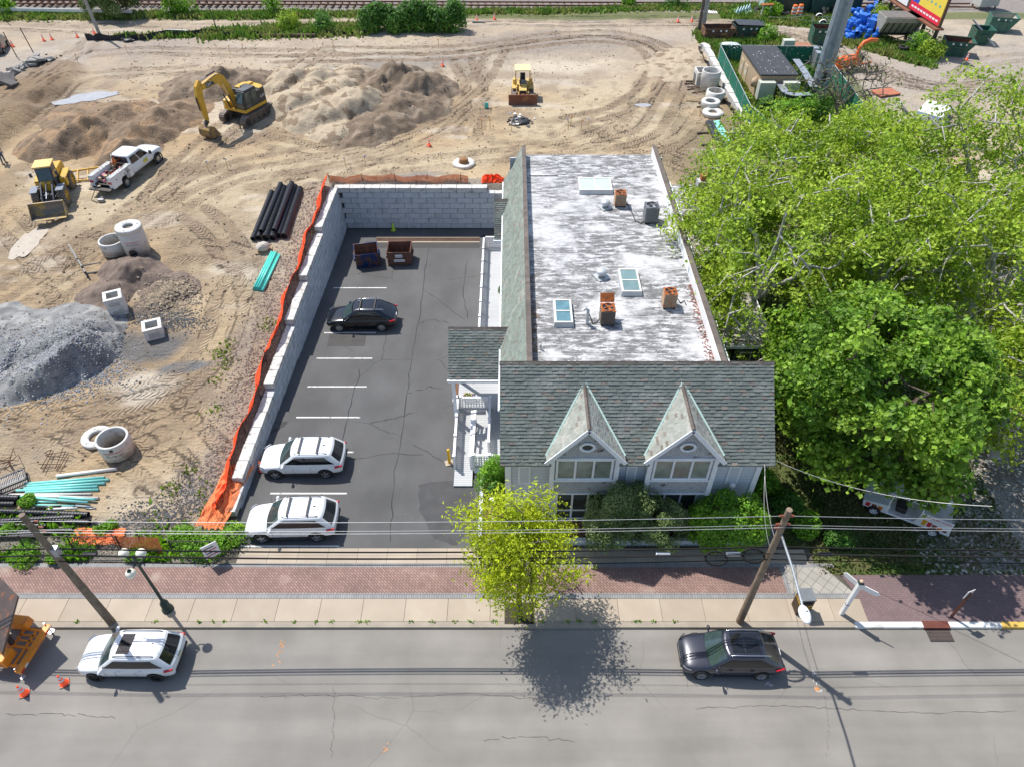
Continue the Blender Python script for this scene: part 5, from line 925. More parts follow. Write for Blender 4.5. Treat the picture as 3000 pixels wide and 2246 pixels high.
# ---- wheel loader
def loader(loc, rz):
    t = thing('wheel_loader', 'yellow wheel loader with cab and lowered bucket beside the service truck', 'wheel loader', loc, rz); DK = M('loader_dark', (.05, .055, .065), .5, var=.2)
    GRIP = M('muddy_tyre', (.16, .14, .12), .9, var=.3, bump=.6)
    for x, y in ((1.35, 1.0), (1.35, -1.0), (-1.6, 1.0), (-1.6, -1.0)):
        w_ = wheel(t, x, y, .72, .55, YEL, 6, tyre=GRIP); b = MB(); s = 1 if y > 0 else -1
        for i in range(22):
            a = 2*PI*i/22
            for q in (-1, 1): b.box((x+.72*math.cos(a+.07*q), y+q*.14, .72+.72*math.sin(a+.07*q)), (.08, .28, .13), Matrix.Rotation(-a-PI/2-0, 4, 'Y') @ Matrix.Rotation(.45*q, 4, 'Z'))
        b.build('tread_lugs', M('lug_mud', (.22, .19, .15), .9, var=.2), w_)
    b = MB(); b.box((-.3, 0, .95), (4.4, .8, .5)); b.cyl((1.35, -.8, .72), (1.35, .8, .72), .18); b.cyl((-1.6, -.8, .72), (-1.6, .8, .72), .18); b.build('frame', DK, t)
    b = MB(); b.prism([(-.75, 1.1), (-2.9, 1.1), (-3.0, 1.5), (-2.8, 2.05), (-.75, 2.2)], -.62, .62, 'y'); b.build('engine_hood', YEL, t, bevel=.06)
    for s in (-1, 1): b = MB(); b.box((-1.2, s*1.0, 1.62), (1.7, .55, .12)); b.box((-.3, s*.98, 1.3), (.55, .5, .7)); b.build('fender', YEL, t, bevel=.04); b = MB(); b.box((1.35, s*1.0, 1.55), (1.2, .6, .07)); b.build('front_fender', M('slate_fender', (.18, .21, .26), .5), t, bevel=.02)
    c = MB(); c.prism([(.55, 1.35), (.7, 1.9), (.35, 2.95), (-.85, 2.95), (-.85, 1.35)], -.62, .62, 'y'); o = c.build('cab', DK, t, bevel=.04)
    b = MB(); b.add([(.72, -.52, 1.9), (.72, .52, 1.9), (.39, .52, 2.88), (.39, -.52, 2.88)], [(0, 1, 2, 3)]); b.add([(.575, -.5, 1.4), (.575, .5, 1.4), (.715, .52, 1.87), (.715, -.52, 1.87)], [(0, 1, 2, 3)]); b.build('windshield', CG, o)
    for s in (-1, 1): b = MB(); b.add([(-.7, s*.635, 1.9), (.5, s*.635, 1.9), (.25, s*.635, 2.85), (-.7, s*.635, 2.85)], [(0, 1, 2, 3)]); b.build('side_window', CG, o)
    b = MB(); b.box((-.2, 0, 3.03), (1.5, 1.45, .14)); b.build('cab_roof', M('faded_yellow', (.72, .48, .17), .6, var=.06), o, bevel=.05)
    for s in (-1, 1): b = MB(); b.box((.65, s*.98, 2.5), (.08, .2, .35)); b.bar((.5, s*.6, 2.7), (.62, s*.95, 2.65), .03); b.build('mirror', DK, t)
    for s in (-1, 1): b = MB(); b.prism([(.75, 1.7), (1.0, 1.95), (2.0, 1.25), (2.75, .55), (2.7, .3), (1.9, .85)], s*.38, s*.5, 'y'); b.build('lift_arm', M('arm_dark', (.08, .085, .1), .45, .3), t); 
    for s in (-.55, .6): b = MB(); hyd(b, (.8, s, 1.2), (2.1, s, 1.05), .06); b.build('lift_cylinder', [DK, CHROME], t)
    b = MB(); hyd(b, (.9, 0, 1.9), (2.5, 0, 1.15), .08); b.bar((2.5, 0, 1.2), (2.85, 0, .6), .15); b.build('tilt_linkage', [DK, CHROME], t); b = MB(); b.box((.85, 0, 1.5), (.5, .9, .8)); b.build('front_tower', YEL, t, bevel=.04)
    bk = MB(); out = [(3.95, .03), (3.1, .0), (2.85, .25), (2.8, .8), (3.05, 1.22), (3.12, 1.2), (2.9, .8), (2.93, .3), (3.15, .08), (3.95, .07)]; bk.prism(out, -1.35, 1.35, 'y')
    for s in (-1.35, 1.31): bk.prism([(3.95, .03), (3.1, 0), (2.85, .25), (2.8, .8), (3.05, 1.22)], s, s+.04, 'y')
    bk.build('bucket', M('loader_bucket', (.42, .31, .13), .6, .2, var=.2, col2=(.22, .19, .17), amt=.55, s2=1.2), t, fix=True); t.scale = (.92, .92, .92); return t
p = G(107, 430); bk = S(112, 476); rf_ = S(98, 372); hd = Vector((.27, -.963, 0)); o_ = Vector((bk.x, bk.y, 0))-hd*3.2; loader((o_.x, o_.y, gh(o_.x, o_.y)), math.atan2(hd.y, hd.x))
# ---- bulldozer
def dozer(loc, rz):
    t = thing('bulldozer', 'small yellow bulldozer with roof canopy and rusty blade, alone on the sand', 'bulldozer', loc, rz); DZ = M('dozer_yellow', (.62, .42, .12), .6, var=.12, col2=(.4, .28, .12), amt=.15, s2=3); DK = DKSTEEL
    tracks(t, 2.9, .42, .78, 1.75)
    b = MB(); b.prism([(1.45, .5), (1.45, 1.25), (.1, 1.4), (.1, .5)], -.38, .38, 'y'); b.build('engine_hood', DZ, t, bevel=.04); b = MB(); b.box((1.46, 0, .9), (.03, .6, .6)); b.build('radiator', BLKP, t)
    b = MB(); b.box((-.7, 0, .95), (1.5, 1.2, .75)); b.build('rear_housing', DZ, t, bevel=.04)
    for s in (-1, 1): b = MB(); b.box((-.5, s*.82, 1.05), (1.9, .5, .08)); b.box((-.9, s*.8, 1.3), (.6, .35, .45)); b.build('fender', DZ, t, bevel=.03)
    b = MB(); b.box((-.75, 0, 1.4), (.5, .55, .15)); b.box((-1.0, 0, 1.75), (.14, .5, .65)); b.build('seat', BLKP, t, bevel=.04); b = MB(); b.box((-.1, 0, 1.5), (.25, .7, .35)); b.build('dashboard', M('dash_grey', (.2, .22, .25), .5), t, bevel=.02)
    b = MB(); b.cyl((.55, -.22, 1.3), (.55, -.22, 2.3), .06); b.build('exhaust_pipe', DK, t); 
    for x in (-1.25, .15):
        for s in (-1, 1): b = MB(); b.bar((x, s*.72, 1.2), (x-.02, s*.68, 2.65), .09); b.build('canopy_post', DZ, t)
    b = MB(); b.box((-.55, 0, 2.7), (1.75, 1.6, .1)); b.build('canopy', M('canopy_cream', (.68, .54, .3), .6, var=.06), t, bevel=.03)
    b = MB(); b.prism([(1.95, .0), (1.82, .35), (1.85, .75), (2.0, 1.02), (1.93, 1.04), (1.76, .76), (1.73, .33), (1.87, -.02)], -1.4, 1.4, 'y'); b.box((1.8, 0, .95), (.1, .3, .2)); b.build('blade', M('rusty_blade', (.24, .10, .06), .7, .3, var=.2, col2=(.35, .16, .08), amt=.15), t, fix=True)
    for s in (-1, 1): b = MB(); b.bar((0, s*.5, .45), (1.75, s*.45, .4), .14); hyd(b, (1.2, s*.42, 1.0), (1.75, s*.42, .55), .05); b.build('push_arm', [DZ, CHROME], t)
    return t
p = S(1129, 212); dozer((p.x, p.y, gh(p.x, p.y)), -PI/2)
# ---- loader accessories
b = MB(); t = thing('lifting_frame', 'yellow lifting frame lying behind the service truck', 'fork frame', tuple(G(182, 380)), .15)
b.bar((-1.5, 0, .5), (1.5, 0, .75), .12); b.build('top_beam', YEL, t); b = MB(); b.bar((-1.3, -.9, .12), (1.3, -.8, .12), .12); b.build('bottom_beam', YEL, t)
for x in (-1.4, -.3, .5, 1.4): b = MB(); b.bar((x, 0, .6), (x+.05, -.9, .1), .1, .16); b.build('upright', YEL, t)
t = thing('pallet_fork', 'black pallet fork attachment lying left of the brown gravel heap', 'fork attachment', tuple(G(172, 575)), 0)
a0, a1 = G(158, 548)-G(172, 575), G(190, 600)-G(172, 575)
b = MB(); b.bar(a0+Vector((0, 0, .7)), a1+Vector((0, 0, .5)), .12); b.bar(a0+Vector((0, 0, .2)), a1+Vector((0, 0, .1)), .12); b.build('carriage', BLKP, t)
for k in (.55, .85):
    q = a0.lerp(a1, k); f_ = G(222, 565)-G(190, 572); b = MB(); b.bar(q+Vector((0, 0, .7)), q+Vector((0, 0, .05)), .1); b.bar(q+Vector((0, 0, .06)), q+f_*1.3+Vector((0, 0, .06)), .12, .05); b.build('fork_tine', BLKP, t)
# ---- message-board trailer at the left edge
def sign_trailer():
    ox, oy = W(28, 1405); t = thing('message_board_trailer', 'orange road trailer carrying a tall dark message board, cut off by the left edge', 'trailer', (ox, oy, 0), -.12)
    OR = M('trailer_orange', (.85, .27, .02), .45, var=.06, col2=(.6, .2, .04), amt=.1)
    b = MB()
    for y in (-.85, .0, .85): b.bar((-1.6, y, .55), (1.3, y*.98, .55), .1)
    for x in (-1.4, -.5, .3, .9): b.bar((x, -.85, .56), (x, .85, .56), .09)
    for y in (.3, .55): b.bar((.3, y, .57), (1.1, y, .57), .07)
    b.build('frame', OR, t); b = MB(); b.box((1.3, 0, .58), (.3, 2.25, .16)); b.build('rear_beam', OR, t, bevel=.02)
    b = MB(); b.box((.25, -.62, .82), (.95, .75, .5), taper=.9); b.build('battery_box', OR, t, bevel=.04); b = MB(); b.box((.1, 1.0, .85), (.95, .5, .45), taper=.9); b.build('control_box', OR, t, bevel=.04)
    for s in (-1, 1):
        wheel(t, -.45, s*1.12, .33, .2, CHROME, 5); b = MB(); b.prism([(-.95, .4), (-.85, .68), (-.65, .78), (-.25, .78), (-.05, .68), (.05, .4)], s*1.0, s*1.27, 'y'); b.build('wheel_fender', OR, t, bevel=.02)
    for y in (-1.05, 1.08): b = MB(); b.cyl((1.2, y, .05), (1.2, y, .8), .035); b.disc((1.2, y, .03), .13); b.box((1.2, y, .04), (.22, .22, .03)); b.build('jack_stand', CHROME, t)
    for k, y in enumerate((-1.0, -.75, .75, 1.0)): b = MB(); b.box((1.455, y, .58), (.012, .2, .1)); b.build('reflector', WHITE if k % 2 else REDP, t)
    b = MB(); b.cyl((.2, .1, .55), (-.3, .7, 2.5), .12, n=14); b.build('mast', M('mast_dark', (.07, .05, .045), .5), t)
    b = MB(); c1 = Vector((-21.4, 15.9, 3.2)); e1 = Vector((-2.7, 1.95, 0)); e2 = Vector((-.3, -2.0, -1.3)); up_ = Vector((0, 0, .14)); iv = Matrix.Rotation(.12, 4, 'Z') @ Matrix.Translation((-ox, -oy, 0)); b.add([c1, c1+e1, c1+e1+e2, c1+e2, c1-up_, c1+e1-up_, c1+e1+e2-up_, c1+e2-up_], [(0, 1, 2, 3), (7, 6, 5, 4), (0, 3, 7, 4), (3, 2, 6, 7), (2, 1, 5, 6), (1, 0, 4, 5)], xf=iv); b.build('display_panel', M('display_dark', (.10, .07, .06), .35, var=.2, col2=(.22, .09, .04), amt=.2, s2=3), t, bevel=.03); return t
sign_trailer()
# ================================================================ heaps of soil, sand and gravel
def heap(name, label, peaks, m, res=.16, nz=.28, seed=1, cat='heap', lump=.25, cone=1.0, asym=.45, dirn=(-.6, .8)):
    pk = [(S(x, y), r, h) for x, y, r, h in peaks]; x0 = min(p.x-r*1.5 for p, r, h in pk)-.6; x1 = max(p.x+r*1.2 for p, r, h in pk)+.6; y0 = min(p.y-r for p, r, h in pk)-.6; y1 = max(p.y+r*1.5 for p, r, h in pk)+.6
    xs = np.arange(x0, x1, res); ys = np.arange(y0, y1, res); X, Y = np.meshgrid(xs, ys); wx = X+(fbm(X, Y, 1.7, seed)-.5)*1.3; wy = Y+(fbm(X, Y, 1.7, seed+9)-.5)*1.3; Hh = np.zeros_like(X)
    for p, r, h in pk:
        dd = np.hypot(wx-p.x, wy-p.y)+1e-6; d = dd/r/(1+asym*((wx-p.x)*dirn[0]+(wy-p.y)*dirn[1])/dd); k = np.clip(1-d, 0, None); c = k*cone+(1-cone)*(1-(1-k)**2)*(k > 0); h = h*(.88 if cat[0] == 'e' else 1); Hh = np.where(c*h > Hh, c*h+.25*Hh*(1-c), Hh+.25*c*h*(Hh > 0)*0)
    Hh = Hh*(1+nz*(fbm(X, Y, .9, seed+3)-.5)*2)+(Hh > .08)*(fbm(X, Y, .45, seed+5, 3)-.5)*lump
    base_ = np.array([gh(a, c) for a, c in zip(X.ravel(), Y.ravel())]).reshape(X.shape); Z = base_+Hh-.06
    ok = Hh > .03; n = len(xs); F = []
    I = np.arange(X.size).reshape(X.shape); q = ok[:-1, :-1] | ok[1:, :-1] | ok[:-1, 1:] | ok[1:, 1:]
    F = np.stack([I[:-1, :-1][q], I[:-1, 1:][q], I[1:, 1:][q], I[1:, :-1][q]], 1); used, inv = np.unique(F, return_inverse=True)
    c = Vector(((x0+x1)/2, (y0+y1)/2, 0)); V = np.stack([X.ravel()[used]-c.x, Y.ravel()[used]-c.y, Z.ravel()[used]], 1); o = npmesh(name, V, inv.reshape(F.shape), m, smooth=True); o.location = c
    HEAPS.append((xs, ys, Z, Hh)); return tag(o, label, cat)
HEAPS = []
def gh2(x, y):
    z = gh(x, y)
    for xs, ys, Z, Hh in HEAPS:
        if xs[0] < x < xs[-1] and ys[0] < y < ys[-1]:
            i = int((x-xs[0])/(xs[1]-xs[0])); j = int((y-ys[0])/(ys[1]-ys[0])); z = max(z, float(Z[j, i]))
    return z
EARTH = M('brown_earth', (.26, .19, .13), .95, var=.3, scale=.7, fine=9, bump=1., bdist=.12, col2=(.34, .23, .14), amt=.35, s2=.45, spec=.2); DARKE = M('dark_earth', (.235, .18, .13), .95, var=.3, scale=.8, fine=9, bump=1., bdist=.12, col2=(.3, .24, .18), amt=.25, s2=.6, spec=.2)
SANDM = M('pale_sand', (.46, .38, .275), .95, var=.16, scale=.8, fine=8, bump=1., bdist=.1, col2=(.25, .19, .13), amt=.32, s2=.8, spec=.2); GRAV = M('blue_grey_gravel', (.33, .33, .325), .9, var=.3, scale=1.2, fine=22, bump=1., bdist=.12, col2=(.42, .415, .40), amt=.3, s2=.6, spec=.3); BGR = M('brown_gravel', (.22, .17, .14), .9, var=.3, scale=2, fine=16, bump=1., bdist=.07, spec=.2); TANS = M('tan_rock', (.42, .34, .24), .9, var=.3, island=.35); GREYS = M('grey_rock', (.13, .14, .15), .9, var=.3, island=.3)
heap('earth_mound', 'large brown earth mound left of the excavator, behind the service truck', [(150, 322, 3.9, 2.6), (205, 310, 4.2, 2.9), (265, 268, 4.2, 2.2), (300, 310, 3.8, 2.3), (355, 275, 3.8, 2.2), (395, 250, 3.2, 1.5), (285, 338, 3.0, 2.0), (180, 262, 3.6, 1.2)], EARTH, .17, seed=3, cat='earth mound')
heap('earth_mound', 'dark brown earth mound behind the excavator arm', [(440, 195, 3.8, 1.7), (490, 197, 4.4, 2.6), (540, 195, 3.8, 1.8), (590, 185, 3.4, 1.0), (410, 208, 3, 1.1)], DARKE, .2, seed=7, cat='earth mound')
heap('sand_mound', 'group of rounded pale sand heaps right of the excavator', [(640, 195, 3.2, 2.1), (652, 240, 3.2, 1.9), (703, 268, 3.2, 1.9), (712, 228, 3, 1.9), (752, 208, 3, 1.9), (700, 190, 3, 2.0), (785, 248, 3.6, 2.5), (765, 175, 3, 1.5), (735, 292, 2.6, .9), (680, 210, 2.6, 1.6), (745, 240, 2.6, 1.7)], SANDM, .19, seed=11, cat='sand heap', lump=.12, cone=.25, nz=.15)
heap('earth_mound', 'large rough grey-brown earth mound right of the pale sand heaps', [(830, 208, 4.4, 2.5), (872, 200, 4.8, 3.2), (910, 210, 4.6, 2.8), (870, 250, 4.4, 2.3), (830, 278, 4, 1.7), (800, 296, 3.6, 1.3), (915, 245, 3.8, 1.5), (785, 200, 3.4, 1.9)], DARKE, .19, seed=15, cat='earth mound', lump=.5)
heap('gravel_heap', 'big blue-grey gravel heap at the left edge', [(205, 768, 2.1, 1.9), (195, 780, 2.3, 2.0), (185, 790, 2.5, 2.1), (160, 803, 2.5, 2.0), (135, 814, 2.5, 1.85), (110, 824, 2.4, 1.65), (85, 833, 2.3, 1.4), (60, 840, 2.2, 1.2), (30, 845, 2.2, 1.0), (0, 848, 2.2, .9), (212, 745, 2.0, 1.7), (160, 760, 3.4, 1.7), (100, 780, 3.4, 1.4), (30, 790, 3.6, 1.2), (-50, 790, 4, 1.2)], GRAV, .11, seed=21, cat='gravel heap', lump=.03, nz=.05, asym=.6)
heap('gravel_heap', 'brown gravel heap beside the pallet fork', [(285, 605, 2.1, 1.6), (245, 645, 2.0, 1.1), (215, 680, 1.5, .45), (330, 608, 1.6, .7)], BGR, .1, seed=25, cat='gravel heap', lump=.08)
heap('stone_heap', 'low heap of tan stones right of the brown gravel', [(360, 640, 2.0, .7), (400, 635, 1.4, .4), (335, 665, 1.5, .4)], BGR, .1, seed=28, cat='stone heap', lump=.1)
heap('dirt_ridge', 'low dirt ridge behind the bulldozer, at the end of the tracks', [(1480, 155, 4, .5), (1500, 130, 3.6, .5), (1440, 150, 3, .3)], SANDM, .25, seed=31, cat='dirt ridge', lump=.25)
OCT = np.array([(1, 0, 0), (-1, 0, 0), (0, 1, 0), (0, -1, 0), (0, 0, 1), (0, 0, -1)], float); OF = np.array([(0, 2, 4), (2, 1, 4), (1, 3, 4), (3, 0, 4), (2, 0, 5), (1, 2, 5), (3, 1, 5), (0, 3, 5)])
def stones(name, label, pts, s0, s1, m, flat=.7):
    V = []; F = []
    for i, (x, y) in enumerate(pts):
        s = rng.uniform(s0, s1); v = OCT*rng.uniform(.6, 1.2, (6, 1))*s; v[:, 2] *= flat; a = rng.uniform(0, 6.3); c, s_ = math.cos(a), math.sin(a); v = np.stack([v[:, 0]*c-v[:, 1]*s_, v[:, 0]*s_+v[:, 1]*c, v[:, 2]], 1)+[x, y, gh2(x, y)+s*.3]; V.append(v); F.append(OF+6*i)
    return tag(npmesh(name, np.concatenate(V), np.concatenate(F), m), label, 'stones', None, 'stuff')
def gauss(dx, dy, sx, sy, n): p = S(dx, dy); return [(p.x+random.gauss(0, sx), p.y+random.gauss(0, sy)) for _ in range(n)]
random.seed(12)
stones('rocks', 'loose crushed stone on the big blue-grey gravel heap', gauss(165, 800, 1.5, 1.1, 2600)+gauss(60, 800, 2.6, 1.6, 2600), .035, .085, M('crushed_stone', (.32, .33, .345), .85, island=.5))
stones('rocks', 'tan stones covering the low stone heap', gauss(365, 645, .95, .9, 1500), .05, .12, TANS); stones('rocks', 'dark grey crushed stone between the two white catch basins', gauss(345, 685, 1.2, .5, 900)+gauss(400, 700, .9, .45, 400), .03, .08, GREYS)
pts = [(float(wallx(y))-1.3-abs(random.gauss(0, 1.1)), y) for y in np.random.default_rng(3).uniform(22.5, 52.5, 2600)]; stones('rocks', 'scattered stones and rubble along the top of the retaining wall', pts, .03, .09, M('mixed_rubble', (.30, .25, .21), .9, island=.4))
stones('rocks', 'dark gravel at the front corner near the chain-link fence', gauss(330, 1120, 1.2, .6, 900)+gauss(420, 1060, .8, .8, 500), .03, .07, GREYS)
stones('rocks', 'clods and pebbles strewn over the building site', [(random.uniform(-42, 12), random.uniform(23, 90)) for _ in range(2600)], .03, .12, M('soil_clods', (.22, .165, .115), .95, island=.35)) if True else None
pts = [(x, y) for x, y in [(random.uniform(20, 33), random.uniform(17, 40)) for _ in range(7000)] if x > 20.5+(y-19)*.02]
V = []; 
stones('bark_litter', 'pale bark and leaf litter on the ground at the right edge', pts, .03, .13, M('bark_chips', (.42, .39, .34), .95, island=.4), flat=.25)
# rubble bank at the far left
random.seed(4); b = MB()
for i in range(150):
    k = random.random(); p = S(-5+95*k+random.gauss(0, 6), 185-48*k+random.gauss(0, 5)); b.box((p.x, p.y, gh(p.x, p.y)+random.uniform(.05, .5)), (random.uniform(.2, 1.1), random.uniform(.2, .8), random.uniform(.1, .3)), Matrix.Rotation(random.uniform(0, 6), 4, 'Z') @ Matrix.Rotation(random.uniform(-.6, .6), 4, 'X'))
tag(b.build('broken_concrete', M('broken_concrete', (.3, .29, .27), .9, var=.2, island=.3)), 'bank of broken concrete chunks at the far left edge', 'rubble', None, 'stuff')
for i, (dx, dy, s) in enumerate([(18, 195, 1.6), (32, 203, 1.1), (40, 160, 1.3)]):
    b = MB(); b.box((0, 0, .35), (s*1.3, s, .3), Matrix.Rotation(.4, 4, 'X') @ Matrix.Rotation(.2, 4, 'Y')); o = b.build('concrete_slab', M('slab_dark', (.13, .12, .115), .9, var=.2), bevel=.05); o.location = G(dx, dy); o.rotation_euler = (0, 0, i*1.1+.4); tag(o, ['largest dark slab at the foot of the rubble bank', 'smaller dark slab lying right of the largest slab', 'tilted slab higher up in the rubble bank'][i], 'slab')
# ================================================================ precast pieces
def ring_(t, r, h, w=.12, z=0, hole=None, name='ring'):
    b = MB(); b.lathe([(r-w if hole is None else hole, 0), (r, 0), (r, h-.05), (r-.02, h), ((r-w if hole is None else hole)+.01, h), ((r-w if hole is None else hole), h-.04)], 36, (0, 0, z), closed=True); return b.build(name, CONC, t)
RTX = M('red_stencil', (.5, .06, .06), .8, var=.2); KTX = M('black_stencil', (.06, .06, .06), .8)
def stencil(t, r, z, s=.2, a=.2):
    xf = Matrix.Rotation(a, 4, 'Z') @ Matrix.Translation((0, 0, z)); text('stencil', 'NORTHEAST', s, RTX, t, xf, .001, wrap=r); text('stencil', '973-728-1667', s*.85, KTX, t, Matrix.Rotation(a, 4, 'Z') @ Matrix.Translation((0, 0, z-s*1.15)), .001, wrap=r)
p = G(258, 975); t = thing('manhole_ring', 'open concrete manhole ring with red stencil, nearest the street, beside a flat ring', 'manhole ring', (p.x, p.y, p.z), .1); ring_(t, .88, 1.15, .13); b = MB(); b.disc((0, 0, .04), .76, 30); b.build('inner_dirt', M('damp_sand', (.35, .3, .24), .9), t); stencil(t, .88, .72, .2, .25)
b = MB(); b.disc((0, 0, 0), .1, 12, xf=Matrix.Rotation(.2, 4, 'Z') @ Matrix.Translation((0, -.885, .95)) @ Matrix.Rotation(PI/2, 4, 'X')); b.build('lifting_hole', DKSTEEL, t)
p = G(212, 948); t = thing('flat_ring', 'flat white concrete ring lying behind the open manhole ring', 'concrete ring', tuple(p)); ring_(t, .85, .2, hole=.42); b = MB()
for a in (0, 2.1, 4.2): b.box((.65*math.cos(a), .65*math.sin(a), .205), (.12, .05, .01), a)
b.build('lifting_slots', DKSTEEL, t)
p = G(300, 545); t = thing('manhole_section', 'tall concrete manhole section with flat lid and round pipe hole', 'manhole section', tuple(p), .15); ring_(t, .88, 1.9, .13); ring_(t, .9, .28, z=1.9, hole=.36, name='lid'); b = MB(); b.disc((0, 0, 2.0), .37, 24); b.build('shaft', M('shaft_dark', (.16, .14, .12), .9), t); stencil(t, .88, 1.25, .17, .1)
b = MB(); b.lathe([(.0, .0), (.27, .0), (.3, -.03)], 20, xf=Matrix.Rotation(-.05, 4, 'Z') @ Matrix.Translation((0, -.9, .42)) @ Matrix.Rotation(PI/2, 4, 'X')); b.build('pipe_hole', BLKP, t); b = MB()
for a in (0.3, 2.4, 4.5): b.box((.62*math.cos(a), .62*math.sin(a), 2.185), (.16, .06, .01), a)
b.build('lifting_slots', DKSTEEL, t)
p = G(252, 545); t = thing('manhole_ring', 'short open manhole ring left of the tall section', 'manhole ring', tuple(p), -.3); ring_(t, .9, 1.0, .12); b = MB(); b.disc((0, 0, .05), .78, 30); b.build('inner_dirt', M('damp_sand2', (.33, .29, .24), .9), t); stencil(t, .9, .35, .15, .1)
b = MB(); b.tube([(-.3, .7, .85), (-.3, .5, .85), (0, .5, .85), (0, .72, .85)], .02); b.tube([(.0, .74, .55), (.0, .55, .55), (.3, .5, .55), (.3, .7, .55)], .02); b.build('step_iron', DKSTEEL, t)
def basin(dx, dy, s, hts, label, rz):
    p = G(dx, dy); t = thing('catch_basin', label, 'catch basin', tuple(p), rz); z = 0
    for h in hts:
        b = MB(); k = s/2; w = .14
        b.bb(-k, k, -k, -k+w, z, z+h); b.bb(-k, k, k-w, k, z, z+h); b.bb(-k, -k+w, -k+w, k-w, z, z+h-.002); b.bb(k-w, k, -k+w, k-w, z, z+h-.002); o = b.build('box_section', CONC, t, bevel=.012)
        b = MB(); km = M('knockout', (.42, .41, .39), .9, var=.1); b.bb(-k+.25, k-.25, -k-.012, -k+.001, z+.15, z+h-.18); b.build('knockout_panel', km, o); b = MB(); b.bb(-k-.012, -k+.001, -k+.25, k-.25, z+.15, z+h-.18); b.build('knockout_panel', km, o)
        z += h+.012
    b = MB(); b.bb(-k+w, k-w, -k+w, k-w, .05, .1); b.build('floor', M('basin_floor', (.2, .18, .16), .9), t)
    b = MB(); w2 = .2; b.bb(-k-.02, k+.02, -k-.02, -k+w2, z, z+.1); b.bb(-k-.02, k+.02, k-w2, k+.02, z, z+.1); b.bb(-k-.02, -k+w2, -k+w2, k-w2, z, z+.098); b.bb(k-w2, k+.02, -k+w2, k-w2, z, z+.098); b.build('top_frame', CONC, t, bevel=.012)
basin(258, 672, 1.12, (.62, .62), 'taller two-section concrete catch basin, between gravel and stone heaps', .45); basin(335, 720, 1.15, (.72,), 'lower concrete catch basin standing right of the gravel heap', .42)
p = G(1002, 355); t = thing('buried_manhole', 'buried manhole top with round rusty cover on the sand', 'manhole', (p.x, p.y, p.z-.05)); ring_(t, .95, .28, hole=.4, name='collar'); b = MB(); b.lathe([(0, .62), (.36, .62), (.38, .58), (.4, .28)], 28); b.build('cover', M('rusty_cover', (.33, .17, .07), .8, .2, var=.3), t)
# right-hand precast group
p = G(1523, 185); t = thing('precast_box', 'white square precast box with open side behind the tall cylinder', 'precast box', tuple(G(1518, 178))); b = MB(); b.bb(-.9, .9, -.9, -.75, 0, 1.3); b.bb(-.9, .9, .75, .9, 0, 1.3); b.bb(-.9, -.75, -.75, .75, .9, 1.3); b.bb(-.9, -.75, -.75, -.4, 0, .9); b.bb(.75, .9, -.75, .75, 0, 1.3); b.build('walls', CONC, t, bevel=.02)
t = thing('concrete_cylinder', 'tall white concrete cylinder by the block barrier', 'concrete cylinder', tuple(G(1531, 191))); ring_(t, .95, 1.9, .13); stencil(t, .95, 1.3, .16, .2); b = MB(); b.disc((0, 0, 1.3), .82, 24); b.build('inside', M('inside_grey', (.35, .34, .32), .9), t)
t = thing('concrete_cone', 'concrete manhole cone section below the tall cylinder', 'manhole cone', tuple(G(1543, 216))); b = MB(); b.lathe([(.93, 0), (.93, .35), (.9, .9), (.75, .95), (.74, .9), (.75, 0)], 30, closed=True); b.build('cone', CONC, t); b = MB(); b.disc((0, 0, .3), .76, 24); b.build('inside', M('inside_sand', (.4, .35, .28), .9), t)
t = thing('concrete_ring', 'thick concrete ring between the cone section and the flat round slab', 'concrete ring', tuple(G(1533, 234))); ring_(t, .9, .7, hole=.5); b = MB(); b.disc((0, 0, .3), .52, 20); b.build('hole', M('hole_dark', (.1, .08, .07), .9), t)
t = thing('concrete_slab_ring', 'flat round concrete slab with hole, nearest the black pipes', 'concrete ring', tuple(G(1539, 250))); ring_(t, 1.0, .3, hole=.42); b = MB(); b.disc((0, 0, .1), .44, 20); b.build('hole', M('hole_sand', (.33, .26, .18), .9), t)
# ================================================================ pipes
TEAL = M('teal_pvc', (.10, .62, .52), .4, var=.05, fine=0); TEALL = M('light_teal_pvc', (.25, .68, .62), .4, var=.05, fine=0); PVC = M('white_pvc', (.75, .72, .68), .45, var=.05, fine=0); HDPE = M('black_hdpe', (.022, .022, .028), .38, var=.2, fine=0, spec=.6)
def pipe(a, c, r, m, label, name='pipe', corr=False, group=None, cat='pipe', bell=False):
    a = Vector(a); c = Vector(c); d = c-a; l = d.length; prof = []
    if corr:
        n = int(l/.16); prof = [(r*.8, 0)]
        for i in range(n): z = l*i/n; e = l/n; prof += [(r, z+.05*e), (r, z+.55*e), (r*.86, z+.65*e), (r*.86, z+.95*e)]
        prof += [(r, l-.0), (r*.8, l), (r*.78, l-.3)]; prof = [(r*.78, .3), (r*.8, 0)]+prof[1:]
    else: prof = [(r*.86, l*.02+.2), (r*.86, 0), (r, 0), (r, l), (r*.86, l), (r*.86, l-.3)]
    b = MB(); b.lathe(prof, 16 if r > .12 else 10, sm=not corr); b.disc((0, 0, .25), r*.87, 12, 1); b.disc((0, 0, l-.25), r*.87, 12, 1)
    o = b.build(name, [m, BLKP]); o.location = a; o.rotation_euler = d.to_track_quat('Z', 'Y').to_euler(); return tag(o, label, cat, group)
far = [(588, 418), (603, 414), (615, 412), (628, 410), (638, 407), (649, 412)]; near = [(547, 520), (560, 518), (575, 520), (590, 520), (603, 514), (615, 516)]
LB = ['leftmost black drain pipe with coloured stripes in the bundle by the wall', 'second black pipe from the left in the bundle by the wall', 'third black pipe from the left, with a reddish rim, in the bundle', 'middle corrugated pipe of the black bundle by the wall', 'second black pipe from the right in the bundle by the wall', 'rightmost black pipe in the bundle by the wall']
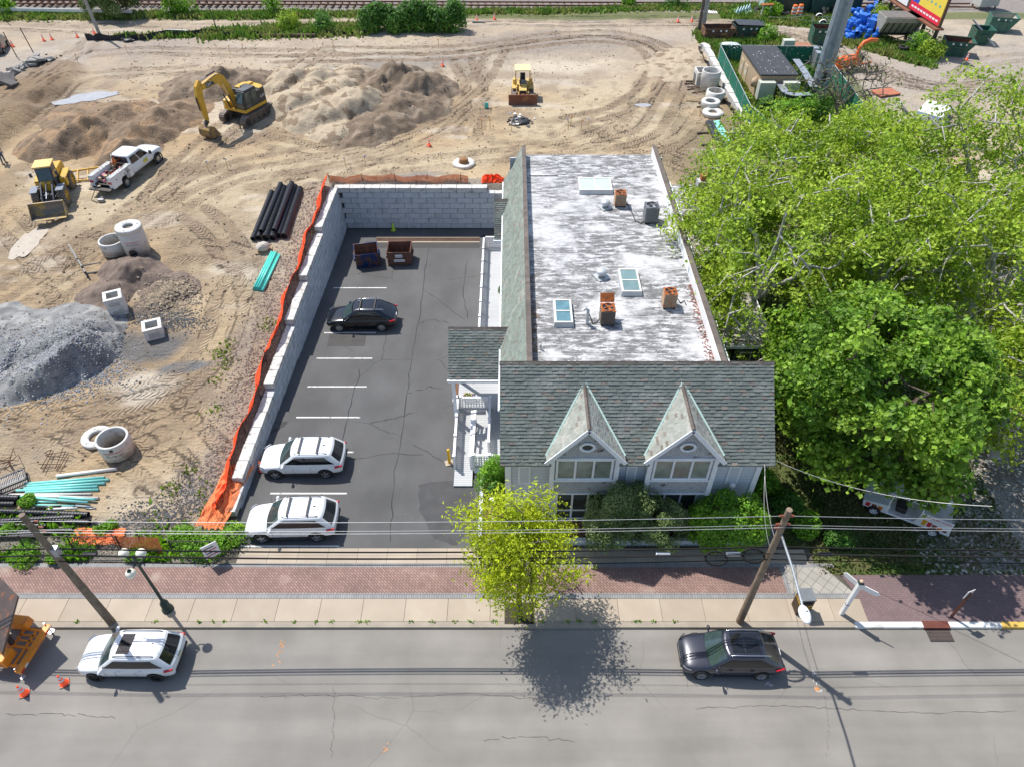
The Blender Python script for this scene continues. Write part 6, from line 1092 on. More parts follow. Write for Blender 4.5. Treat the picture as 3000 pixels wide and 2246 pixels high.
for i, (f_, n_) in enumerate(zip(far, near)): r = (.2, .24, .3, .27, .25, .27)[i]; a, c = S(*n_), S(*f_); pipe((a.x, a.y, gh(a.x, a.y)+r), (c.x, c.y, gh(c.x, c.y)+r), r, HDPE, LB[i], 'drain_pipe', True, 'black pipes bundled beside the retaining wall')
for i, (n_, f_, lab) in enumerate([((568, 514), (610, 412), 'left black pipe lying on top of the bundle'), ((596, 512), (634, 410), 'right black pipe lying on top of the bundle')]): a, c = S(*n_), S(*f_); pipe((a.x, a.y, gh(a.x, a.y)+.62), (c.x, c.y, gh(c.x, c.y)+.62), .2, HDPE, lab, 'drain_pipe', True, 'black pipes bundled beside the retaining wall')
for i in range(8): k = i % 5; n_, f_ = (549+k*4.8, 628+k*.8), (586+k*4.5, 549+k*.5); a, c = S(*n_), S(*f_); zz = .08+(.14 if i > 4 else 0); q = Vector((.07, 0, 0))*(i > 4); pipe((a.x+q.x, a.y, gh(a.x, a.y)+zz), (c.x+q.x, c.y, gh(c.x, c.y)+zz), .085, TEAL, 'teal plastic pipe in the tied bundle between black pipes and wall', 'sewer_pipe', group='teal pipes in the tied bundle')
def ZZ(x, y): return ((x/4.7325)/1.35624, (1300+y/4.7325)/1.35624)
def gp_(x1, y1, x2, y2, r, m, lab, corr=False, lift=0, name='pipe', grp=None): a, c = S(*ZZ(x1, y1)), S(*ZZ(x2, y2)); za, zc_ = gh(a.x, a.y), gh(c.x, c.y); pipe((a.x, a.y, za+r+lift), (c.x, c.y, zc_+r+lift), r, m, lab, name, corr, grp)
gT = 'teal pipes scattered at the lower left'; gW = 'white pipes scattered at the lower left'; gB = 'black corrugated pipes at the lower left'
gp_(800, 470, 1630, 365, .095, PVC, 'thick white pipe lying apart above the teal pipes', grp=gW)
for i, q in enumerate([(345, 565, 1460, 480), (390, 595, 1520, 510), (345, 630, 1465, 560), (240, 660, 1365, 607), (370, 682, 1380, 648)]): gp_(*q, .075, TEALL, ['topmost teal pipe of the five parallel ones', 'longest teal pipe, second of the five parallel ones', 'middle teal pipe of the five parallel ones', 'fourth teal pipe of the five parallel ones', 'lowest teal pipe of the five parallel ones'][i], name='sewer_pipe', grp=gT)
gp_(130, 712, 1280, 706, .06, PVC, 'long thin white pipe below the five teal pipes', grp=gW); gp_(250, 725, 1375, 765, .08, PVC, 'long thick white pipe below the thin white pipe', grp=gW)
gp_(300, 755, 1240, 838, .07, TEALL, 'teal pipe slanting down below the white pipes', name='sewer_pipe', grp=gT, lift=.1); gp_(850, 765, 1340, 800, .07, TEALL, 'short teal pipe end right of the slanting teal pipe', name='sewer_pipe', grp=gT, lift=.1); gp_(300, 800, 800, 815, .055, TEALL, 'short teal pipe near the black pipe ends', name='sewer_pipe', grp=gT); gp_(370, 850, 1045, 872, .06, TEALL, 'lowest single teal pipe above the short black pipe', name='sewer_pipe', grp=gT)
gp_(430, 892, 1020, 890, .055, PVC, 'white pipe running behind the short black pipe', grp=gW); gp_(510, 895, 860, 890, .1, HDPE, 'short smooth black pipe lying over the white pipe', grp=gB); gp_(690, 935, 1100, 922, .06, PVC, 'short pinkish-white pipe above the corrugated pipes', grp=gW, lift=.15); gp_(1060, 865, 1280, 885, .06, M('grey_pvc', (.3, .36, .4), .5), 'short grey pipe at the right of the heap', grp=gW); gp_(1195, 905, 1335, 895, .035, STEEL, 'thin short steel tube at the right end of the pipe heap')
for q in [(-150, 765, 290, 775, .17, 'black corrugated pipe end just below the grates'), (-150, 850, 225, 850, .13, 'thin corrugated pipe under the pipe end below the grates'), (-150, 950, 1245, 1005, .16, 'long black corrugated pipe nearest the white pipes'), (-150, 1110, 1065, 1045, .18, 'long thick black corrugated pipe in the middle of the row'), (400, 1060, 1265, 1110, .15, 'black corrugated pipe end sticking out at the right'), (-150, 1140, 660, 1155, .12, 'smooth-looking black pipe passing behind the utility pole'), (280, 1260, 1030, 1215, .14, 'lower black corrugated pipe ending by the orange net'), (-150, 1310, 520, 1290, .13, 'lowest black corrugated pipe next to the fence')]: gp_(*q[:4], q[4], HDPE, q[5], True, name='drain_pipe', grp=gB, lift=.02)
gp_(150, 1200, 380, 1190, .09, HDPE, 'short black pipe piece near the pole', grp=gB); gp_(1310, 1100, 1480, 1170, .1, HDPE, 'short black pipe piece right of the corrugated pipes', grp=gB)
# black grates
def grate(x, y, s, rz, lift, label):
    p = S(*ZZ(x, y)); t = thing('drain_grate', label, 'grate', (p.x, p.y, gh(p.x, p.y)+lift), rz); b = MB()
    for yy in (-.42, .42): b.box((0, yy, .06), (1.5, .12, .1))
    for xx in (-.7, .7): b.box((xx, 0, .06), (.1, .9, .1))
    b.build('grate_frame', BLKP, t, bevel=.01); b = MB()
    for i in range(15): b.box((-.58+i*.083, 0, .06), (.03, .7, .05))
    b.build('grate_bars', M('grate_grey', (.2, .2, .21), .5, .3), t)
grate(185, 545, 1, .62, .25, 'upper black drain grate stacked left of the teal pipes'); grate(215, 580, 1, .6, .0, 'lower black drain grate under the upper one')
# rebar mat
t = thing('rebar_mat', 'rusty rebar mat lying on the sand above the white pipe', 'rebar mat', tuple(G(125, 998))); o = t.location
def zp(x, y, dz=.1): p = G(*ZZ(x, y)); return p-o+Vector((0, 0, dz+random.uniform(0, .1)))
for q in [(640, 160, 740, 115, 590, 370), (770, 140, 620, 430), (910, 100, 785, 375), (965, 165, 820, 420), (630, 155, 700, 190, 920, 145, 1055, 185), (690, 205, 990, 235), (560, 320, 870, 318), (585, 370, 900, 375)]: b = MB(); b.tube([zp(q[i], q[i+1]) for i in range(0, len(q), 2)], .022, 5); b.build('rebar', REBAR, t)
p = G(22, 1000); b = MB(); random.seed(9)
for i in range(7): b.tube([(0, 0, 0), (random.uniform(-.5, .6), random.uniform(-.6, .8), random.uniform(.1, .6)), (random.uniform(-1, 1.2), random.uniform(-1, 1.4), random.uniform(.05, .9))], .02, 5)
o_ = b.build('bent_rebar', REBAR); o_.location = p; tag(o_, 'tangle of bent rusty rebar at the left edge above the grates', 'rebar')
# block lump on pallet near pipes
p = G(570, 542); t = thing('paver_pallet', 'small wooden pallet of wrapped blocks between the black pipes and teal bundle', 'pallet', tuple(p), .2); b = MB(); b.box((0, 0, .05), (1.2, .8, .1)); b.build('pallet', M('pallet_wood', (.3, .22, .14), .9), t); b = MB(); b.blob((0, 0, .4), (.55, .4, .35), n=2, jit=.1, sm=False); b.build('wrapped_blocks', M('wrapped_tan', (.5, .46, .4), .8), t)
# black and teal pipes at the right
for i, (n_, f_, r, m, lab) in enumerate([((1562, 338), (1528, 270), .22, HDPE, 'left black pipe of the pair beside the teal pipes at the right'), ((1569, 337), (1536, 269), .2, HDPE, 'right black pipe of the pair beside the teal pipes at the right')]): a, c = S(*n_), S(*f_); pipe((a.x, a.y, gh(a.x, a.y)+r), (c.x, c.y, gh(c.x, c.y)+r), r, m, lab, 'drain_pipe')
for i in range(9): k = i % 5; a, c = S(1572+k*3.4, 331-k*1.8), S(1539+k*3.2, 271-k*.6); z_ = .1+(.17 if i > 4 else 0); pipe((a.x+(i > 4)*.08, a.y, gh(a.x, a.y)+z_), (c.x+(i > 4)*.08, c.y, gh(c.x, c.y)+z_), .095, TEALL, 'teal pipe in the bundle beside the two black pipes at the right', 'sewer_pipe', group='teal pipes bundled at the right')
for q, lab in (((1505, 291, 1530, 290), 'upper dark timber under the black pipes at the right'), ((1515, 314, 1540, 313), 'lower dark timber under the black pipes at the right')): a, c = G(*q[:2], .08), G(*q[2:], .08); b = MB(); b.bar(a, c, .15, .12); tag(b.build('timber', M('dark_timber', (.09, .07, .05), .9)), lab, 'timber')
random.seed(31)
for i in range(9): a = G(random.uniform(1478, 1510), random.uniform(175, 235), .08); a2 = a+Vector((random.uniform(1, 3), random.uniform(-.8, .8), 0)); b = MB(); b.bar(a, a2, .12, .1); tag(b.build('scrap_board', M('scrap_wood', (.16, .12, .08), .9, var=.3)), 'dark scrap board strewn left of the precast pieces', 'board', 'scrap boards left of the precast pieces')
# ================================================================ small site things
def cone_proto(h=.75):
    b = MB(); b.lathe([(0, h), (.035, h), (.14, .05)], 16, mi=0); b.lathe([(.145, .04), (.0, .04)], 4, mi=0)
    b.lathe([(.062*h/.75+.0, h*.78), (.085, h*.62)], 16, mi=1); b.lathe([(.1, h*.52), (.117, h*.38)], 16, mi=1); b.box((0, 0, .02), (.38, .38, .04), 0, 2); return b
CONEM = [M('cone_orange', (.85, .09, .02), .5, var=.05, fine=0), M('cone_white', (.75, .75, .73), .5, var=.05, fine=0), BLKP]
t0 = thing('traffic_cone', 'orange cone beside the trailer, nearest the left edge of the street', 'cone', (*W(54, 1497), 0), .3, 'orange traffic cones')
b = MB(); b.lathe([(0, .75), (.035, .75), (.15, .05), (.2, .04)], 18); b.build('cone_body', CONEM[0], t0); b = MB(); b.lathe([(.0525, .66), (.086, .52)], 18); b.lathe([(.098, .45), (.122, .33)], 18); b.build('reflective_bands', CONEM[1], t0); b = MB(); b.box((0, 0, .02), (.4, .4, .04)); b.build('base', BLKP, t0, bevel=.01)
def cone(loc, label, rz=0, rx=0): c = copy_tree(t0, loc, rz, label); c.rotation_euler = (rx, 0, rz); return c
cone((*W(140, 1475), 0), 'orange cone between the trailer and the white street SUV', .5)
c = cone(tuple(L(567, 1015)), 'orange cone squeezed between block wall and front of white SUV', .2)
for dx, dy, lab in [(95, 89, 'leftmost cone of the pair on the far dirt road at the left'), (112, 85, 'right cone of the pair on the far dirt road at the left'), (167, 80, 'lone cone right of the cone pair, left of the leaning pole'), (204, 73, 'cone just left of the base of the leaning pole'), (29, 103, 'faded fallen-looking cone near the far left edge'), (1030, 46, 'left cone of the pair right of the hedge'), (1068, 44, 'right cone of the pair right of the hedge'), (1464, 48, 'lone cone on the far dirt road, left of the grey pole'), (1494, 47, 'cone by the far road edge right beside the grey pole'), (956, 144, 'cone right of the big rough earth mound'), (927, 316, 'cone on the sand between sand heaps and manhole top'), (2087, 131, 'cone in the weeds under the billboard')]: p = G(dx, dy); cone(tuple(p), lab, dx*.1)
LIME = M('lime_cone', (.55, .75, .05), .5, var=.05); 
for loc, lab, rx in ((tuple(L(850, 498)), 'lime yellow cone against the back block wall', 0), (tuple(G(508, 1128, .15)), 'lime yellow cone lying in weeds at the front end of the wall', 1.45)):
    t = thing('traffic_cone', lab, 'cone', loc, 1.2); t.rotation_euler = (rx, 0, 1.2); b = MB(); b.lathe([(0, .72), (.035, .72), (.14, .05)], 16); b.build('cone_body', LIME, t); b = MB(); b.box((0, 0, .02), (.36, .36, .04)); b.build('base', BLKP if rx else LIME, t)
STK = M('stake_wood', (.6, .42, .15), .8); BLUE = M('blue_tape', (.1, .25, .7), .6); WTAPE = M('orange_tape', (.9, .3, .05), .6)
def stake(dx, dy, tape, label, h=.95, grp='survey stakes on the building site'):
    p = G(dx, dy); t = thing('survey_stake', label, 'stake', tuple(p), random.uniform(0, 3), grp); t.rotation_euler = (random.uniform(-.06, .06), random.uniform(-.06, .06), random.uniform(0, 3)); b = MB(); b.box((0, 0, h/2), (.05, .025, h)); b.build('stake', STK, t); b = MB(); b.box((.05, 0, h-.08), (.16, .03, .09)); b.build('tape', tape, t)
SL = [(1411/1.35624, 378/1.35624, WTAPE, 'leftmost stake of the pair left of the debris pile'), (1436/1.35624, 378/1.35624, WTAPE, 'right stake of the pair left of the debris pile'), (1499/1.35624, 387/1.35624, BLUE, 'blue-taped stake just below left of the debris pile'), (1665/1.35624, 382/1.35624, BLUE, 'blue-taped stake right of the debris pile'), (1672/1.35624, 372/1.35624, WTAPE, 'stake right behind the blue-taped stake'), (1702/1.35624, 385/1.35624, WTAPE, 'stake between the pair and the lone blue-taped stake'), (1723/1.35624, 382/1.35624, BLUE, 'rightmost blue-taped stake near the dark gravel stain'), (1293/1.35624, 477/1.35624, BLUE, 'stake left of the buried manhole top'), (1014/1.35624, 492/1.35624, BLUE, 'left blue-taped stake behind the black pipe bundle'), (1071/1.35624, 488/1.35624, BLUE, 'right blue-taped stake behind the back wall corner'),
 (612/1.35624, 500/1.35624, BLUE, 'left stake below the excavator bucket'), (668/1.35624, 497/1.35624, BLUE, 'right stake below the excavator bucket'), (675/1.35624, 158/1.35624, WTAPE, 'left stake of the pair behind the dark earth mound'), (716/1.35624, 157/1.35624, WTAPE, 'right stake of the pair behind the dark earth mound'), (979/1.35624, 150/1.35624, WTAPE, 'stake by the long thin puddle'), (377/1.35624, 162/1.35624, WTAPE, 'wide pale stake right of the pole shadow'), (235/1.35624, 198/1.35624, WTAPE, 'pale stake at the top of the graded ramp'), (1285/1.35624, 137/1.35624, WTAPE, 'stake near the hedge puddle'), (1628/1.35624, 112/1.35624, BLUE, 'left stake in the far dark tracks'), (1668/1.35624, 110/1.35624, BLUE, 'right stake in the far dark tracks'), (1845/1.35624, 107/1.35624, WTAPE, 'stake in the far sand at the right'), (250, 523, WTAPE, 'orange-tipped stake behind the short manhole ring')]
for q in SL: stake(*q)
# debris pile, tarp bundles
def trash(dx, dy, s, label, mats, n=26, seed=1):
    random.seed(seed); p = G(dx, dy); b = MB(); b.blob((0, 0, .12), (s*.8, s*.7, .2), mi=0, n=2, jit=.15)
    for i in range(n): b.box((random.gauss(0, s*.55), random.gauss(0, s*.45), random.uniform(.1, .4)), (random.uniform(.1, .45), random.uniform(.08, .35), random.uniform(.03, .15)), Matrix.Rotation(random.uniform(0, 6), 4, 'Z') @ Matrix.Rotation(random.uniform(-.5, .5), 4, 'X'), random.randrange(len(mats)))
    o = b.build('debris_pile', mats); o.location = p; tag(o, label, 'debris pile')
trash(1125, 265, 1.1, 'small pile of black and white scrap in front of the bulldozer', [BLKP, PVC, DKSTEEL, CHROME, PVC], 34, 2); trash(108, 142, 1.0, 'black bag heap at the top of the graded ramp', [BLKP, DKSTEEL, BLKP], 14, 3); trash(278, 90, .8, 'black bundle by the silt fence behind the leaning pole', [BLKP], 10, 4)
b = MB(); b.box((0, 0, .25), (.4, .05, .5)); o = b.build('teal_board', TEAL); o.location = G(1057-6, 235); tag(o, 'small teal board standing left of the bulldozer blade', 'board')
# pole-like things lying at the back
def laid(a, c, r, m, label, name='fallen_pole', cat='pole'): a, c = G(*a, r), G(*c, r); b = MB(); b.tube([a, a.lerp(c, .5)+Vector((0, 0, .03)), c], r, 8); return tag(b.build(name, m), label, cat)
laid((553, 71), (690, 70), .14, CHROME, 'long white-grey pole lying in the grass strip', 'light_pole'); laid((556, 81), (683, 81), .2, M('log_brown', (.12, .08, .055), .9, bump=.4), 'long brown log lying in front of the white-grey pole', 'log', 'log'); laid((365, 73), (412, 75), .3, HDPE, 'short fat black pipe lying on the silt fence', 'drain_pipe', 'pipe'); laid((1020, 51), (1048, 52), .12, M('board_grey', (.4, .38, .35), .9), 'boards lying between the two cones right of the hedge', 'board', 'board')
SILT = M('black_silt_fabric', (.03, .032, .04), .8, var=.3)
def ribbon(name, pts, h, m, label, seed, cat, lean=.15, posts=True, res=.5, pm=WOODP, droop=.3, ph=None, gname=None):
    random.seed(seed); P = [Vector(p) for p in pts]; t = thing(name, label, cat, tuple(P[0])); o = P[0]; rows = []; pp = []
    for a, c in zip(P, P[1:]):
        n = max(1, int((c-a).length/res)); nr = Vector((-(c-a).y, (c-a).x, 0)).normalized()
        for i in range(n): q = a.lerp(c, i/n); hh = h*(1-droop*random.random()); k = nr*random.uniform(-lean, lean); rows.append([q-o-Vector((0, 0, .05)), q-o+k*.5+Vector((0, 0, hh*.5)), q-o+k+Vector((0, 0, hh))]); pp.append(q-o)
    rows.append([P[-1]-o, P[-1]-o+Vector((0, 0, h*.5)), P[-1]-o+Vector((0, 0, h))]); b = MB(); b.grid(rows); b.build('fabric', m, t)
    if posts:
        for q in pp[::max(1, int(2.5/res))]: b = MB(); b.cyl(q, q+Vector((0, 0, (ph or h)*1.15)), .03, n=6); b.build('post', pm, t)
    return t
ribbon('silt_fence', [G(x, y) for x, y in [(188, 88), (250, 88), (320, 86), (365, 80), (420, 79), (470, 76), (500, 84)]], .8, SILT, 'sagging black silt fence along the far side of the dirt at the left', 3, 'silt fence', .4); ribbon('silt_fence', [G(x, y) for x, y in [(480, 76), (520, 78), (600, 77), (700, 77), (790, 76)]], .5, SILT, 'black silt fence in the grass left of the hedge', 5, 'silt fence', .4)
RAILP = [G(-20, 32), G(290, 39)]; rr_ = thing('guard_rail', 'long white guard rail along the railway at the far left', 'guard rail', tuple(RAILP[0])); d_ = RAILP[1]-RAILP[0]; b = MB(); b.bar((0, 0, .7), d_+Vector((0, 0, .7)), .08, .35); b.build('beam', WHITE, rr_)
for i in range(9): b = MB(); q = d_*i/8; b.box((q.x, q.y+.1, .35), (.15, .15, .9)); b.build('post', DKSTEEL, rr_)
# railway
for k, (ya, yb_, lab) in enumerate(((W(0, 14, 2.9)[1], W(0, 14, 2.9)[1]+1.5, 'near railway track with rusty rails on ballast'), (W(0, 2, 2.9)[1]+1.8, W(0, 2, 2.9)[1]+3.3, 'far railway track at the top edge'))):
    t = thing('railway_track', lab, 'railway track', (0, ya, 2.85)); sl2 = -.012; b = MB(); n = 150
    for i in range(n): x = -90+i*.95+0; b.box((x, .72+x*sl2, 0), (.24, 2.5, .14))
    o_ = b.build('sleepers', M('sleeper_wood', (.17, .12, .09), .9, island=.2), t); o_['kind'] = 'stuff'
    for yy in (0, 1.44): b = MB(); b.bar((-95, yy-95*sl2, .16), (60, yy+60*sl2, .16), .09, .17); b.build('rail', M('rail_rust', (.2, .09, .05), .6, .4, var=.2), t)
def upole(x, y, z, h, r0, r1, label, m=WOODP, lean=(0, 0), name='utility_pole', cat='utility pole'):
    t = thing(name, label, cat, (x, y, z)); b = MB(); b.cyl((0, 0, -.3), (lean[0], lean[1], h), r0, r1, 14); b.build('pole', m, t); return t
p = G(216, 76); upole(p.x, p.y, p.z, 11, .2, .15, 'bare grey wooden pole leaning left at the far edge of the dirt', M('grey_pole_wood', (.36, .34, .31), .9, var=.2), (-.6, 0))
p = G(812, 40); upole(p.x, p.y, p.z, 10, .22, .16, 'grey wooden pole rising behind the hedge', M('grey_pole_wood2', (.4, .38, .34), .9, var=.2)); p = G(1508, 72); t = upole(p.x, p.y, p.z, 11, .2, .16, 'dark pole with grey conduits beside the rusty dumpsters', M('dark_pole', (.14, .11, .09), .9))
for k in range(4): b = MB(); b.cyl((.25+.13*k, -.1, 0), (.25+.13*k, -.1, 4.5 if k < 3 else 11), .07, n=8); b.build('conduit', STEEL, t)
for (dx, dy) in ((474, 88-10), (14, 46)): p = G(dx, dy); upole(p.x, p.y, p.z, 4.2, .06, .05, ['thin dark post with sign in the grass strip', 'thin dark post at the far left edge'][dx < 100], DKSTEEL, (-.4, 0), 'thin_post', 'post')
for i, (dx, dy) in enumerate([(38, 125), (73, 115)]): p = G(dx, dy); upole(p.x, p.y, p.z, 2.6, .05, .05, ['left rusty post with wire by the rubble bank', 'right rusty post with wire by the rubble bank'][i], REBAR, (-.3, 0), 'fence_post', 'post')
# red car piece at the far left edge
p = G(-3, 112); t = thing('parked_car', 'rear corner of a dark car with a red light, cut off by the left edge', 'car', tuple(p), 1.9); b = MB(); b.prism([(-1.8, .3), (-1.8, .85), (-1.2, 1.1), (-.7, 1.5), (.9, 1.5), (1.7, 1.0), (2.1, .9), (2.1, .3)], -.85, .85, 'y'); b.build('body', M('dark_grey_paint', (.06, .07, .09), .3, coat=.6), t, bevel=.12); b = MB(); b.box((-1.5, 0, .98), (.5, 1.6, .2)); b.build('trunk_lid', REDP, t, bevel=.05)
for x in (-1.2, 1.4):
    for s in (-.85, .85): wheel(t, x, s, .32, .2, RIM)
# ================================================================ dumpsters
def dumpster(loc, rz, L_, Wd, H, m, mi, label, slope=.5, lid=None, cat='dumpster', stickers=True, grp=None):
    t = thing('dumpster', label, cat, loc, rz, grp); b = MB(); k = .06; h = L_/2; w = Wd/2
    o = [(-h, 0), (h-slope, 0), (h, H), (-h, H)]; i_ = [(-h+k, k), (h-slope-k, k), (h-k, H), (-h+k, H)]
    for s in (-1, 1): b.prism(o, s*w, s*(w-k), 'y')
    b.prism([(-h, 0), (-h+k, 0), (-h+k, H), (-h, H)], -w+k, w-k, 'y'); b.prism([(h-slope, 0), (h, H), (h-k, H), (h-slope-k, 0)], -w+k, w-k, 'y'); b.prism([(-h+k, 0), (h-slope-k, 0), (h-slope-k, k), (-h+k, k)], -w+k, w-k, 'y')
    b.build('container', m, t, fix=True); b = MB(); e = .012
    b.add([(-h+k+e, -w+k+e, H-.03), (-h+k+e, w-k-e, H-.03), (-h+k+e, w-k-e, k+e), (-h+k+e, -w+k+e, k+e), (h-slope-k-e, -w+k+e, k+e), (h-slope-k-e, w-k-e, k+e), (h-k-e, w-k-e, H-.03), (h-k-e, -w+k+e, H-.03)], [(0, 1, 2, 3), (3, 2, 5, 4), (4, 5, 6, 7), (1, 6, 5, 2), (0, 3, 4, 7)]); b.build('lining', mi, t)
    b = MB(); b.tube([(-h, -w, H), (h, -w, H), (h, w, H), (-h, w, H), (-h, -w, H)], .05, 6); b.build('rim', m, t); b = MB()
    for x in np.linspace(-h+.3, h-slope-.1, 3): b.bb(x-.04, x+.04, -w-.04, -w, .1, H-.05); b.bb(x-.04, x+.04, w, w+.04, .1, H-.05)
    b.bb(-h-.04, -h, -w+.2, w-.2, H*.45, H*.55); b.build('ribs', m, t)
    for s in (-1, 1): b = MB(); b.bb(-h*.4, h*.4, s*w, s*(w+.14), H*.6, H*.74); b.build('lift_pocket', m, t)
    if lid: b = MB(); b.box((-.1, 0, H+.12), (L_*.85, Wd*1.02, .06), Matrix.Rotation(.05, 4, 'Y')); b.build('lid', lid, t)
    if stickers:
        for x in (-h*.5, 0, h*.35): b = MB(); b.bb(x-.1, x+.1, -w-.012, -w-.002, H*.6+.3, H*.6+.5) if H > 1.3 else b.bb(x-.08, x+.08, -w-.012, -w-.002, H*.3, H*.5); b.build('sticker', WHITE, t)
    return t
RUSTIN = M('rusty_inside', (.22, .10, .06), .9, .1, var=.3, col2=(.10, .06, .05), amt=.4, s2=2, bump=.3); BRN = M('brown_dumpster', (.16, .075, .05), .7, .1, var=.2, col2=(.08, .05, .045), amt=.3, s2=3); BLU = M('blue_dumpster', (.01, .03, .12), .5, .1, var=.2, col2=(.10, .05, .04), amt=.35, s2=2); GRN = M('green_dumpster', (.02, .11, .075), .5, .1, var=.2, col2=(.05, .06, .04), amt=.2, s2=2)
def dump_lot(dx, dy, rz, m, lab, txt=None):
    p = L(dx, dy); t = thing('dumpster', lab, 'dumpster', tuple(p), rz); b = MB(); w, d, H, k = .92, .82, 1.25, .05; td = .72
    o = [(-td, 0), (td, 0), (d, H), (-d, H)]
    for s in (-1, 1): b.prism(o, s*w, s*(w-k), 'x')
    b.prism([(-td, 0), (-td+k, 0), (-d+k, H), (-d, H)], -w+k, w-k, 'x'); b.prism([(td, 0), (d, H), (d-k, H), (td-k, 0)], -w+k, w-k, 'x'); b.prism([(-td+k, 0), (td-k, 0), (td-k, k), (-td+k, k)], -w+k, w-k, 'x'); b.build('container', m, t, fix=True)
    b = MB(); e = k+.012; b.add([(-w+e, -d+e, H-.04), (w-e, -d+e, H-.04), (w-e, -td+e, e), (-w+e, -td+e, e), (-w+e, td-e, e), (w-e, td-e, e), (w-e, d-e, H-.04), (-w+e, d-e, H-.04)], [(0, 1, 2, 3), (3, 2, 5, 4), (4, 5, 6, 7), (0, 3, 4, 7), (1, 6, 5, 2)]); b.build('lining', RUSTIN, t)
    b = MB(); b.tube([(-w, -d, H), (w, -d, H), (w, d, H), (-w, d, H), (-w, -d, H)], .045, 6); b.build('rim', m, t)
    for s in (-1, 1): b = MB(); b.bb(s*w, s*(w+.12), -.5, .5, .55, .75); b.build('lift_pocket', m, t)
    b = MB(); b.bb(-w-.02, w+.02, -td-.09, -td+.02, .08, .16); b.build('bottom_rail', m, t)
    if txt:
        fy = lambda z: -(td+(d-td)*z/H)-.012; nv = Vector((0, -(d-td), H)).normalized()
        for z, s_, body, hh in ((.93, .19, 'marpal', .14), (.5, .13, 'CARDBOARD ONLY', .12)):
            b = MB(); c_ = Vector((0, fy(z), z)); wd = .28 if body == 'marpal' else .42
            b.add([c_+Vector((-wd, 0, 0))-nv*hh, c_+Vector((wd, 0, 0))-nv*hh, c_+Vector((wd, 0, 0))+nv*hh, c_+Vector((-wd, 0, 0))+nv*hh], [(0, 1, 2, 3)]); q = b.build('sticker', WHITE, t); text('lettering', body, s_*(1 if body == 'marpal' else .62), M('sticker_blue', (.02, .08, .35), .6), q, plane_xf(c_+Vector((0, -.006, 0)), (1, 0, 0), nv), .001)
    return t
dump_lot(866, 563, .03, BRN, 'brown open dumpster with two white stickers at the back of the lot', True); dump_lot(795, 567, .22, BLU, 'blue open dumpster with rusty inside, left of the brown one'); p = L(795, 566, .15); b = MB()
for i in range(4): b.box((random.uniform(-.3, .3), random.uniform(-.3, .2), .03*i), (.4, .25, .03), i*.7)
o = b.build('trash', PVC); o.location = p+Vector((0, 0, .1)); tag(o, 'scraps of paper in the bottom of the blue dumpster', 'trash')
p = G(1549, 86); dumpster(tuple(p), .02, 3.6, 1.9, 1.5, M('rusty_dumpster', (.14, .07, .045), .8, var=.3, col2=(.3, .16, .04), amt=.2, s2=1), RUSTIN, 'rusty brown dumpster with yellow edge beside the dark pole', .7)
p = G(1612, 84); dumpster(tuple(p), .05, 3.6, 2.0, 1.7, M('darkgreen_rust', (.03, .065, .05), .7, var=.3, col2=(.2, .09, .05), amt=.2, s2=1), RUSTIN, 'dark green dumpster with black lid right of the rusty one', .8, lid=M('lid_black', (.05, .055, .06), .5, var=.3))
p = G(1772, 92); dumpster(tuple(p), -.1, 2.6, 2.0, 1.7, GRN, RUSTIN, 'green dumpster mostly hidden behind the tall steel pole', .6)
p = G(2062, 116); dumpster(tuple(p), -.28, 3.1, 2.2, 1.5, GRN, RUSTIN, 'nearest green dumpster by the billboard, rusty inside', 1.0); p = G(2114, 91); dumpster(tuple(p), -.15, 2.1, 2.0, 1.5, GRN, GRN, 'small green dumpster with a bar leaning over it', .6, stickers=False); b = MB(); b.bar((p.x-1.2, p.y+.9, 3.5+1.4), (p.x+.9, p.y-1.9, 2.9), .13); tag(b.build('steel_bar', STEEL), 'long steel bar leaning across the small green dumpster', 'bar')
p = G(2157, 66); dumpster(tuple(p), -.3, 3.0, 2.2, 1.6, M('pale_green_dumpster', (.05, .15, .11), .6, var=.2), M('pale_inside', (.4, .38, .32), .8, var=.2), 'farthest green dumpster with pale inside near the grey cabinet', .9)
# ================================================================ yard things at upper right
def zr(x, y, z=2.75): return W((2000+x/4.424)/1.35624, (y/4.424)/1.35624, z)
SHW = M('shelter_tan', (.46, .34, .22), .85, var=.08); SHR = brickmat('shelter_roof', (.055, .06, .07), (.05, .055, .065), (.02, .02, .025), ('X', 'Y', 1), 40, .3, .03, bump=.6, s2=2, rot=0)
TLc = Vector((*zr(770, 590, 5.9), 5.9)); TRc = Vector((*zr(1240, 590, 5.9), 5.9)); BRc = Vector((*zr(1480, 985, 5.75), 5.75)); BLc = Vector((*zr(1005, 985, 5.75), 5.75))
xm0, xm1 = (TLc.x+BLc.x)/2, (TRc.x+BRc.x)/2; ym0, ym1 = BLc.y, TLc.y; t = thing('equipment_shelter', 'tan equipment shelter with dark ribbed roof inside the green fence', 'shed', ((xm0+xm1)/2, (ym0+ym1)/2, 2.75)); w, d = (xm1-xm0)/2, (ym1-ym0)/2
b = MB(); b.bb(-w+.15, w-.15, -d+.15, d-.15, 0, 2.95); b.build('walls', SHW, t); b = MB(); b.box((0, 0, 3.03), (2*w, 2*d, .16)); b.build('roof', SHR, t, bevel=.02)
random.seed(2)
b = MB()
for i in range(60): b.disc((random.uniform(-w*.8, w*.8), random.uniform(-d*.9, d*.6), 3.118), random.uniform(.02, .055), 6)
b.build('droppings', WHITE, t); xw_ = -w+.15
for y0 in (d-1.6, d-3.2): b = MB(); b.bb(xw_-.04, xw_-.001, y0, y0+1.0, .15, 2.2); q = b.build('door', M('door_tan', (.58, .46, .3), .8), t); b = MB(); b.bb(xw_-.052, xw_-.041, y0+.35, y0+.65, 1.2, 1.6); b.build('warning_sign', WHITE, q)
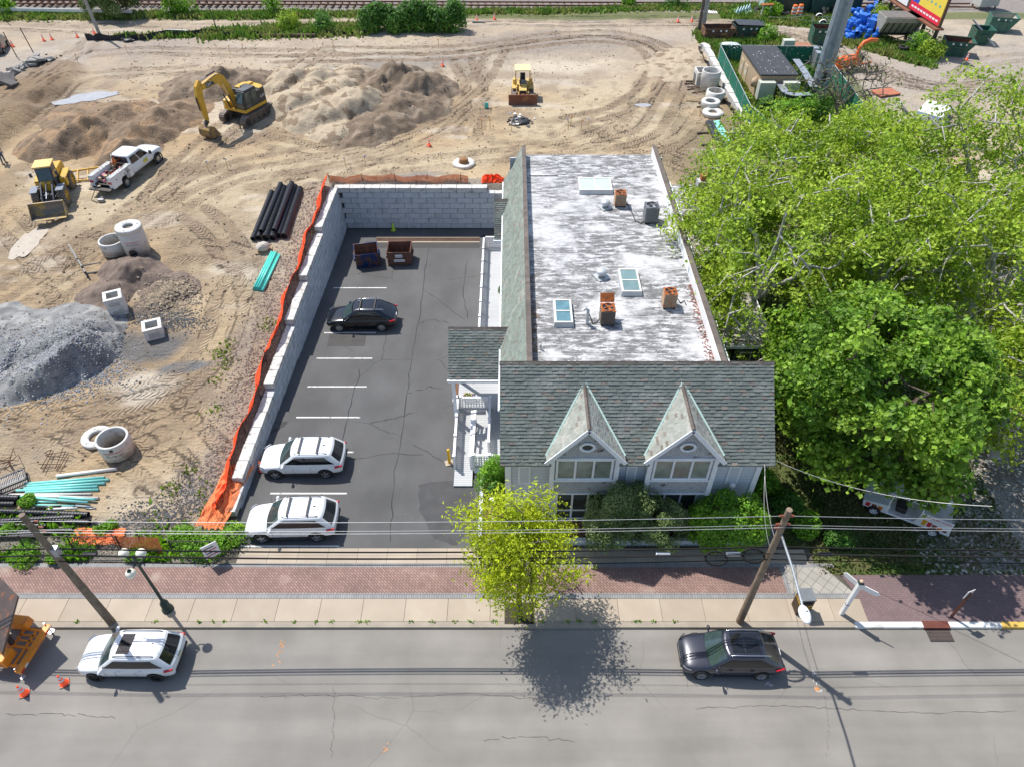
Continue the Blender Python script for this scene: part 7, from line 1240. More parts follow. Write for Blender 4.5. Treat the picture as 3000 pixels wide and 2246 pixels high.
b = MB(); b.lathe([(0, .45), (.4, .1), (.42, -.1), (.4, -.5), (0, -.5)], 14, (xw_-.1, -d+1.2, 2.1)); b.build('vent_hood', SHW, t); UNIT = M('cabinet_beige', (.50, .52, .44), .6, var=.05)
for s in (-1, 1): b = MB(); b.bb(s*1.15-.75, s*1.15+.75, -d-.75, -d+.14, 1.0, 2.6); b.build('wall_unit', UNIT, t, bevel=.02)
b = MB(); b.bb(-w+.3, w-.3, -d+.1, -d+.14, 0, .9); b.build('painted_shade_strip', DKSTEEL, t)  # dark strip painted as the shade below the wall units
# ice bridge
t = thing('cable_bridge', 'grey steel cable bridge on posts from the shelter to the tall pole', 'cable bridge', (*zr(1300, 1400), 2.75)); o = t.location
def ib(pts, z=2.5, w=.6):
    P_ = [Vector((*zr(x, y, 2.75+z), 2.75+z))-o for x, y in pts]
    for a, c in zip(P_, P_[1:]):
        b = MB(); b.bar(a, c, w, .05); b.bar(a-Vector((0, 0, .25)), c-Vector((0, 0, .25)), .3, .12, 1); b.build('tray', [STEEL, BLKP], t)
        k = a.lerp(c, .4)
        for s in (-.28, .28): b = MB(); b.cyl((k.x+s, k.y, k.z), (k.x+s, k.y, 0), .05, n=8); b.build('support_post', STEEL, t)
ib([(1240, 1050), (1290, 1130), (1340, 1200), (1440, 1230), (1660, 1220)], 2.3, .7); ib([(1470, 770), (1560, 900), (1640, 1030), (1700, 1130)], 2.2, .7)
p = S((2000+1720/4.424)/1.35624, (1310/4.424)/1.35624); t = thing('steel_monopole', 'very tall tapering grey steel pole rising past the top edge', 'steel pole', (p.x, p.y, 2.75)); b = MB(); b.cyl((0, 0, 0), (0, 0, 30), .8, .55, 12, sm=False); b.build('shaft', M('pole_grey', (.26, .32, .37), .55, .4, var=.08, col2=(.2, .25, .29), amt=.2), t); b = MB(); b.box((-.1, -.8, 2.6), (.3, .08, .8)); b.build('port', BLKP, t); b = MB(); b.box((.35, -.74, 3.6), (.14, .05, .18)); b.build('plate', WHITE, t)
GF = netmat('green_screen', (.03, .16, .11), .22, 6); FENCEP = M('fence_pipe', (.45, .5, .5), .5, .4)
def screen(name, tops, label, h=2.0, m=GF, z=4.75):
    P_ = [Vector((*q, 2.75)) for q in tops]; t = thing(name, label, 'fence', tuple(P_[0])); o = P_[0]; b = MB()
    for a, c in zip(P_, P_[1:]): b.add([a-o, c-o, c-o+Vector((0, 0, h)), a-o+Vector((0, 0, h))], [(0, 1, 2, 3)])
    b.build('screen', m, t); b = MB()
    for a, c in zip(P_, P_[1:]): b.cyl(a-o+Vector((0, 0, h)), c-o+Vector((0, 0, h)), .035, n=6)
    b.build('top_rail', FENCEP, t)
    for a, c in zip(P_, P_[1:]):
        n = max(1, int((c-a).length/3))
        for i in range(n+1): q = a.lerp(c, i/n)-o; b = MB(); b.cyl(q, q+Vector((0, 0, h+.05)), .045, n=6); b.build('post', FENCEP, t)
    return t
fz = lambda x, y: W(x/1.35624, y/1.35624, 4.75); A_, B_, C2 = fz(2112, 133), fz(2201, 312), fz(2312, 393); D_, E_, F2 = fz(2405, 137), fz(2527, 300), fz(2515, 375)
screen('screen_fence', [A_, B_, C2, fz(2400, 440)], 'green screened fence along the left side of the tan shelter'); screen('screen_fence', [(A_[0], A_[1]+.05), D_], 'green screened fence behind the tan shelter'); screen('screen_fence', [D_, E_, F2], 'green screened fence right of the tall steel pole')
wt = thing('block_barrier', 'low barrier of pale concrete blocks between the sand and the green fence', 'barrier', (22, 70, 2.75)); top = [(250, 560), (300, 575), (420, 800), (600, 1150), (760, 1400), (870, 1548)]; P_ = [Vector((*zr(x, y, 3.3), 2.75)) for x, y in top]+[Vector((*W(2226/1.356, 402/1.356, 3.3), 2.75)), Vector((*W(2290/1.356, 460/1.356, 3.3), 2.75))]; b = MB(); cnt = 0
for a, c in zip(P_, P_[1:]):
    n = max(1, int((c-a).length/1.15)); an = math.atan2(c.y-a.y, c.x-a.x)
    for i in range(n): q = a.lerp(c, (i+.5)/n); b.box((q.x-22, q.y-70, .2+.04*(cnt % 2)), ((c-a).length/n-.04, .65, .75), an+.03*((cnt*7) % 5-2)); cnt += 1
b.build('blocks', BCAP, wt, bevel=.03)
ribbon('silt_fence', [p_+Vector((-.75, 0, 0)) for p_ in P_[1:]], .45, SILT, 'crumpled black fabric along the foot of the block barrier', 9, 'silt fence', .3, posts=False)
a, c = G(1537, 137, .2), G(1546, 148, .2); pipe(a, c, .16, HDPE, 'short black pipe leaning by the far end of the block barrier')
# utility cabinets behind shelter
for x, y, w_, d_, h_, lab in ((1320, 700, 1.2, .8, 2.0, 'beige cabinet behind the right corner of the shelter'), (1660, 800, .5, .9, 2.0, 'left narrow grey cabinet near the tall steel pole'), (1700, 850, .5, .9, 1.9, 'right narrow grey cabinet near the tall steel pole')):
    px, py = zr(x, y+60); b = MB(); b.box((0, 0, h_/2), (w_, d_, h_)); t = thing('utility_cabinet', lab, 'cabinet', (px, py, 2.75)); b.build('cabinet_body', UNIT if x < 1400 else STEEL, t, bevel=.03); b = MB(); b.box((0, -d_/2-.01, h_/2), (w_*.8, .02, h_*.85)); b.build('door', UNIT if x < 1400 else STEEL, t)
px, py = zr(1500, 720); dumpster((px, py, 2.75), 0, 3.0, 1.8, 1.0, GRN, M('rust_cover', (.35, .16, .09), .9), 'low green bin with rusty brown cover behind the shelter', .1, lid=M('rust_lid', (.36, .17, .10), .9, var=.2), cat='bin', stickers=False)
# green container, trailer, barrels, logs
px, py = zr(1700, 215); t = thing('shipping_container', 'long dark green container at the top edge', 'container', (px-1, py+2, 2.75)); CONT = brickmat('container_green', (.02, .10, .075), (.02, .11, .08), (.01, .05, .04), ('X', 'Z', 0), .28, 9, .05, off=0, bump=.8, bdist=.05, s2=1, var=.2, rough=.5); b = MB(); b.bb(-4.5, 7, -1.2, 1.2, 0, 2.6); b.build('body', CONT, t, bevel=.03); b = MB(); b.bb(.5, 2.4, -1.9, -1.22, 0, 2.1); b.build('annex', CONT, t, bevel=.03)
px, py = zr(1110, 200); b = MB(); b.bb(-.4, .4, -1, 1, 0, 2.5); t = thing('pale_panel_stack', 'pale blue panels leaning at the left end of the green container', 'panels', (px-.3, py+1.6, 2.75)); b.build('panels', M('pale_blue', (.45, .6, .66), .5), t, bevel=.02)
ob = thing('traffic_barrel', 'left orange and white barrel in front of the green container', 'traffic barrel', (*zr(1425, 235), 2.75), 0, 'orange barrels'); b = MB(); b.lathe([(0, 1.5), (.26, 1.5), (.3, 1.4), (.34, 0)], 16); b.build('barrel_body', ORANGE, ob); b = MB(); b.lathe([(.308, 1.3), (.318, 1.1)], 16); b.lathe([(.328, .9), (.336, .7)], 16); b.lathe([(.342, .5), (.348, .3)], 16); b.build('reflective_bands', WHITE, ob); copy_tree(ob, (*zr(1500, 228), 2.75), label='right orange and white barrel in front of the green container')
def tyre(x, y, r, w, lab, z=2.75, tilt=0): b = MB(); b.lathe([(r*.55, 0), (r*.95, 0), (r, w*.3), (r, w*.7), (r*.95, w), (r*.55, w), (r*.5, w*.5)], 22, closed=True); o = b.build('old_tyre', TYRE); o.location = (x, y, z); o.rotation_euler = (tilt, 0, 0); tag(o, lab, 'tyre')
px, py = zr(1320, 225); tyre(px, py, .55, .3, 'lower of two stacked tyres left of the orange barrels'); tyre(px+.05, py, .53, .28, 'upper of two stacked tyres left of the orange barrels', 3.06)
px, py = W(2642/1.35624, 152/1.35624, 2.75); tyre(px, py, .62, .3, 'lower pale tyre lying in the grass near the billboard'); tyre(px+.03, py, .6, .28, 'upper tyre lying in the grass near the billboard', 3.06)
px, py = zr(1020, 190); tyre(px, py, 1.1, .6, 'huge black tyre beside the blue zigzag stack', 2.75, .3)
t = thing('boat_trailer', 'galvanised boat trailer with two wheels behind the green yard road', 'trailer', (*zr(1650, 300), 2.75), -.12); b = MB(); b.bar((-5.2, 0, .5), (-2.4, 0, .5), .1); b.bar((-2.6, 0, .5), (-.5, 1, .5), .1); b.bar((-2.6, 0, .5), (-.5, -1, .5), .1); b.bar((-.5, 1, .5), (3, 1, .5), .1); b.bar((-.5, -1, .5), (3, -1, .5), .1); b.bar((.2, -1, .5), (.2, 1, .5), .1); b.bar((2, -1, .5), (2, 1, .5), .1); b.build('frame', CHROME, t)
for s in (-1, 1): wheel(t, 1.2, s*1.2, .36, .2, WHITE); b = MB(); b.lathe([(.42, -.14), (.45, 0), (.42, .14)], 16, xf=Matrix.Translation((1.2, s*1.2, .38)) @ Matrix.Rotation(PI/2, 4, 'X')); b.build('fender', WHITE, t)
LOG = M('log_bark', (.12, .09, .07), .9); LOGE = M('log_end', (.42, .35, .27), .9); random.seed(6)
for k, (x, y, n) in enumerate(((1880, 190, 12), (2170, 190, 8))):
    px, py = zr(x, y)
    for i in range(n): b = MB(); b.cyl((-.7, 0, 0), (.7, 0, 0), .22, n=10, caps=False); b.disc((0, 0, 0), .2, 10, 1, Matrix.Translation((-.705, 0, 0)) @ Matrix.Rotation(PI/2, 4, 'Y')); b.disc((0, 0, 0), .2, 10, 1, Matrix.Translation((.705, 0, 0)) @ Matrix.Rotation(PI/2, 4, 'Y')); o = b.build('cut_log', [LOG, LOGE]); o.location = (px+random.uniform(-1, 1), py+random.uniform(-.7, .7), 2.95+.35*(i//5)); o.rotation_euler = (0, random.uniform(-.2, .2), PI/2+random.uniform(-.5, .5)); tag(o, 'cut log in the stack left of the tall steel pole' if k == 0 else 'cut log in the stack right of the tall steel pole', 'log', 'log stack %s of the steel pole' % ('left', 'right')[k])
# blue barrels
BB = M('blue_barrel', (.012, .13, .55), .4, var=.1, fine=0); proto = None; random.seed(14)
for i in range(96):
    k = random.random(); x, y = (random.uniform(1035, 1250), random.uniform(150, 285)) if i < 58 else (random.uniform(1110, 1250), random.uniform(55, 165)); y = max(y, 150+.1*(x-1035)) if i < 58 else y
    px, py = W((2000+x/2.212)/1.35624, y/2.212/1.35624, 2.75); lay = random.random() < .35
    if proto is None: b = MB(); b.lathe([(0, .88), (.27, .88), (.29, .84), (.28, .62), (.295, .6), (.28, .57), (.28, .3), (.295, .28), (.28, .25), (.29, .03), (.27, 0)], 14); proto = o = b.build('blue_barrel', BB)
    else: o = proto.copy(); C.objects.link(o)
    o.location = (px, py, 2.75+(.6 if i % 3 == 0 else 0)+(.3 if lay else 0)); o.rotation_euler = (random.uniform(1.2, 1.6) if lay else random.uniform(-.1, .1), 0, random.uniform(0, 6)); tag(o, 'blue plastic barrel in the jumbled pile beside the hopper', 'barrel', 'pile of blue plastic barrels')
for i, (x, y) in enumerate([(1210, 25), (1150, 205), (1235, 215), (1205, 240)]): px, py = W((2000+x/2.212)/1.35624, y/2.212/1.35624, 2.75); b = MB(); b.box((0, 0, .9), (1.1, .9, .9)); b.box((0, -.46, .95), (.3, .02, .3), 0, 1); o = b.build('blue_crate', [BB, WHITE], bevel=.05); o.location = (px, py, 2.75+(.6 if i else 0)); o.rotation_euler = (0, 0, i*.7); tag(o, ['tall blue crate at the back of the barrel pile', 'blue crate at the left of the barrel pile', 'blue crate close to the hopper', 'blue crate in front of the other crates, by the hopper'][i], 'crate')
px, py = W((2000+1375/2.212)/1.35624, 285/2.212/1.35624, 2.75); t = thing('spreader_hopper', 'grey salt spreader hopper on a dark frame between barrels and billboard', 'hopper', (px, py+.8, 2.75), -.05)
b = MB(); b.prism([(-1.35, 2.9), (1.35, 2.9), (1.35, 2.4), (.5, 1.1), (-.5, 1.1), (-1.35, 2.4)], -2.1, 2.1, 'x', xf=Matrix.Identity(4)); b.build('hopper_body', M('hopper_grey', (.34, .33, .29), .6, .2, var=.15), t, bevel=.02); b = MB()
for x in np.linspace(-1.7, 1.7, 6): b.bar((x, -1.4, 2.4), (x, -.55, 1.1), .08)
b.build('ribs', DKSTEEL, t); b = MB(); b.bb(-2.0, 2.0, -1.25, 1.25, 2.91, 2.95); b.build('top_screen', M('screen_grey', (.16, .15, .14), .8, var=.3), t); b = MB()
for x in (-1.6, 1.6): b.bar((x, -.7, 0), (x, .2, 1.3), .1); b.bar((x, .7, 0), (x, -.2, 1.3), .1)
b.bar((-1.6, -.7, .1), (1.6, -.7, 1.0), .08); b.bar((-1.6, -.7, 1.0), (1.6, -.7, .1), .08); b.bb(-1.7, 1.7, -.7, .7, .9, 1.05); b.build('stand', DKSTEEL, t)
# wood chipper
px, py = W((2000+1070/2.212)/1.35624, 455/2.212/1.35624, 2.75); t = thing('wood_chipper', 'orange wood chipper with a curved discharge chute beyond the steel pole', 'wood chipper', (px, py, 2.75), .35); CH = M('chipper_orange', (.75, .14, .02), .5, var=.1)
b = MB(); b.box((0, 0, 1.0), (1.8, 1.1, .9)); b.box((-1.2, 0, .9), (.9, 1.3, .8), Matrix.Rotation(.2, 4, 'Y')); b.build('housing', CH, t, bevel=.08); b = MB(); b.prism([(-1.5, .6), (-2.3, .35), (-2.3, 1.7), (-1.5, 1.3)], -.8, .8, 'y'); b.build('infeed', CH, t, bevel=.04); b = MB(); b.tube([(.6, 0, 1.3), (.65, 0, 2.2), (1.0, 0, 2.7), (1.8, 0, 2.9), (2.7, 0, 2.8)], [.18, .18, .2, .2, .14], 8); b.build('chute', CH, t); b = MB(); b.box((.9, 0, 1.1), (.8, .9, .7)); b.build('engine', DKSTEEL, t, bevel=.03)
for s in (-1, 1): wheel(t, 0, s*.8, .36, .22, WHITE)
b = MB(); b.bar((.9, 0, .5), (3.0, 0, .45), .12); b.build('tow_bar', CH, t)
# billboard
near = Vector((*W(2010, 111), 0)); p1_ = S(2008, 112); z0 = 5.7; bn = Vector((*W((2000+1655/2.212)/1.35624, 185/2.212/1.35624, z0), z0)); bf = Vector((*W((2000+1370/2.212)/1.35624, 0, z0), z0)); dirb = (bf-bn).normalized(); Lb = 14.6; t = thing('billboard', 'billboard on dark steel posts with a yellow and red poster at the top', 'billboard', (bn.x, bn.y, 2.75), math.atan2(dirb.y, dirb.x))
b = MB(); b.bb(-.3, Lb, -.55, .5, 2.8, 2.95); b.build('catwalk', M('rusty_brown_steel', (.22, .09, .05), .8, .2, var=.3), t); b = MB(); b.bb(.0, Lb, -.3, -.05, 3.0, 8.0); b.build('panel_back', M('board_brown', (.12, .06, .045), .7), t)
b = MB(); b.bb(.15, 6.8, -.05, .03, 3.1, 7.9); po = b.build('poster', M('poster_yellow', (.8, .62, .08), .5, var=.03, fine=0), t); b = MB(); b.bb(.16, 6.79, .031, .036, 3.1, 3.95); b.build('red_band', M('poster_red', (.75, .02, .06), .5, var=.03), po)
b = MB(); b.prism([(5.2, 3.96), (6.79, 3.96), (6.79, 7.9), (4.6, 7.9), (4.8, 5.5)], .031, .037, 'y'); b.build('blue_figure', M('poster_blue', (.03, .09, .5), .5), po); text('lettering', 'nke.com', 1.1, M('poster_ink', (.04, .03, .03), .6), po, plane_xf((2.2, .04, 7.1), (-1, 0, 0), (0, 0, 1)), .002)
for k, z in enumerate((6.2, 5.9-.25)): b = MB(); b.bb(.8, 3.9, .031, .038, z, z+.16); b.build('text_line', M('poster_orange', (.8, .3, .03), .5), po)
for k in range(9): b = MB(); b.bb(.5+k*.68, .5+k*.68+.5, .037, .041, 3.4, 3.6); b.build('text_line', WHITE, po)
for k in range(4): b = MB(); b.bb(.9+k*.9, 1.2+k*.9, .031, .037, 4.7, 4.95); b.build('emblem', M('emblem_teal', (.1, .4, .4), .5), po)
b = MB(); b.bb(7.4, Lb, -.05, .03, 3.1, 7.9); b.build('second_poster', WHITE, t); b = MB(); b.bb(4.6, 6.0, -.7, -.6, 2.4, 2.75); b.build('small_sign', WHITE, t)
for i in range(6): b = MB(); x = .3+i*2.7; b.bar((x, -.2, 0), (x, -.2, 3.0), .3, .3); b.build('post', DKSTEEL, t)
px, py = W((2000+1965/2.212)/1.35624, 68/2.212/1.35624, 2.75); t = thing('storage_cabinet', 'tall pale grey cabinet on legs at the top right', 'cabinet', (px, py+.8, 2.75), .15); b = MB(); b.box((0, 0, 1.9), (2.6, 1.8, 2.9)); b.build('cabinet_body', M('pale_cabinet', (.52, .52, .48), .6, var=.06), t, bevel=.04)
for x in (-1.1, 1.1):
    for y in (-.7, .7): b = MB(); b.box((x, y, .25), (.16, .16, .5)); b.build('leg', WOODP, t)
# zigzag blue stack, small tables
px, py = zr(790, 200); b = MB()
for k in range(5): b.prism([(-.0, 0), (.5, 0), (.25, .75)], k*.35, k*.35+.3, 'y', xf=Matrix.Translation((k*.45-1.2, -.5, .3)))
b.bb(-1.2, 1.4, -.5, 1.2, 0, .32); o = b.build('stair_stringers', M('pale_teal', (.5, .66, .68), .6)); o.location = (px, py, 2.75); tag(o, 'pale blue zigzag stack in the grass by the huge tyre', 'stack')
t = thing('work_table', 'rusty topped small table in the grass by the huge tyre', 'table', (*zr(1060, 240), 2.75), .1); b = MB(); b.box((0, 0, 1.6), (1.6, .6, .08)); b.build('top', RUST, t)
for x in (-.6, .6): b = MB(); b.bar((x, 0, 0), (x*.8, 0, 1.6), .09); b.build('leg', WHITE, t)
for i, (x, y) in enumerate([(290, 165), (400, 175)]): px, py = zr(x, y); b = MB(); [b.box((k*.28-.5, 0, .12), (.16, 1.0, .05)) for k in range(5)]; b.box((0, 0, .05), (1.3, .1, .08), 0, 1); o = b.build('pallet_boards', [WHITE, RUST]); o.location = (px, py, 2.75); tag(o, ['left white-slatted rack lying in the grass strip', 'right white-slatted rack lying in the grass strip'][i], 'rack')
t = thing('box_truck', 'white and pale teal truck partly hidden behind the leafy trees', 'truck', (*W(1992, 298, 1.5), 1.5), .9); b = MB(); b.box((0, 0, 1.7), (4.2, 2.2, 2.0)); b.build('box', WHITE, t, bevel=.05); b = MB(); b.box((2.9, 0, 1.2), (1.5, 2.0, 1.7)); b.build('cab', TEALL, t, bevel=.15)
for x in (-1.3, 2.8):
    for s in (-1, 1): wheel(t, x, s, .45, .28, RIM)
p = G(1975, 208-8); b = MB(); b.box((0, 0, .1), (2.4, 1.6, .12), .3); o = b.build('rusty_sheet', M('red_rust_sheet', (.42, .14, .08), .8, var=.15)); o.location = W(1912, 203, 2.75)+(2.8,); tag(o, 'reddish rusty sheet lying beyond the bare tree', 'metal sheet')
for i, (x, y, s) in enumerate([(600, 640, 1.3), (680, 670, 1.0), (560, 650, .8)]): px, py = zr(x, y); b = MB(); b.blob((0, 0, .35), (s, .6*s, .4), n=2, jit=.12, sm=False); o = b.build('wrapped_bundle', M('pale_wrap', (.55, .62, .62), .6)); o.location = (px, py, 2.75); tag(o, ['largest pale wrapped bundle behind the shelter door side', 'right pale wrapped bundle near the shelter', 'small left wrapped bundle inside the fence corner'][i], 'bundle')
# ================================================================ street furniture
WIRE = M('wire_black', (.02, .02, .02), .9, fine=0, spec=.1); WIREL = M('wire_aluminium', (.5, .5, .5), .4, .5, fine=0)
xl, yl = W(243, 1345); xr2, yr2 = W(1596, 1344)
lp = upole(xl, yl, .1, 8.4, .19, .12, 'wooden utility pole behind the white street SUV, leaning to the left edge', lean=(-.2, 0)); b = MB(); b.box((0, 0, 5.9), (.3, .25, .5)); b.build('bracket', STEEL, lp)
rp_ = upole(xr2, yr2, .1, 8.7, .175, .12, 'wooden utility pole carrying the street lamp, behind the dark SUV', M('pole_wood2', (.27, .20, .14), .9, var=.3, scale=4, bump=.5))
arm0 = Vector((.05, -.1, 7.2)); hd_ = Vector((*W(1735, 1313, 8.0), 8.0))-Vector((xr2, yr2, .1)); b = MB(); b.tube([arm0, arm0.lerp(hd_, .5)+Vector((0, 0, .1)), hd_], .05, 8); b.bar((.02, -.05, 7.0), (.02, -.05, 8.2), .06); b.build('lamp_arm', STEEL, rp_)
b = MB(); d2 = (hd_-arm0).normalized(); xf = Matrix.Translation(hd_+d2*.25) @ d2.to_track_quat('Y', 'Z').to_matrix().to_4x4(); b.lathe([(0, .12), (.12, .11), (.2, .04), (.22, -.02), (.18, -.08), (0, -.1)], 20, xf=xf @ Matrix.Diagonal((.95, 1.9, 1, 1))); b.cyl(hd_+d2*.15+Vector((0, 0, .1)), hd_+d2*.15+Vector((0, 0, .2)), .06); b.build('lamp_head', WHITE, rp_)
PORC = M('brown_insulator', (.25, .08, .05), .3)
for z, s in ((8.3, -1), (8.3, 1), (7.75, -1), (7.75, 1), (7.5, -1)): b = MB(); b.cyl((s*.12, 0, z), (s*.28, 0, z), .05, n=8); b.build('insulator', PORC, rp_)
for z in (7.3, 7.6, 8.0): b = MB(); b.cyl((.1, 0, z), (.28, -.02, z), .045, n=8); b.build('insulator', PORC, lp)
def span(x0, y0, z0, x1, y1, z1, sag, r, m, lab, n=20): b = MB(); b.tube([(x0+(x1-x0)*i/n, y0+(y1-y0)*i/n, z0+(z1-z0)*i/n-4*sag*(i/n)*(1-i/n)) for i in range(n+1)], r, 5); tag(b.build('power_line', m), lab, 'wire', 'overhead wires along the street')
for i, (zz, yo, m, r, lab) in enumerate([(8.4, 0, WIREL, .012, 'highest bright wire passing the pole tops'), (7.85, -.15, WIREL, .012, 'second bright wire just under the pole tops'), (7.6, .15, WIREL, .01, 'third thin bright wire under the pole tops'), (6.15, .1, WIRE, .035, 'thick twisted black cable, upper of the bundle'), (5.95, -.1, WIRE, .025, 'black cable in the middle of the bundle'), (5.75, .05, WIRE, .035, 'thick black cable, lowest of the bundle'), (5.55, -.12, WIRE, .02, 'thin black cable under the bundle')]):
    z1 = zz-.1 if zz < 7 else zz-.3
    b = MB(); pts = [(xl-28+28*k/8, yl+yo, z1+.4*0-4*.4*(k/8)*(1-k/8)) for k in range(8)]+[(xl+(xr2-xl)*k/24, yl+(yr2-yl)*k/24+yo, z1+(zz-z1)*k/24-4*(.35 if zz < 7 else .25)*(k/24)*(1-k/24)) for k in range(25)]+[(xr2+28*k/8, yr2+yo, zz-4*.3*(k/8)*(1-k/8)) for k in range(1, 9)]; b.tube(pts, r, 5); tag(b.build('power_line', m), lab, 'wire', 'overhead wires along the street')
hx, hy = 12.0, 22.0
span(hx, hy, 5.3, xr2+.1, yr2, 6.5, .5, .013, WIREL, 'slack bright service wire from the building corner to the lamp pole'); span(hx+.1, hy, 5.2, xr2, yr2+.1, 6.0, .7, .01, WIREL, 'second slack service wire from the building corner'); span(hx, hy, 5.35, xr2+9, yr2+1.2, 7.4, .8, .013, WIREL, 'long curving wire from the building corner toward the right')
for k, (x, z, r) in enumerate(((xr2-2.2, 5.6, .38), (xr2-.7, 5.8, .38))): b = MB(); xf = Matrix.Translation((x, yr2-.1, z)) @ Matrix.Rotation(.35, 4, 'X'); n = 26; b.tube([xf @ Vector((r*1.15*math.cos(2*PI*i/n), r*.75*math.sin(2*PI*i/n), .02*math.sin(i*3))) for i in range(n+1)], .05, 6, cap=False); tag(b.build('cable_coil', WIRE), ['left coil of spare black cable hanging on the wires', 'right coil of spare black cable next to the lamp pole'][k], 'cable coil')
for k, (x, m, lab) in enumerate(((xr2-1.5, STEEL, 'grey splice box on the wires between the two coils'), (xr2-4.4, STEEL, 'grey splice box on the wires left of the coils'), (xr2+2.3, BLKP, 'small black splice case on the wires right of the lamp pole'), (xl+1.3, BLKP, 'black splice case on the wires right of the left pole'))): b = MB(); b.box((0, 0, 0), (.6, .14, .16)); o = b.build('splice_box', m, bevel=.03); o.location = (x, yr2, 5.75); tag(o, lab, 'splice box')
# ornamental street lamp
x, y = W(365, 1318); t = thing('street_lamp', 'dark green ornamental street lamp with three white globes on the left sidewalk', 'street lamp', (x, y, .14)); GRNP = M('lamp_green', (.02, .05, .045), .4, .2, var=.1); GLOBE = M('globe_white', (.82, .8, .68), .25, var=.03, fine=0)
b = MB(); b.lathe([(0, 0), (.26, 0), (.26, .12), (.2, .2), (.19, .6), (.12, .75), (.075, .85), (.06, 4.2), (.09, 4.25), (.05, 4.5), (0, 4.6)], 16); b.build('post', GRNP, t)
for k, (ax, ay, up) in enumerate(((-.42, .12, 1), (.32, .12, 1), (-.1, -.5, 0))):
    b = MB(); b.tube([(0, 0, 4.05), (ax*.6, ay*.6, 4.0), (ax, ay, 4.15), (ax, ay, 4.32)], .03, 6); b.build('arm', GRNP, t)
    b = MB(); z = 4.55 if up else 3.95; b.blob((ax, ay, z), .22, n=3, jit=0); b.build('globe', GLOBE, t)
    b = MB(); b.lathe([(0, .3), (.06, .26), (.12, .16), (.2, .06)] if not up else [(.1, -.24), (.09, -.16), (.12, -.1)], 14, (ax, ay, z)); b.build('globe_cap', GRNP, t)
# parcel drop box
x, y = W(1722, 1328); t = thing('parcel_drop_box', 'dark brown and gold parcel drop box under the street lamp head', 'drop box', (x+.15, y+.25, .14), .05); UB = M('drop_brown', (.06, .035, .02), .5); UG = M('drop_gold', (.75, .45, .03), .5)
b = MB(); b.box((0, 0, .62), (.62, .6, 1.24)); b.build('cabinet', UB, t, bevel=.02); b = MB(); b.box((0, .02, 1.27), (.68, .66, .06)); b.build('lid', M('lid_grey', (.25, .27, .29), .4, .4), t, bevel=.015); b = MB(); b.prism([(-.31, .62), (.31, .75), (.31, .83), (-.31, .7)], -.306, -.301, 'y'); b.prism([(-.31, .35), (.31, .55), (.31, .6), (-.31, .45)], -.306, -.301, 'y'); b.prism([(-.3, .82), (.3, .82), (.3, .86), (-.3, .86)], -.316, -.311, 'x'); b.build('gold_stripe', UG, t); b = MB(); b.box((0, -.33, 1.0), (.4, .05, .18)); b.build('chute_door', DKSTEEL, t)
text('emblem', 'ups', .28, UG, t, plane_xf((-.318, 0, 1.02), (0, -1, 0), (0, 0, 1)), .001)
# white sign post and brown sign post
x, y = W(1815, 1327); t = thing('street_sign_post', 'white square post with pointed street-name boards and a small ball top', 'sign post', (x, y, .14)); b = MB(); b.box((0, 0, 1.35), (.17, .17, 2.7)); b.build('post', WHITE, t); b = MB(); b.blob((0, 0, 2.84), .09, n=2, jit=0); b.build('finial', M('finial_tan', (.6, .42, .3), .5), t); b = MB(); b.box((0, 0, 2.73), (.22, .22, .06)); b.build('cap', GRNP, t); b = MB(); b.box((0, 0, .9), (.18, .18, .04)); b.build('band', DKSTEEL, t)
for a, L_2 in ((2.2, .8), (-.6, .9)): b = MB(); b.prism([(.08, 2.35), (L_2-.12, 2.35), (L_2, 2.5), (L_2-.12, 2.65), (.08, 2.65)], -.015, .015, 'y', xf=Matrix.Rotation(a, 4, 'Z')); b.build('name_board', WHITE, t)
x, y = W(2052, 1334); t = thing('road_sign', 'dark brown post holding a small white sign seen from behind, at the right', 'sign', (x, y, .14)); b = MB(); b.box((0, 0, 1.05), (.09, .09, 2.1)); b.build('post', M('brown_post', (.09, .03, .02), .6), t); b = MB(); b.box((0, .06, 1.95), (.42, .02, .55), .35); b.build('sign_plate', WHITE, t)
# storm drain
t = thing('storm_drain', 'rusty brown storm drain inlet with slotted grate set in the curb', 'storm drain', ((xd0+xd1)/2, 16.0, 0)); w = (xd1-xd0)/2; BRNI = M('inlet_brown', (.16, .05, .035), .7, .2, var=.2); b = MB(); b.bb(-w, w, -.02, .35, .0, .15); b.build('inlet_hood', BRNI, t, bevel=.015); b = MB(); b.bb(-w*.85, w*.95, -.62, -.03, .003, .012); b.build('gutter_pit', BLKP, t); b = MB()
for i in range(15): b.bb(-w*.8+i*w*.12, -w*.8+i*w*.12+.035, -.58, -.06, .013, .03)
for j in range(3): b.bb(-w*.82, w*.92, -.5+j*.18, -.47+j*.18, .013, .031)
b.build('grate', M('grate_rust', (.12, .09, .08), .7, .3), t)
# chain-link fence and net at the lower-left
CL = netmat('chain_link', (.12, .13, .12), .60, 16); yf_ = W(0, 1200)[1]+.15
def clink(x0, x1, label, m=CL, h=1.3, netn='mesh', nm='chain_link_fence', lean=.12):
    t = thing(nm, label, 'fence', (x0, 19.95, .08)); b = MB(); n = int((x1-x0)/.5)+1; b.grid([[((x1-x0)*i/n, .05*math.sin(i*1.3), 0), ((x1-x0)*i/n, .12+.08*math.sin(i*.9), h*.5), ((x1-x0)*i/n, .18+.1*math.sin(i*1.1), h)] for i in range(n+1)]); b.build(netn, m, t); b = MB(); b.cyl((0, .2, h), (x1-x0, .2, h), .03, n=6); b.build('top_rail', DKSTEEL, t)
    for i in range(int((x1-x0)/2.4)+1): b = MB(); b.cyl((i*2.4, 0, 0), (i*2.4, .2, h+.1), .035, n=6); b.build('post', DKSTEEL, t)
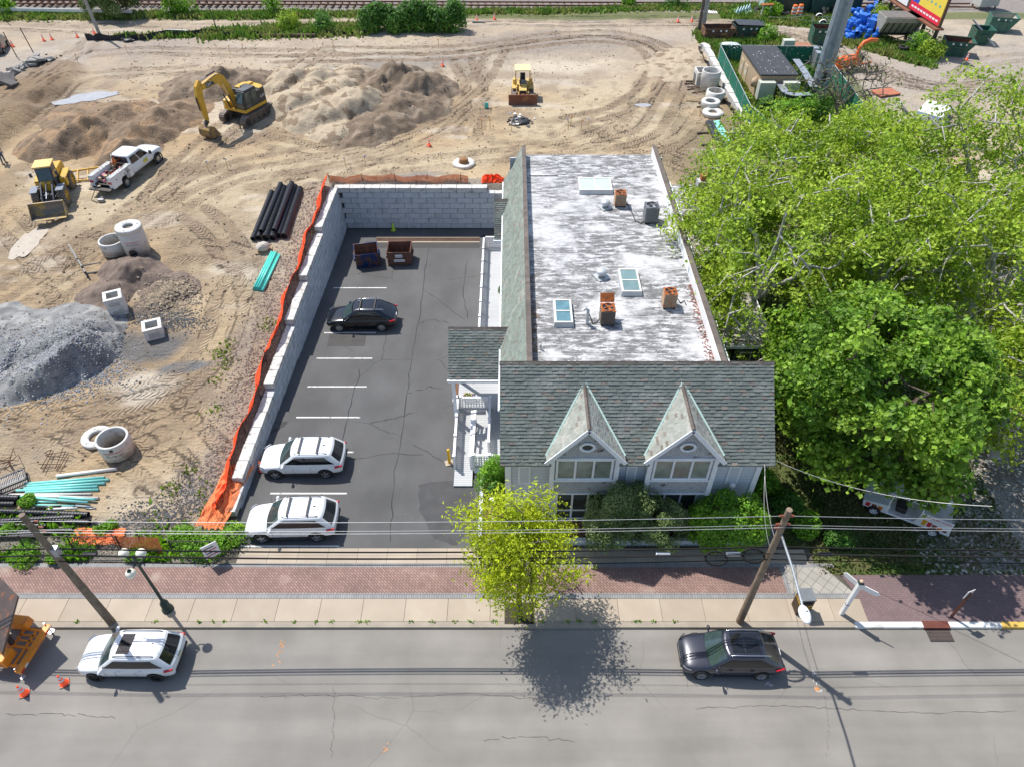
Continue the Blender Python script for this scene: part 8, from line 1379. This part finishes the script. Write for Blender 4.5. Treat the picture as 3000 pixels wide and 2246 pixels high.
clink(-34, -19.6, 'sagging chain-link fence along the sidewalk at the left'); clink(-17.1, -15.0, 'short chain-link end near the realty sign', h=.9)
t = net('safety_fence', [(-19.8, 20.0, .1), (-17.2, 19.95, .1)], 1.25, NETL, 'orange netting panel patched into the chain-link fence', 8, (0, .2), posts=1.3, sag=.05, base=.05); p = S(212, 1165); clump('netting_sheet', (p.x, p.y+.1, .2), 1.3, .5, .25, NETL, 'orange netting sheet spread over the weeds behind the fence', 'netting', 9)
x, y = W(462, 1200, .6); t = thing('realty_sign', 'small white sign with red writing standing in the weeds by the driveway', 'sign', (x, y, .1), .6); b = MB(); b.box((0, 0, 1.0), (.75, .03, 1.0)); sg_ = b.build('sign_board', WHITE, t); 
for x_ in (-.36, .36): b = MB(); b.bar((x_, .03, 0), (x_, .03, 1.5), .04); b.build('leg', DKSTEEL, t)
for k in range(4): b = MB(); b.bb(-.28, .28-.1*(k % 2), -.022, -.017, .65+k*.19, .72+k*.19); b.build('text_line', RTX if k % 2 == 0 else KTX, sg_)
# person at the left edge
def person(loc, rz):
    t = thing('person', 'person in a green shirt and blue jeans standing at the far left edge', 'person', loc, rz); V = {'pelvis': (0, 0, .95), 'belly': (0, .0, 1.12), 'chest': (0, .02, 1.35), 'neck': (0, .02, 1.5), 'head0': (0, .0, 1.6), 'head1': (0, -.02, 1.74), 'hl': (-.1, 0, .9), 'kl': (-.13, -.04, .5), 'al': (-.14, .03, .09), 'tl': (-.15, -.13, .04), 'hr': (.1, 0, .9), 'kr': (.16, .03, .5), 'ar': (.2, .12, .09), 'tr': (.22, -.03, .04), 'sl': (-.19, .02, 1.42), 'el': (-.27, .03, 1.14), 'wl': (-.24, -.08, .9), 'fl': (-.23, -.12, .8), 'sr': (.19, .02, 1.42), 'er': (.28, .04, 1.14), 'wr': (.27, -.07, .9), 'fr': (.26, -.11, .8)}
    E = [('pelvis', 'belly'), ('belly', 'chest'), ('chest', 'neck'), ('neck', 'head0'), ('head0', 'head1'), ('pelvis', 'hl'), ('hl', 'kl'), ('kl', 'al'), ('al', 'tl'), ('pelvis', 'hr'), ('hr', 'kr'), ('kr', 'ar'), ('ar', 'tr'), ('chest', 'sl'), ('sl', 'el'), ('el', 'wl'), ('wl', 'fl'), ('chest', 'sr'), ('sr', 'er'), ('er', 'wr'), ('wr', 'fr')]
    rad = dict(pelvis=.13, belly=.12, chest=.15, neck=.055, head0=.085, head1=.1, hl=.095, hr=.095, kl=.06, kr=.06, al=.045, ar=.045, tl=.04, tr=.04, sl=.06, sr=.06, el=.042, er=.042, wl=.03, wr=.03, fl=.032, fr=.032)
    def skin(names, m, nm, grow=0, root='pelvis'):
        idx = {n: i for i, n in enumerate(names)}; me = bpy.data.meshes.new(nm); me.from_pydata([V[n] for n in names], [(idx[a], idx[b_]) for a, b_ in E if a in idx and b_ in idx], []); o = bpy.data.objects.new(nm, me); C.objects.link(o); o.modifiers.new('s', 'SKIN')
        for n, i in idx.items(): sv = me.skin_vertices[0].data[i]; sv.radius = (rad[n]+grow,)*2; sv.use_root = n == root
        s = o.modifiers.new('u', 'SUBSURF'); s.levels = 2; s.render_levels = 2; q = bpy.data.meshes.new_from_object(o.evaluated_get(bpy.context.evaluated_depsgraph_get())); bpy.data.objects.remove(o); o = bpy.data.objects.new(nm, q); C.objects.link(o); q.materials.clear(); q.materials.append(m); q.polygons.foreach_set('use_smooth', [True]*len(q.polygons)); o.parent = t
    skin(list(V), M('skin', (.5, .3, .2), .6), 'body'); skin(['pelvis', 'hl', 'kl', 'al', 'hr', 'kr', 'ar'], M('jeans', (.07, .12, .2), .9, var=.2), 'jeans', .015); skin(['belly', 'chest', 'sl', 'el', 'sr', 'er'], M('green_shirt', (.01, .16, .12), .85, var=.15), 'shirt', .02, 'chest')
    b = MB(); b.blob((0, .02, 1.8), (.105, .115, .08), n=2, jit=.02); b.build('hair', BLKP, t)
    b = MB()
    for s in ('tl', 'tr'): v = V[s]; b.box((v[0], v[1]+.07, .04), (.11, .3, .09))
    b.build('boots', M('boots', (.1, .07, .05), .8), t, bevel=.02)
p = G(9, 352); person((p.x, p.y, p.z), 1.2)
# branded utility cart under the tree
def cart():
    x, y = W(1952, 1110); t = thing('vending_cart', 'white open-back vehicle with drink pictures on its sides, half hidden under the maple', 'vehicle', (x, y, .05), -.5); w = .8
    b = MB(); b.prism([(-2.1, .35), (-2.2, .75), (-1.2, .95), (-.9, .95), (-.9, .45), (.35, .45), (.45, .9), (2.0, .9), (2.1, .35)], -w, w, 'y'); b.build('body', WHITE, t, bevel=.04)
    for x_ in (-1.0, .5): 
        for s in (-1, 1): b = MB(); b.bar((x_, s*(w-.05), .9), (x_, s*(w-.05), 1.85), .06); b.build('roof_post', WHITE, t)
    b = MB(); b.box((-.25, 0, 1.88), (1.9, 1.6, .07)); b.build('roof', WHITE, t, bevel=.03); b = MB(); b.bb(.5, 2.0, -w, -w+.05, .9, 1.35); b.bb(.5, 2.0, w-.05, w, .9, 1.35); b.bb(.5, .55, -w+.05, w-.05, .9, 1.35); b.build('cargo_sides', WHITE, t)
    b = MB(); b.bb(.56, 1.98, -w+.06, w-.06, .905, .92); b.build('cargo_floor', M('cargo_grey', (.5, .48, .45), .7), t); b = MB(); b.box((-.35, 0, .8), (.5, 1.3, .35)); b.build('seat', DKSTEEL, t, bevel=.05)
    for x_ in (-1.5, 1.35):
        for s in (-1, 1): wheel(t, x_, s*w, .31, .2, WHITE, 6)
    for s, a in ((-1, 0),): 
        text('lettering', "DUNKIN' ICED", .2, M('brand_red', (.6, .05, .04), .6), t, plane_xf((1.25, -w-.008, 1.2), (1, 0, 0), (0, 0, 1)), .001); text('lettering', "DUNKIN' ICED", .12, M('brand_red2', (.6, .05, .04), .6), t, plane_xf((-.25, -w-.008, .62), (1, 0, 0), (0, 0, 1)), .001)
    cols = [(.75, .35, .02), (.6, .04, .04), (.25, .06, .03), (.7, .2, .02), (.15, .06, .04)]
    for k, c_ in enumerate(cols): b = MB(); b.prism([(.7+k*.25, .55), (.88+k*.25, .55), (.9+k*.25, .95-.06*k), (.68+k*.25, .95-.06*k)], -w-.006, -w-.002, 'y'); b.build('drink_picture', M('drink%d' % k, c_, .5), t)
    for k, c_ in enumerate(cols[1:4]): b = MB(); b.prism([(-2.0+k*.3, .45), (-1.8+k*.3, .45), (-1.78+k*.3, .75), (-2.02+k*.3, .75)], -w-.006, -w-.002, 'y'); b.build('drink_picture', M('drinkf%d' % k, c_, .5), t)
cart()
# ================================================================ vegetation
def leafm(name, c, c2=None, isl=.45, tr=.45, rough=.55): return M(name, c, rough, var=.15, scale=.5, fine=0, island=isl, trans=tr, col2=c2, amt=.5, s2=.5)
LG = leafm('bright_leaf', (.29, .44, .035), (.40, .53, .045), isl=.4); LD = leafm('maple_leaf', (.17, .33, .03), (.27, .44, .045), isl=.4); LY = leafm('yellow_green_leaf', (.48, .56, .015), (.54, .64, .03)); LP = leafm('pine_needles', (.17, .25, .075), (.26, .33, .12), tr=.2, isl=.5); LB_ = leafm('shrub_leaf', (.2, .42, .03), (.26, .48, .035)); LH = leafm('hedge_leaf', (.09, .24, .03), (.14, .3, .04))
BARK = M('grey_bark', (.46, .44, .41), .9, var=.3, scale=5, bump=.5); BARKD = M('brown_bark', (.12, .09, .07), .9, var=.3, scale=5, bump=.5)
def leaves(P, N, size, asp=.6, droop=0):
    """one folded leaf (two quads) per point"""
    n = len(P); d = rng.normal(size=(n, 3)); d /= np.linalg.norm(d, axis=1)[:, None]; N = N/np.linalg.norm(N, axis=1)[:, None]
    u = np.cross(N, d); u /= np.linalg.norm(u, axis=1)[:, None]+1e-9; v = np.cross(N, u); u[:, 2] -= droop; s = size*rng.uniform(.4, 1.4, n)[:, None]
    a = P-u*s*.5; c = P+u*s*.5; l = P+v*s*asp*.5+N*s*.12; r = P-v*s*asp*.5+N*s*.12; V = np.stack([a, l, c, r], 1).reshape(-1, 3); F = np.arange(n*4).reshape(n, 4); return V, F
def crown_pts(c, rad, nc, seed, lobes=.5, shell=.5, lo=-1):
    g = np.random.default_rng(seed); out = []; L_ = g.normal(size=(14, 3)); L_ /= np.linalg.norm(L_, axis=1)[:, None]; A = g.uniform(-lobes, lobes, 14)
    while len(out) < nc:
        d = g.normal(size=3); d /= np.linalg.norm(d)
        if d[2] < lo: continue
        k = 1+float((A*np.clip((L_@d-.55)/.45, 0, 1)).sum()); out.append(d*k*(g.uniform(shell, 1)))
    return np.array(out)*rad+c
def tree(name, label, cat, base, h0, c, rad, nc, per, size, leaf, bark, r0, seed, spread=.45, lobes=.4, shell=.45, up=.5, branches=90, group=None, asp=.6, droop=0, lo=-.8, twig=.03, bow=.0, nlob=0):
    g = np.random.default_rng(seed); random.seed(seed); base = np.array(base, float); c = np.array(c, float); rad = np.array(rad, float); t = thing(name, label, cat, tuple(base), 0, group)
    cp = crown_pts(c, rad, nc, seed, lobes, shell, lo)
    if nlob: q = crown_pts(c, rad*.88, nlob, seed+1, lobes, .8, lo); dd = g.normal(size=(nc, 3)); dd /= np.linalg.norm(dd, axis=1)[:, None]; cp = np.vstack([q[g.integers(0, nlob, nc)]+dd*rad.mean()*.2*g.uniform(.6, 1.15, (nc, 1))*[1, 1, .8], cp[:nc//7]]); nc = len(cp)
    P = (cp[:, None]+g.normal(size=(nc, per, 3))*np.array([1, 1, .55])*spread).reshape(-1, 3)
    Nn = g.normal(size=P.shape)*.7+np.array([0, 0, up])+(P-c)/np.linalg.norm(rad)*.8; V, F = leaves(P-base, Nn, size, asp, droop); npmesh('crown', V, F, leaf, t)
    b = MB(); top = c+np.array([0, 0, rad[2]*.1]); k0 = np.array([c[0]*.3+base[0]*.7, c[1]*.3+base[1]*.7, base[2]+h0]); b.tube([(0, 0, -.2), tuple((k0-base)*.5), tuple(k0-base)], [r0*1.25, r0, r0*.85], 10)
    nl = 7; forks = []
    for i in range(nl):
        a = 2*PI*i/nl+g.uniform(-.3, .3); e = c+rad*np.array([math.cos(a)*.62, math.sin(a)*.62, g.uniform(-.1, .65)])*(1 if i else .1)+(np.array([0, 0, rad[2]*.6]) if i == 0 else 0); m = k0+(e-k0)*.5+np.array([0, 0, rad[2]*.12]); pts = [k0, k0+(m-k0)*.5+g.normal(size=3)*.15, m, m+(e-m)*.5+g.normal(size=3)*.3, e]; b.tube([tuple(p-base) for p in pts], [r0*.55, r0*.46, r0*.36, r0*.25, r0*.12], 7); forks += pts[1:]+[(pts[2]+pts[3])/2, (pts[3]+pts[4])/2]
    Fk = np.array(forks)
    for q in cp[g.permutation(nc)[:branches]]:
        j = np.argmin(np.linalg.norm(Fk-q, axis=1)+g.uniform(0, .8, len(Fk))); a = Fk[j]; m = (a+q)/2+g.normal(size=3)*.22+np.array([0, 0, bow]); e = q+(q-a)*.12; b.tube([tuple(a-base), tuple(m-base), tuple(e-base)], [twig*2, twig*1.3, twig*.6], 4, cap=False); Fk = np.vstack([Fk, m[None]])
    b.build('trunk', bark, t); return t
TG = 'large leafy trees right of the building'
tree('maple_tree', 'dense dark green maple standing beside the front roof, nearest the street', 'tree', (18.5, 25.5, 0), 3.0, (18.2, 25.7, 6.3), (5.3, 5.8, 5.3), 760, 66, .27, LD, BARKD, .38, 101, spread=.32, lobes=.3, shell=.72, branches=90, nlob=64, group=TG, asp=.8)
for i, (x, y, z, rx, rz_, nc, lab) in enumerate([(15.2, 35.2, 6.9, 5.6, 5.4, 300, 'light green tree whose branches reach over the flat roof'), (21.5, 34.5, 7.4, 5.4, 5.6, 290, 'light green tree behind the dark maple'), (28.5, 33.5, 7.2, 5.6, 5.6, 280, 'light green tree right of the dark maple near the right edge'), (16.8, 44.2, 7.2, 5.3, 5.2, 270, 'light green tree beyond the roof, next to the block barrier'), (24.0, 44.0, 7.8, 5.6, 5.6, 270, 'tall light green tree behind the middle of the tree group'), (32.0, 43.5, 7.6, 5.6, 5.8, 300, 'sparse light green tree at the back right of the tree group'), (27.5, 26.5, 6.0, 4.2, 4.8, 190, 'thin light green tree at the right edge above the bark litter')]):
    tree('shade_tree', lab, 'tree', (x, y, hs(y)*.8 if y > 30 else 0), 3.2, (x, y+.3, z+.4), (rx, rx, rz_), int(nc*1.1), 66, .25, LG, BARK, .36, 110+i, spread=.44, lobes=.35, shell=.55, branches=170, group=TG, asp=.62, droop=.25, up=.6, twig=.035, bow=.15)
tree('bare_tree', 'nearly leafless thin tree in front of the orange wood chipper', 'tree', (*W(1790, 290, 2.75), 2.75), 2.5, (*W(1815, 215, 5.5), 7.0), (5.0, 4.0, 3.6), 130, 3, .3, leafm('young_leaf', (.2, .22, .08)), M('dark_grey_bark', (.13, .12, .10), .9), .17, 131, spread=.5, branches=130, asp=.5, twig=.03)
tx, ty = W(1122, 1335); tree('street_tree', 'bright yellow-green young tree growing through the sidewalk in front of the building', 'tree', (tx, ty, .1), 2.6, (tx-.1, ty+.85, 4.8), (2.85, 2.6, 3.7), 235, 84, .17, LY, BARKD, .12, 141, spread=.3, lobes=.6, shell=.35, branches=120, asp=.42, droop=.2, twig=.016)
b = MB(); b.bb(tx-.7, tx+.7, ty-.35, ty+.75, .05, .146); St('tree_pit', b, M('pit_soil', (.05, .04, .03), .95), 'dark soil square around the street tree')
def shrub(name, label, c, rad, nl, size, leaf, seed, lobes=.3, shell=.86, asp=.5, parent=None, group=None, up=.3, nlob=0, stem=True, cat='shrub'):
    g = np.random.default_rng(seed); t = thing(name, label, cat, c, 0, group); rad = np.array(rad, float); cc = np.array([0, 0, rad[2]*.55]); P = crown_pts(cc, rad, nl, seed, lobes, shell, -.55)
    if nlob: q = crown_pts(cc, rad*.86, nlob, seed+1, lobes, .95, -.3); j = g.integers(0, nlob, nl); d = g.normal(size=(nl, 3)); d /= np.linalg.norm(d, axis=1)[:, None]; P = q[j]+d*(rad.mean()*.26)*g.uniform(.7, 1.1, nl)[:, None]
    P[:, 2] = np.maximum(P[:, 2], .05); V, F = leaves(P, (P-cc)/rad+g.normal(size=P.shape)*.5+[0, 0, up], size, asp); npmesh('foliage', V, F, leaf, t)
    b = MB()
    for i in range(5): a = i*1.3; b.tube([(0, 0, -.1), (math.cos(a)*rad[0]*.3, math.sin(a)*rad[1]*.3, rad[2]*.5), (math.cos(a)*rad[0]*.6, math.sin(a)*rad[1]*.6, rad[2]*.95)], [.05, .035, .015], 5)
    b.build('stems', BARKD, t); return t
shrub('mounded_shrub', 'large dark needled shrub between the dormers, left of the bright round shrub', (5.45, 20.75, .25), (1.95, 1.4, 2.5), 27000, .13, LP, 151, .25, asp=.35, nlob=46); shrub('mounded_shrub', 'smaller lobe of dark needled shrub under the right dormer', (7.3, 20.75, .25), (1.5, 1.2, 1.9), 13000, .13, LP, 152, .25, asp=.35, nlob=30)
shrub('round_shrub', 'bright green rounded shrub at the right front corner of the building', (10.75, 20.75, .25), (1.95, 1.3, 2.1), 16000, .14, LB_, 153, .12, asp=.6, nlob=60); shrub('yellow_sprig', 'yellow-green twigs growing at the right side of the round shrub', (11.6, 20.4, 1.1), (.65, .5, 1.1), 900, .15, LY, 154, .3, .6)
shrub('leafy_shrub', 'light green leafy shrub between ramp and front left corner', (-.95, 24.1, .2), (.75, .65, 1.5), 3200, .15, LB_, 155, .35, .6); shrub('leafy_shrub', 'lower dark leafy shrub beside the white bed border', (-.75, 23.3, .2), (.7, .6, 1.1), 2600, .14, LH, 156, .35, .6)
shrub('thin_shrub', 'thin brownish green shrub in the bed by the deck rail', (-2.95, 33.6, -.2), (.55, 1.3, 1.7), 1500, .2, leafm('olive_leaf', (.14, .15, .04)), 157, .4, .3, asp=.25); b_ = shrub('small_bush', 'small plant sprouting on the deck wall by the flower pot', (-.75, 41.2, .75), (.28, .28, .4), 260, .13, LH, 158, .3, .4)
# hedge and roadside growth
for i in range(8): p = G(800+i*26, 76-(i % 2)*3); shrub('hedge_bush', ['leftmost bush of the long hedge at the back', 'second bush from the left in the long hedge', 'third bush from the left in the long hedge', 'fourth bush from the left in the long hedge', 'fourth bush from the right in the long hedge', 'third bush from the right in the long hedge', 'second bush from the right in the long hedge', 'rightmost bush of the long hedge at the back'][i], tuple(p+Vector((0, 1.2, 0))), (1.5, 1.5, 2.1+.3*math.sin(i*2)), 1900, .32, LH, 160+i, .35, .55, group='bushes of the long hedge', asp=.7)
def conif(dx, dy, h, r, lab, seed): p = G(dx, dy); shrub('evergreen_tree', lab, tuple(p), (r, r, h*.7), 6500, .42, LP, seed, .35, .5, asp=.3, nlob=36, cat='tree')
conif(238, 37, 5.5, 2.5, 'left half of the dark evergreen pair at the top left', 171); conif(272, 37, 5.0, 2.3, 'right half of the dark evergreen pair at the top left', 172)
for i, (dx, dy, h, lab) in enumerate([(375, 33, 3.8, 'thin young tree by the track, right of the evergreens'), (400, 33, 2.2, 'low sapling right of the thin young tree'), (592, 30, 3.6, 'young tree by the track above the grass strip'), (20, 30, 2.4, 'sapling by the track at the far left')]): p = G(dx, dy); shrub('young_tree', lab, tuple(p), (1.3, 1.1, h*.75), 700, .35, LB_, 175+i, .5, .3, cat='tree')
for i, (dx, dy, s, lab) in enumerate([(1458, 14, 1.4, 'dark bush by the track, left one'), (1358, 14, 1.0, 'small dark bush by the track, middle'), (625, 66, 1.5, 'bush in the grass strip left end'), (700, 68, 1.3, 'bush in the grass strip right of the first'), (1665, 66-30, 1.4, 'grassy bush by the pale racks'), (1900, 50, 1.5, 'weedy bush behind the barrels left'), (1935, 55, 1.4, 'weedy bush behind the hopper'), (1985, 112, 1.6, 'leafy weeds around the billboard post, left'), (2005, 125, 1.3, 'leafy weeds around the billboard post, right'), (1740, 170, .9, 'round bright bush by the utility cabinets'), (1650, 90, 1.2, 'leafy weeds right of the dark green dumpster'), (1695, 252, 1.3, 'leafy bush in front of the cable bridge'), (1650, 252, 1.0, 'leafy bush below the tan shelter corner'), (1725, 262, 1.4, 'leafy bush at the foot of the tall steel pole'), (1612, 225, .6, 'low bush by the shelter corner'), (1770, 262, 2.0, 'pale leafy bush right of the steel pole base'), (1700, 270, 2.0, 'bush inside the green fence corner')]): p = S(dx, dy); shrub('bush', lab, (p.x, p.y, gh(p.x, p.y)), (s, s, s*1.0), 1100, .3, [LH, LB_, LG][i % 3], 180+i, .4, .5)
def grass(name, label, pts, h, m, seed, size=.5, zf=gh):
    g = np.random.default_rng(seed); P = np.array([(x, y, zf(x, y)) for x, y in pts]); n = len(P); a = g.uniform(0, 6.3, n); w = np.stack([np.cos(a), np.sin(a), np.zeros(n)], 1)*size*.22; t = g.normal(size=(n, 3))*.3*h; t[:, 2] = h*g.uniform(.4, 1.2, n)
    V = np.stack([P-w, P+w, P+t+w*.3, P+t-w*.3], 1).reshape(-1, 3); return tag(npmesh(name, V, np.arange(n*4).reshape(n, 4), m), label, 'grass', None, 'stuff')
GR = leafm('grass_blade', (.17, .30, .04), (.27, .32, .08), tr=.3); random.seed(77)
def band(x0, y0, x1, y1, hw, n): a, c = S(x0, y0), S(x1, y1); return [(a.x+(c.x-a.x)*k+random.gauss(0, .3), a.y+(c.y-a.y)*k+random.gauss(0, hw)) for k in (random.random() for _ in range(n))]
def area(poly, n, jit=.5):
    P = [S(*q) for q in poly]; xs = [p.x for p in P]; ys = [p.y for p in P]; o = []
    def ins(x, y):
        c = False; j = len(P)-1
        for i in range(len(P)):
            if (P[i].y > y) != (P[j].y > y) and x < (P[j].x-P[i].x)*(y-P[i].y)/(P[j].y-P[i].y)+P[i].x: c = not c
            j = i
        return c
    while len(o) < n:
        x, y = random.uniform(min(xs), max(xs)), random.uniform(min(ys), max(ys))
        if ins(x, y) and random.random() < .25+1.3*float(vn(x, y, 2.2, 4)): o.append((x, y))
    return o
grass('verge_grass', 'green grass strip between dirt road and railway, left part', band(-20, 37, 700, 33, .6, 8000), .5, GR, 1, .75); grass('verge_grass', 'green grass strip between dirt road and railway, right part', band(700, 33, 1560, 18, .55, 7000), .4, GR, 2, .75)
grass('verge_grass', 'grass strip between the dirt and the far dirt road', band(440, 76, 790, 68, .9, 4200)+band(560, 66, 780, 66, .7, 2200)+band(250, 84, 420, 78, .4, 500), .6, GR, 3, .8); grass('yard_grass', 'grass in front of the green container and racks', area([(1540, 18), (1640, 10), (1870, 40), (1850, 72), (1700, 58), (1560, 40)], 6500), .45, GR, 4, .8)
grass('yard_grass', 'grass around the rusty dumpsters and along the block barrier', area([(1508, 60), (1530, 98), (1560, 95), (1700, 92), (1560, 100), (1600, 190), (1575, 170), (1540, 110)], 3500)+band(1520, 95, 1700, 92, .7, 2600)+band(1510, 75, 1530, 100, .7, 900)+band(1545, 105, 1650, 260, .5, 2600), .6, GR, 5, .7); grass('yard_grass', 'grass and weeds inside the green fence', area([(1570, 120), (1760, 105), (1870, 240), (1880, 300), (1700, 300), (1620, 240)], 9000), .5, GR, 6, .8)
grass('yard_grass', 'grass strip under barrels, hopper and billboard', area([(1860, 75), (1900, 80), (2020, 125), (1990, 142), (1860, 100)], 3500)+band(1820, 90, 2010, 140, .6, 1800), .5, GR, 7, .8)
grass('weeds', 'weeds along the chain-link fence and pipes at the lower left', [(x, y) for x, y in ((random.uniform(-34, -15), 19.55+abs(random.gauss(0, .8))) for _ in range(7000)) if random.random() < -.55+1.9*float(vn(x, y, 1.3, 8))]+[(random.uniform(-32, -22.5), random.uniform(21, 22.6)) for _ in range(500)], .35, LB_, 8, .55)
grass('weeds', 'small weeds sprouting along the retaining wall and gravel', [(random.gauss(cx_, .3), random.gauss(cy_, .3)) for cx_, cy_ in [(float(wallx(y))-random.uniform(1.6, 4.5), y) for y in [random.uniform(22, 38) for _ in range(15)]] for _ in range(22)], .16, leafm('weed_leaf', (.22, .33, .03)), 9, .35)
for i, (dx, dy, s, lab) in enumerate([(462, 1185, .9, 'bushy weeds around the realty sign'), (430, 1195, .8, 'weeds left of the realty sign'), (497, 1165, .9, 'weeds at the driveway edge right of the realty sign'), (400, 1165, .6, 'yellowish weed left of the sign weeds'), (60, 1205, .6, 'leafy weeds at the left end of the chain-link fence'), (130, 1210, .5, 'leafy weeds below the leaning utility pole'), (300, 1205, .4, 'leafy weeds behind the street lamp globes'), (20, 1150, .35, 'weeds between corrugated pipes and fence'), (60, 1085, .45, 'weeds growing up between the corrugated pipes'), (235, 1145, .5, 'weeds beside the orange netting sheet')]): p = S(dx, dy); shrub('weed_clump', lab, (p.x, p.y, gh(p.x, p.y)), (s*1.1, s, s*.8), 1300, .15, LB_, 210+i, .4, .5)
LAWN = leafm('lawn_blade', (.09, .17, .03), (.17, .17, .06), tr=.2)
grass('lawn', 'shaded rough grass under the maple and beside the path', [(x, y) for x, y in ((random.uniform(13.9, 26), random.uniform(18.8, 36)) for _ in range(30000)) if random.random() < .25+1.1*float(vn(x, y, 1.8, 3))*(1 if x < 21 else .5) and y > 18.75], .14, LAWN, 10, .3)
for i, (x, y, s) in enumerate([(13.8, 24.2, .9), (14.6, 22.8, .8), (15.3, 21.3, .8), (16.5, 20.6, .6), (13.6, 27.5, 1.3), (13.9, 31, 1.5)]): shrub('undergrowth', ['bush in the gap between building and maple', 'low bush along the side path, below the gap bush', 'bright low bush behind the lamp pole top', 'small bush left of the white vehicle', 'taller bush behind the gap beside the side wall', 'taller bush beside the low side wing'][i], (x, y, 0), (s, s, s), 1500, .2, LB_ if i % 2 == 0 else LH, 230+i, .4, .5)
grass('weeds', 'tiny weeds in the joint between curb and sidewalk', [(random.gauss(cx_, .07), 16.3+random.gauss(0, .04)) for cx_ in [random.uniform(-21, 9) for _ in range(26)] for _ in range(14)], .1, LB_, 31, .16, zf=lambda x, y: .14)
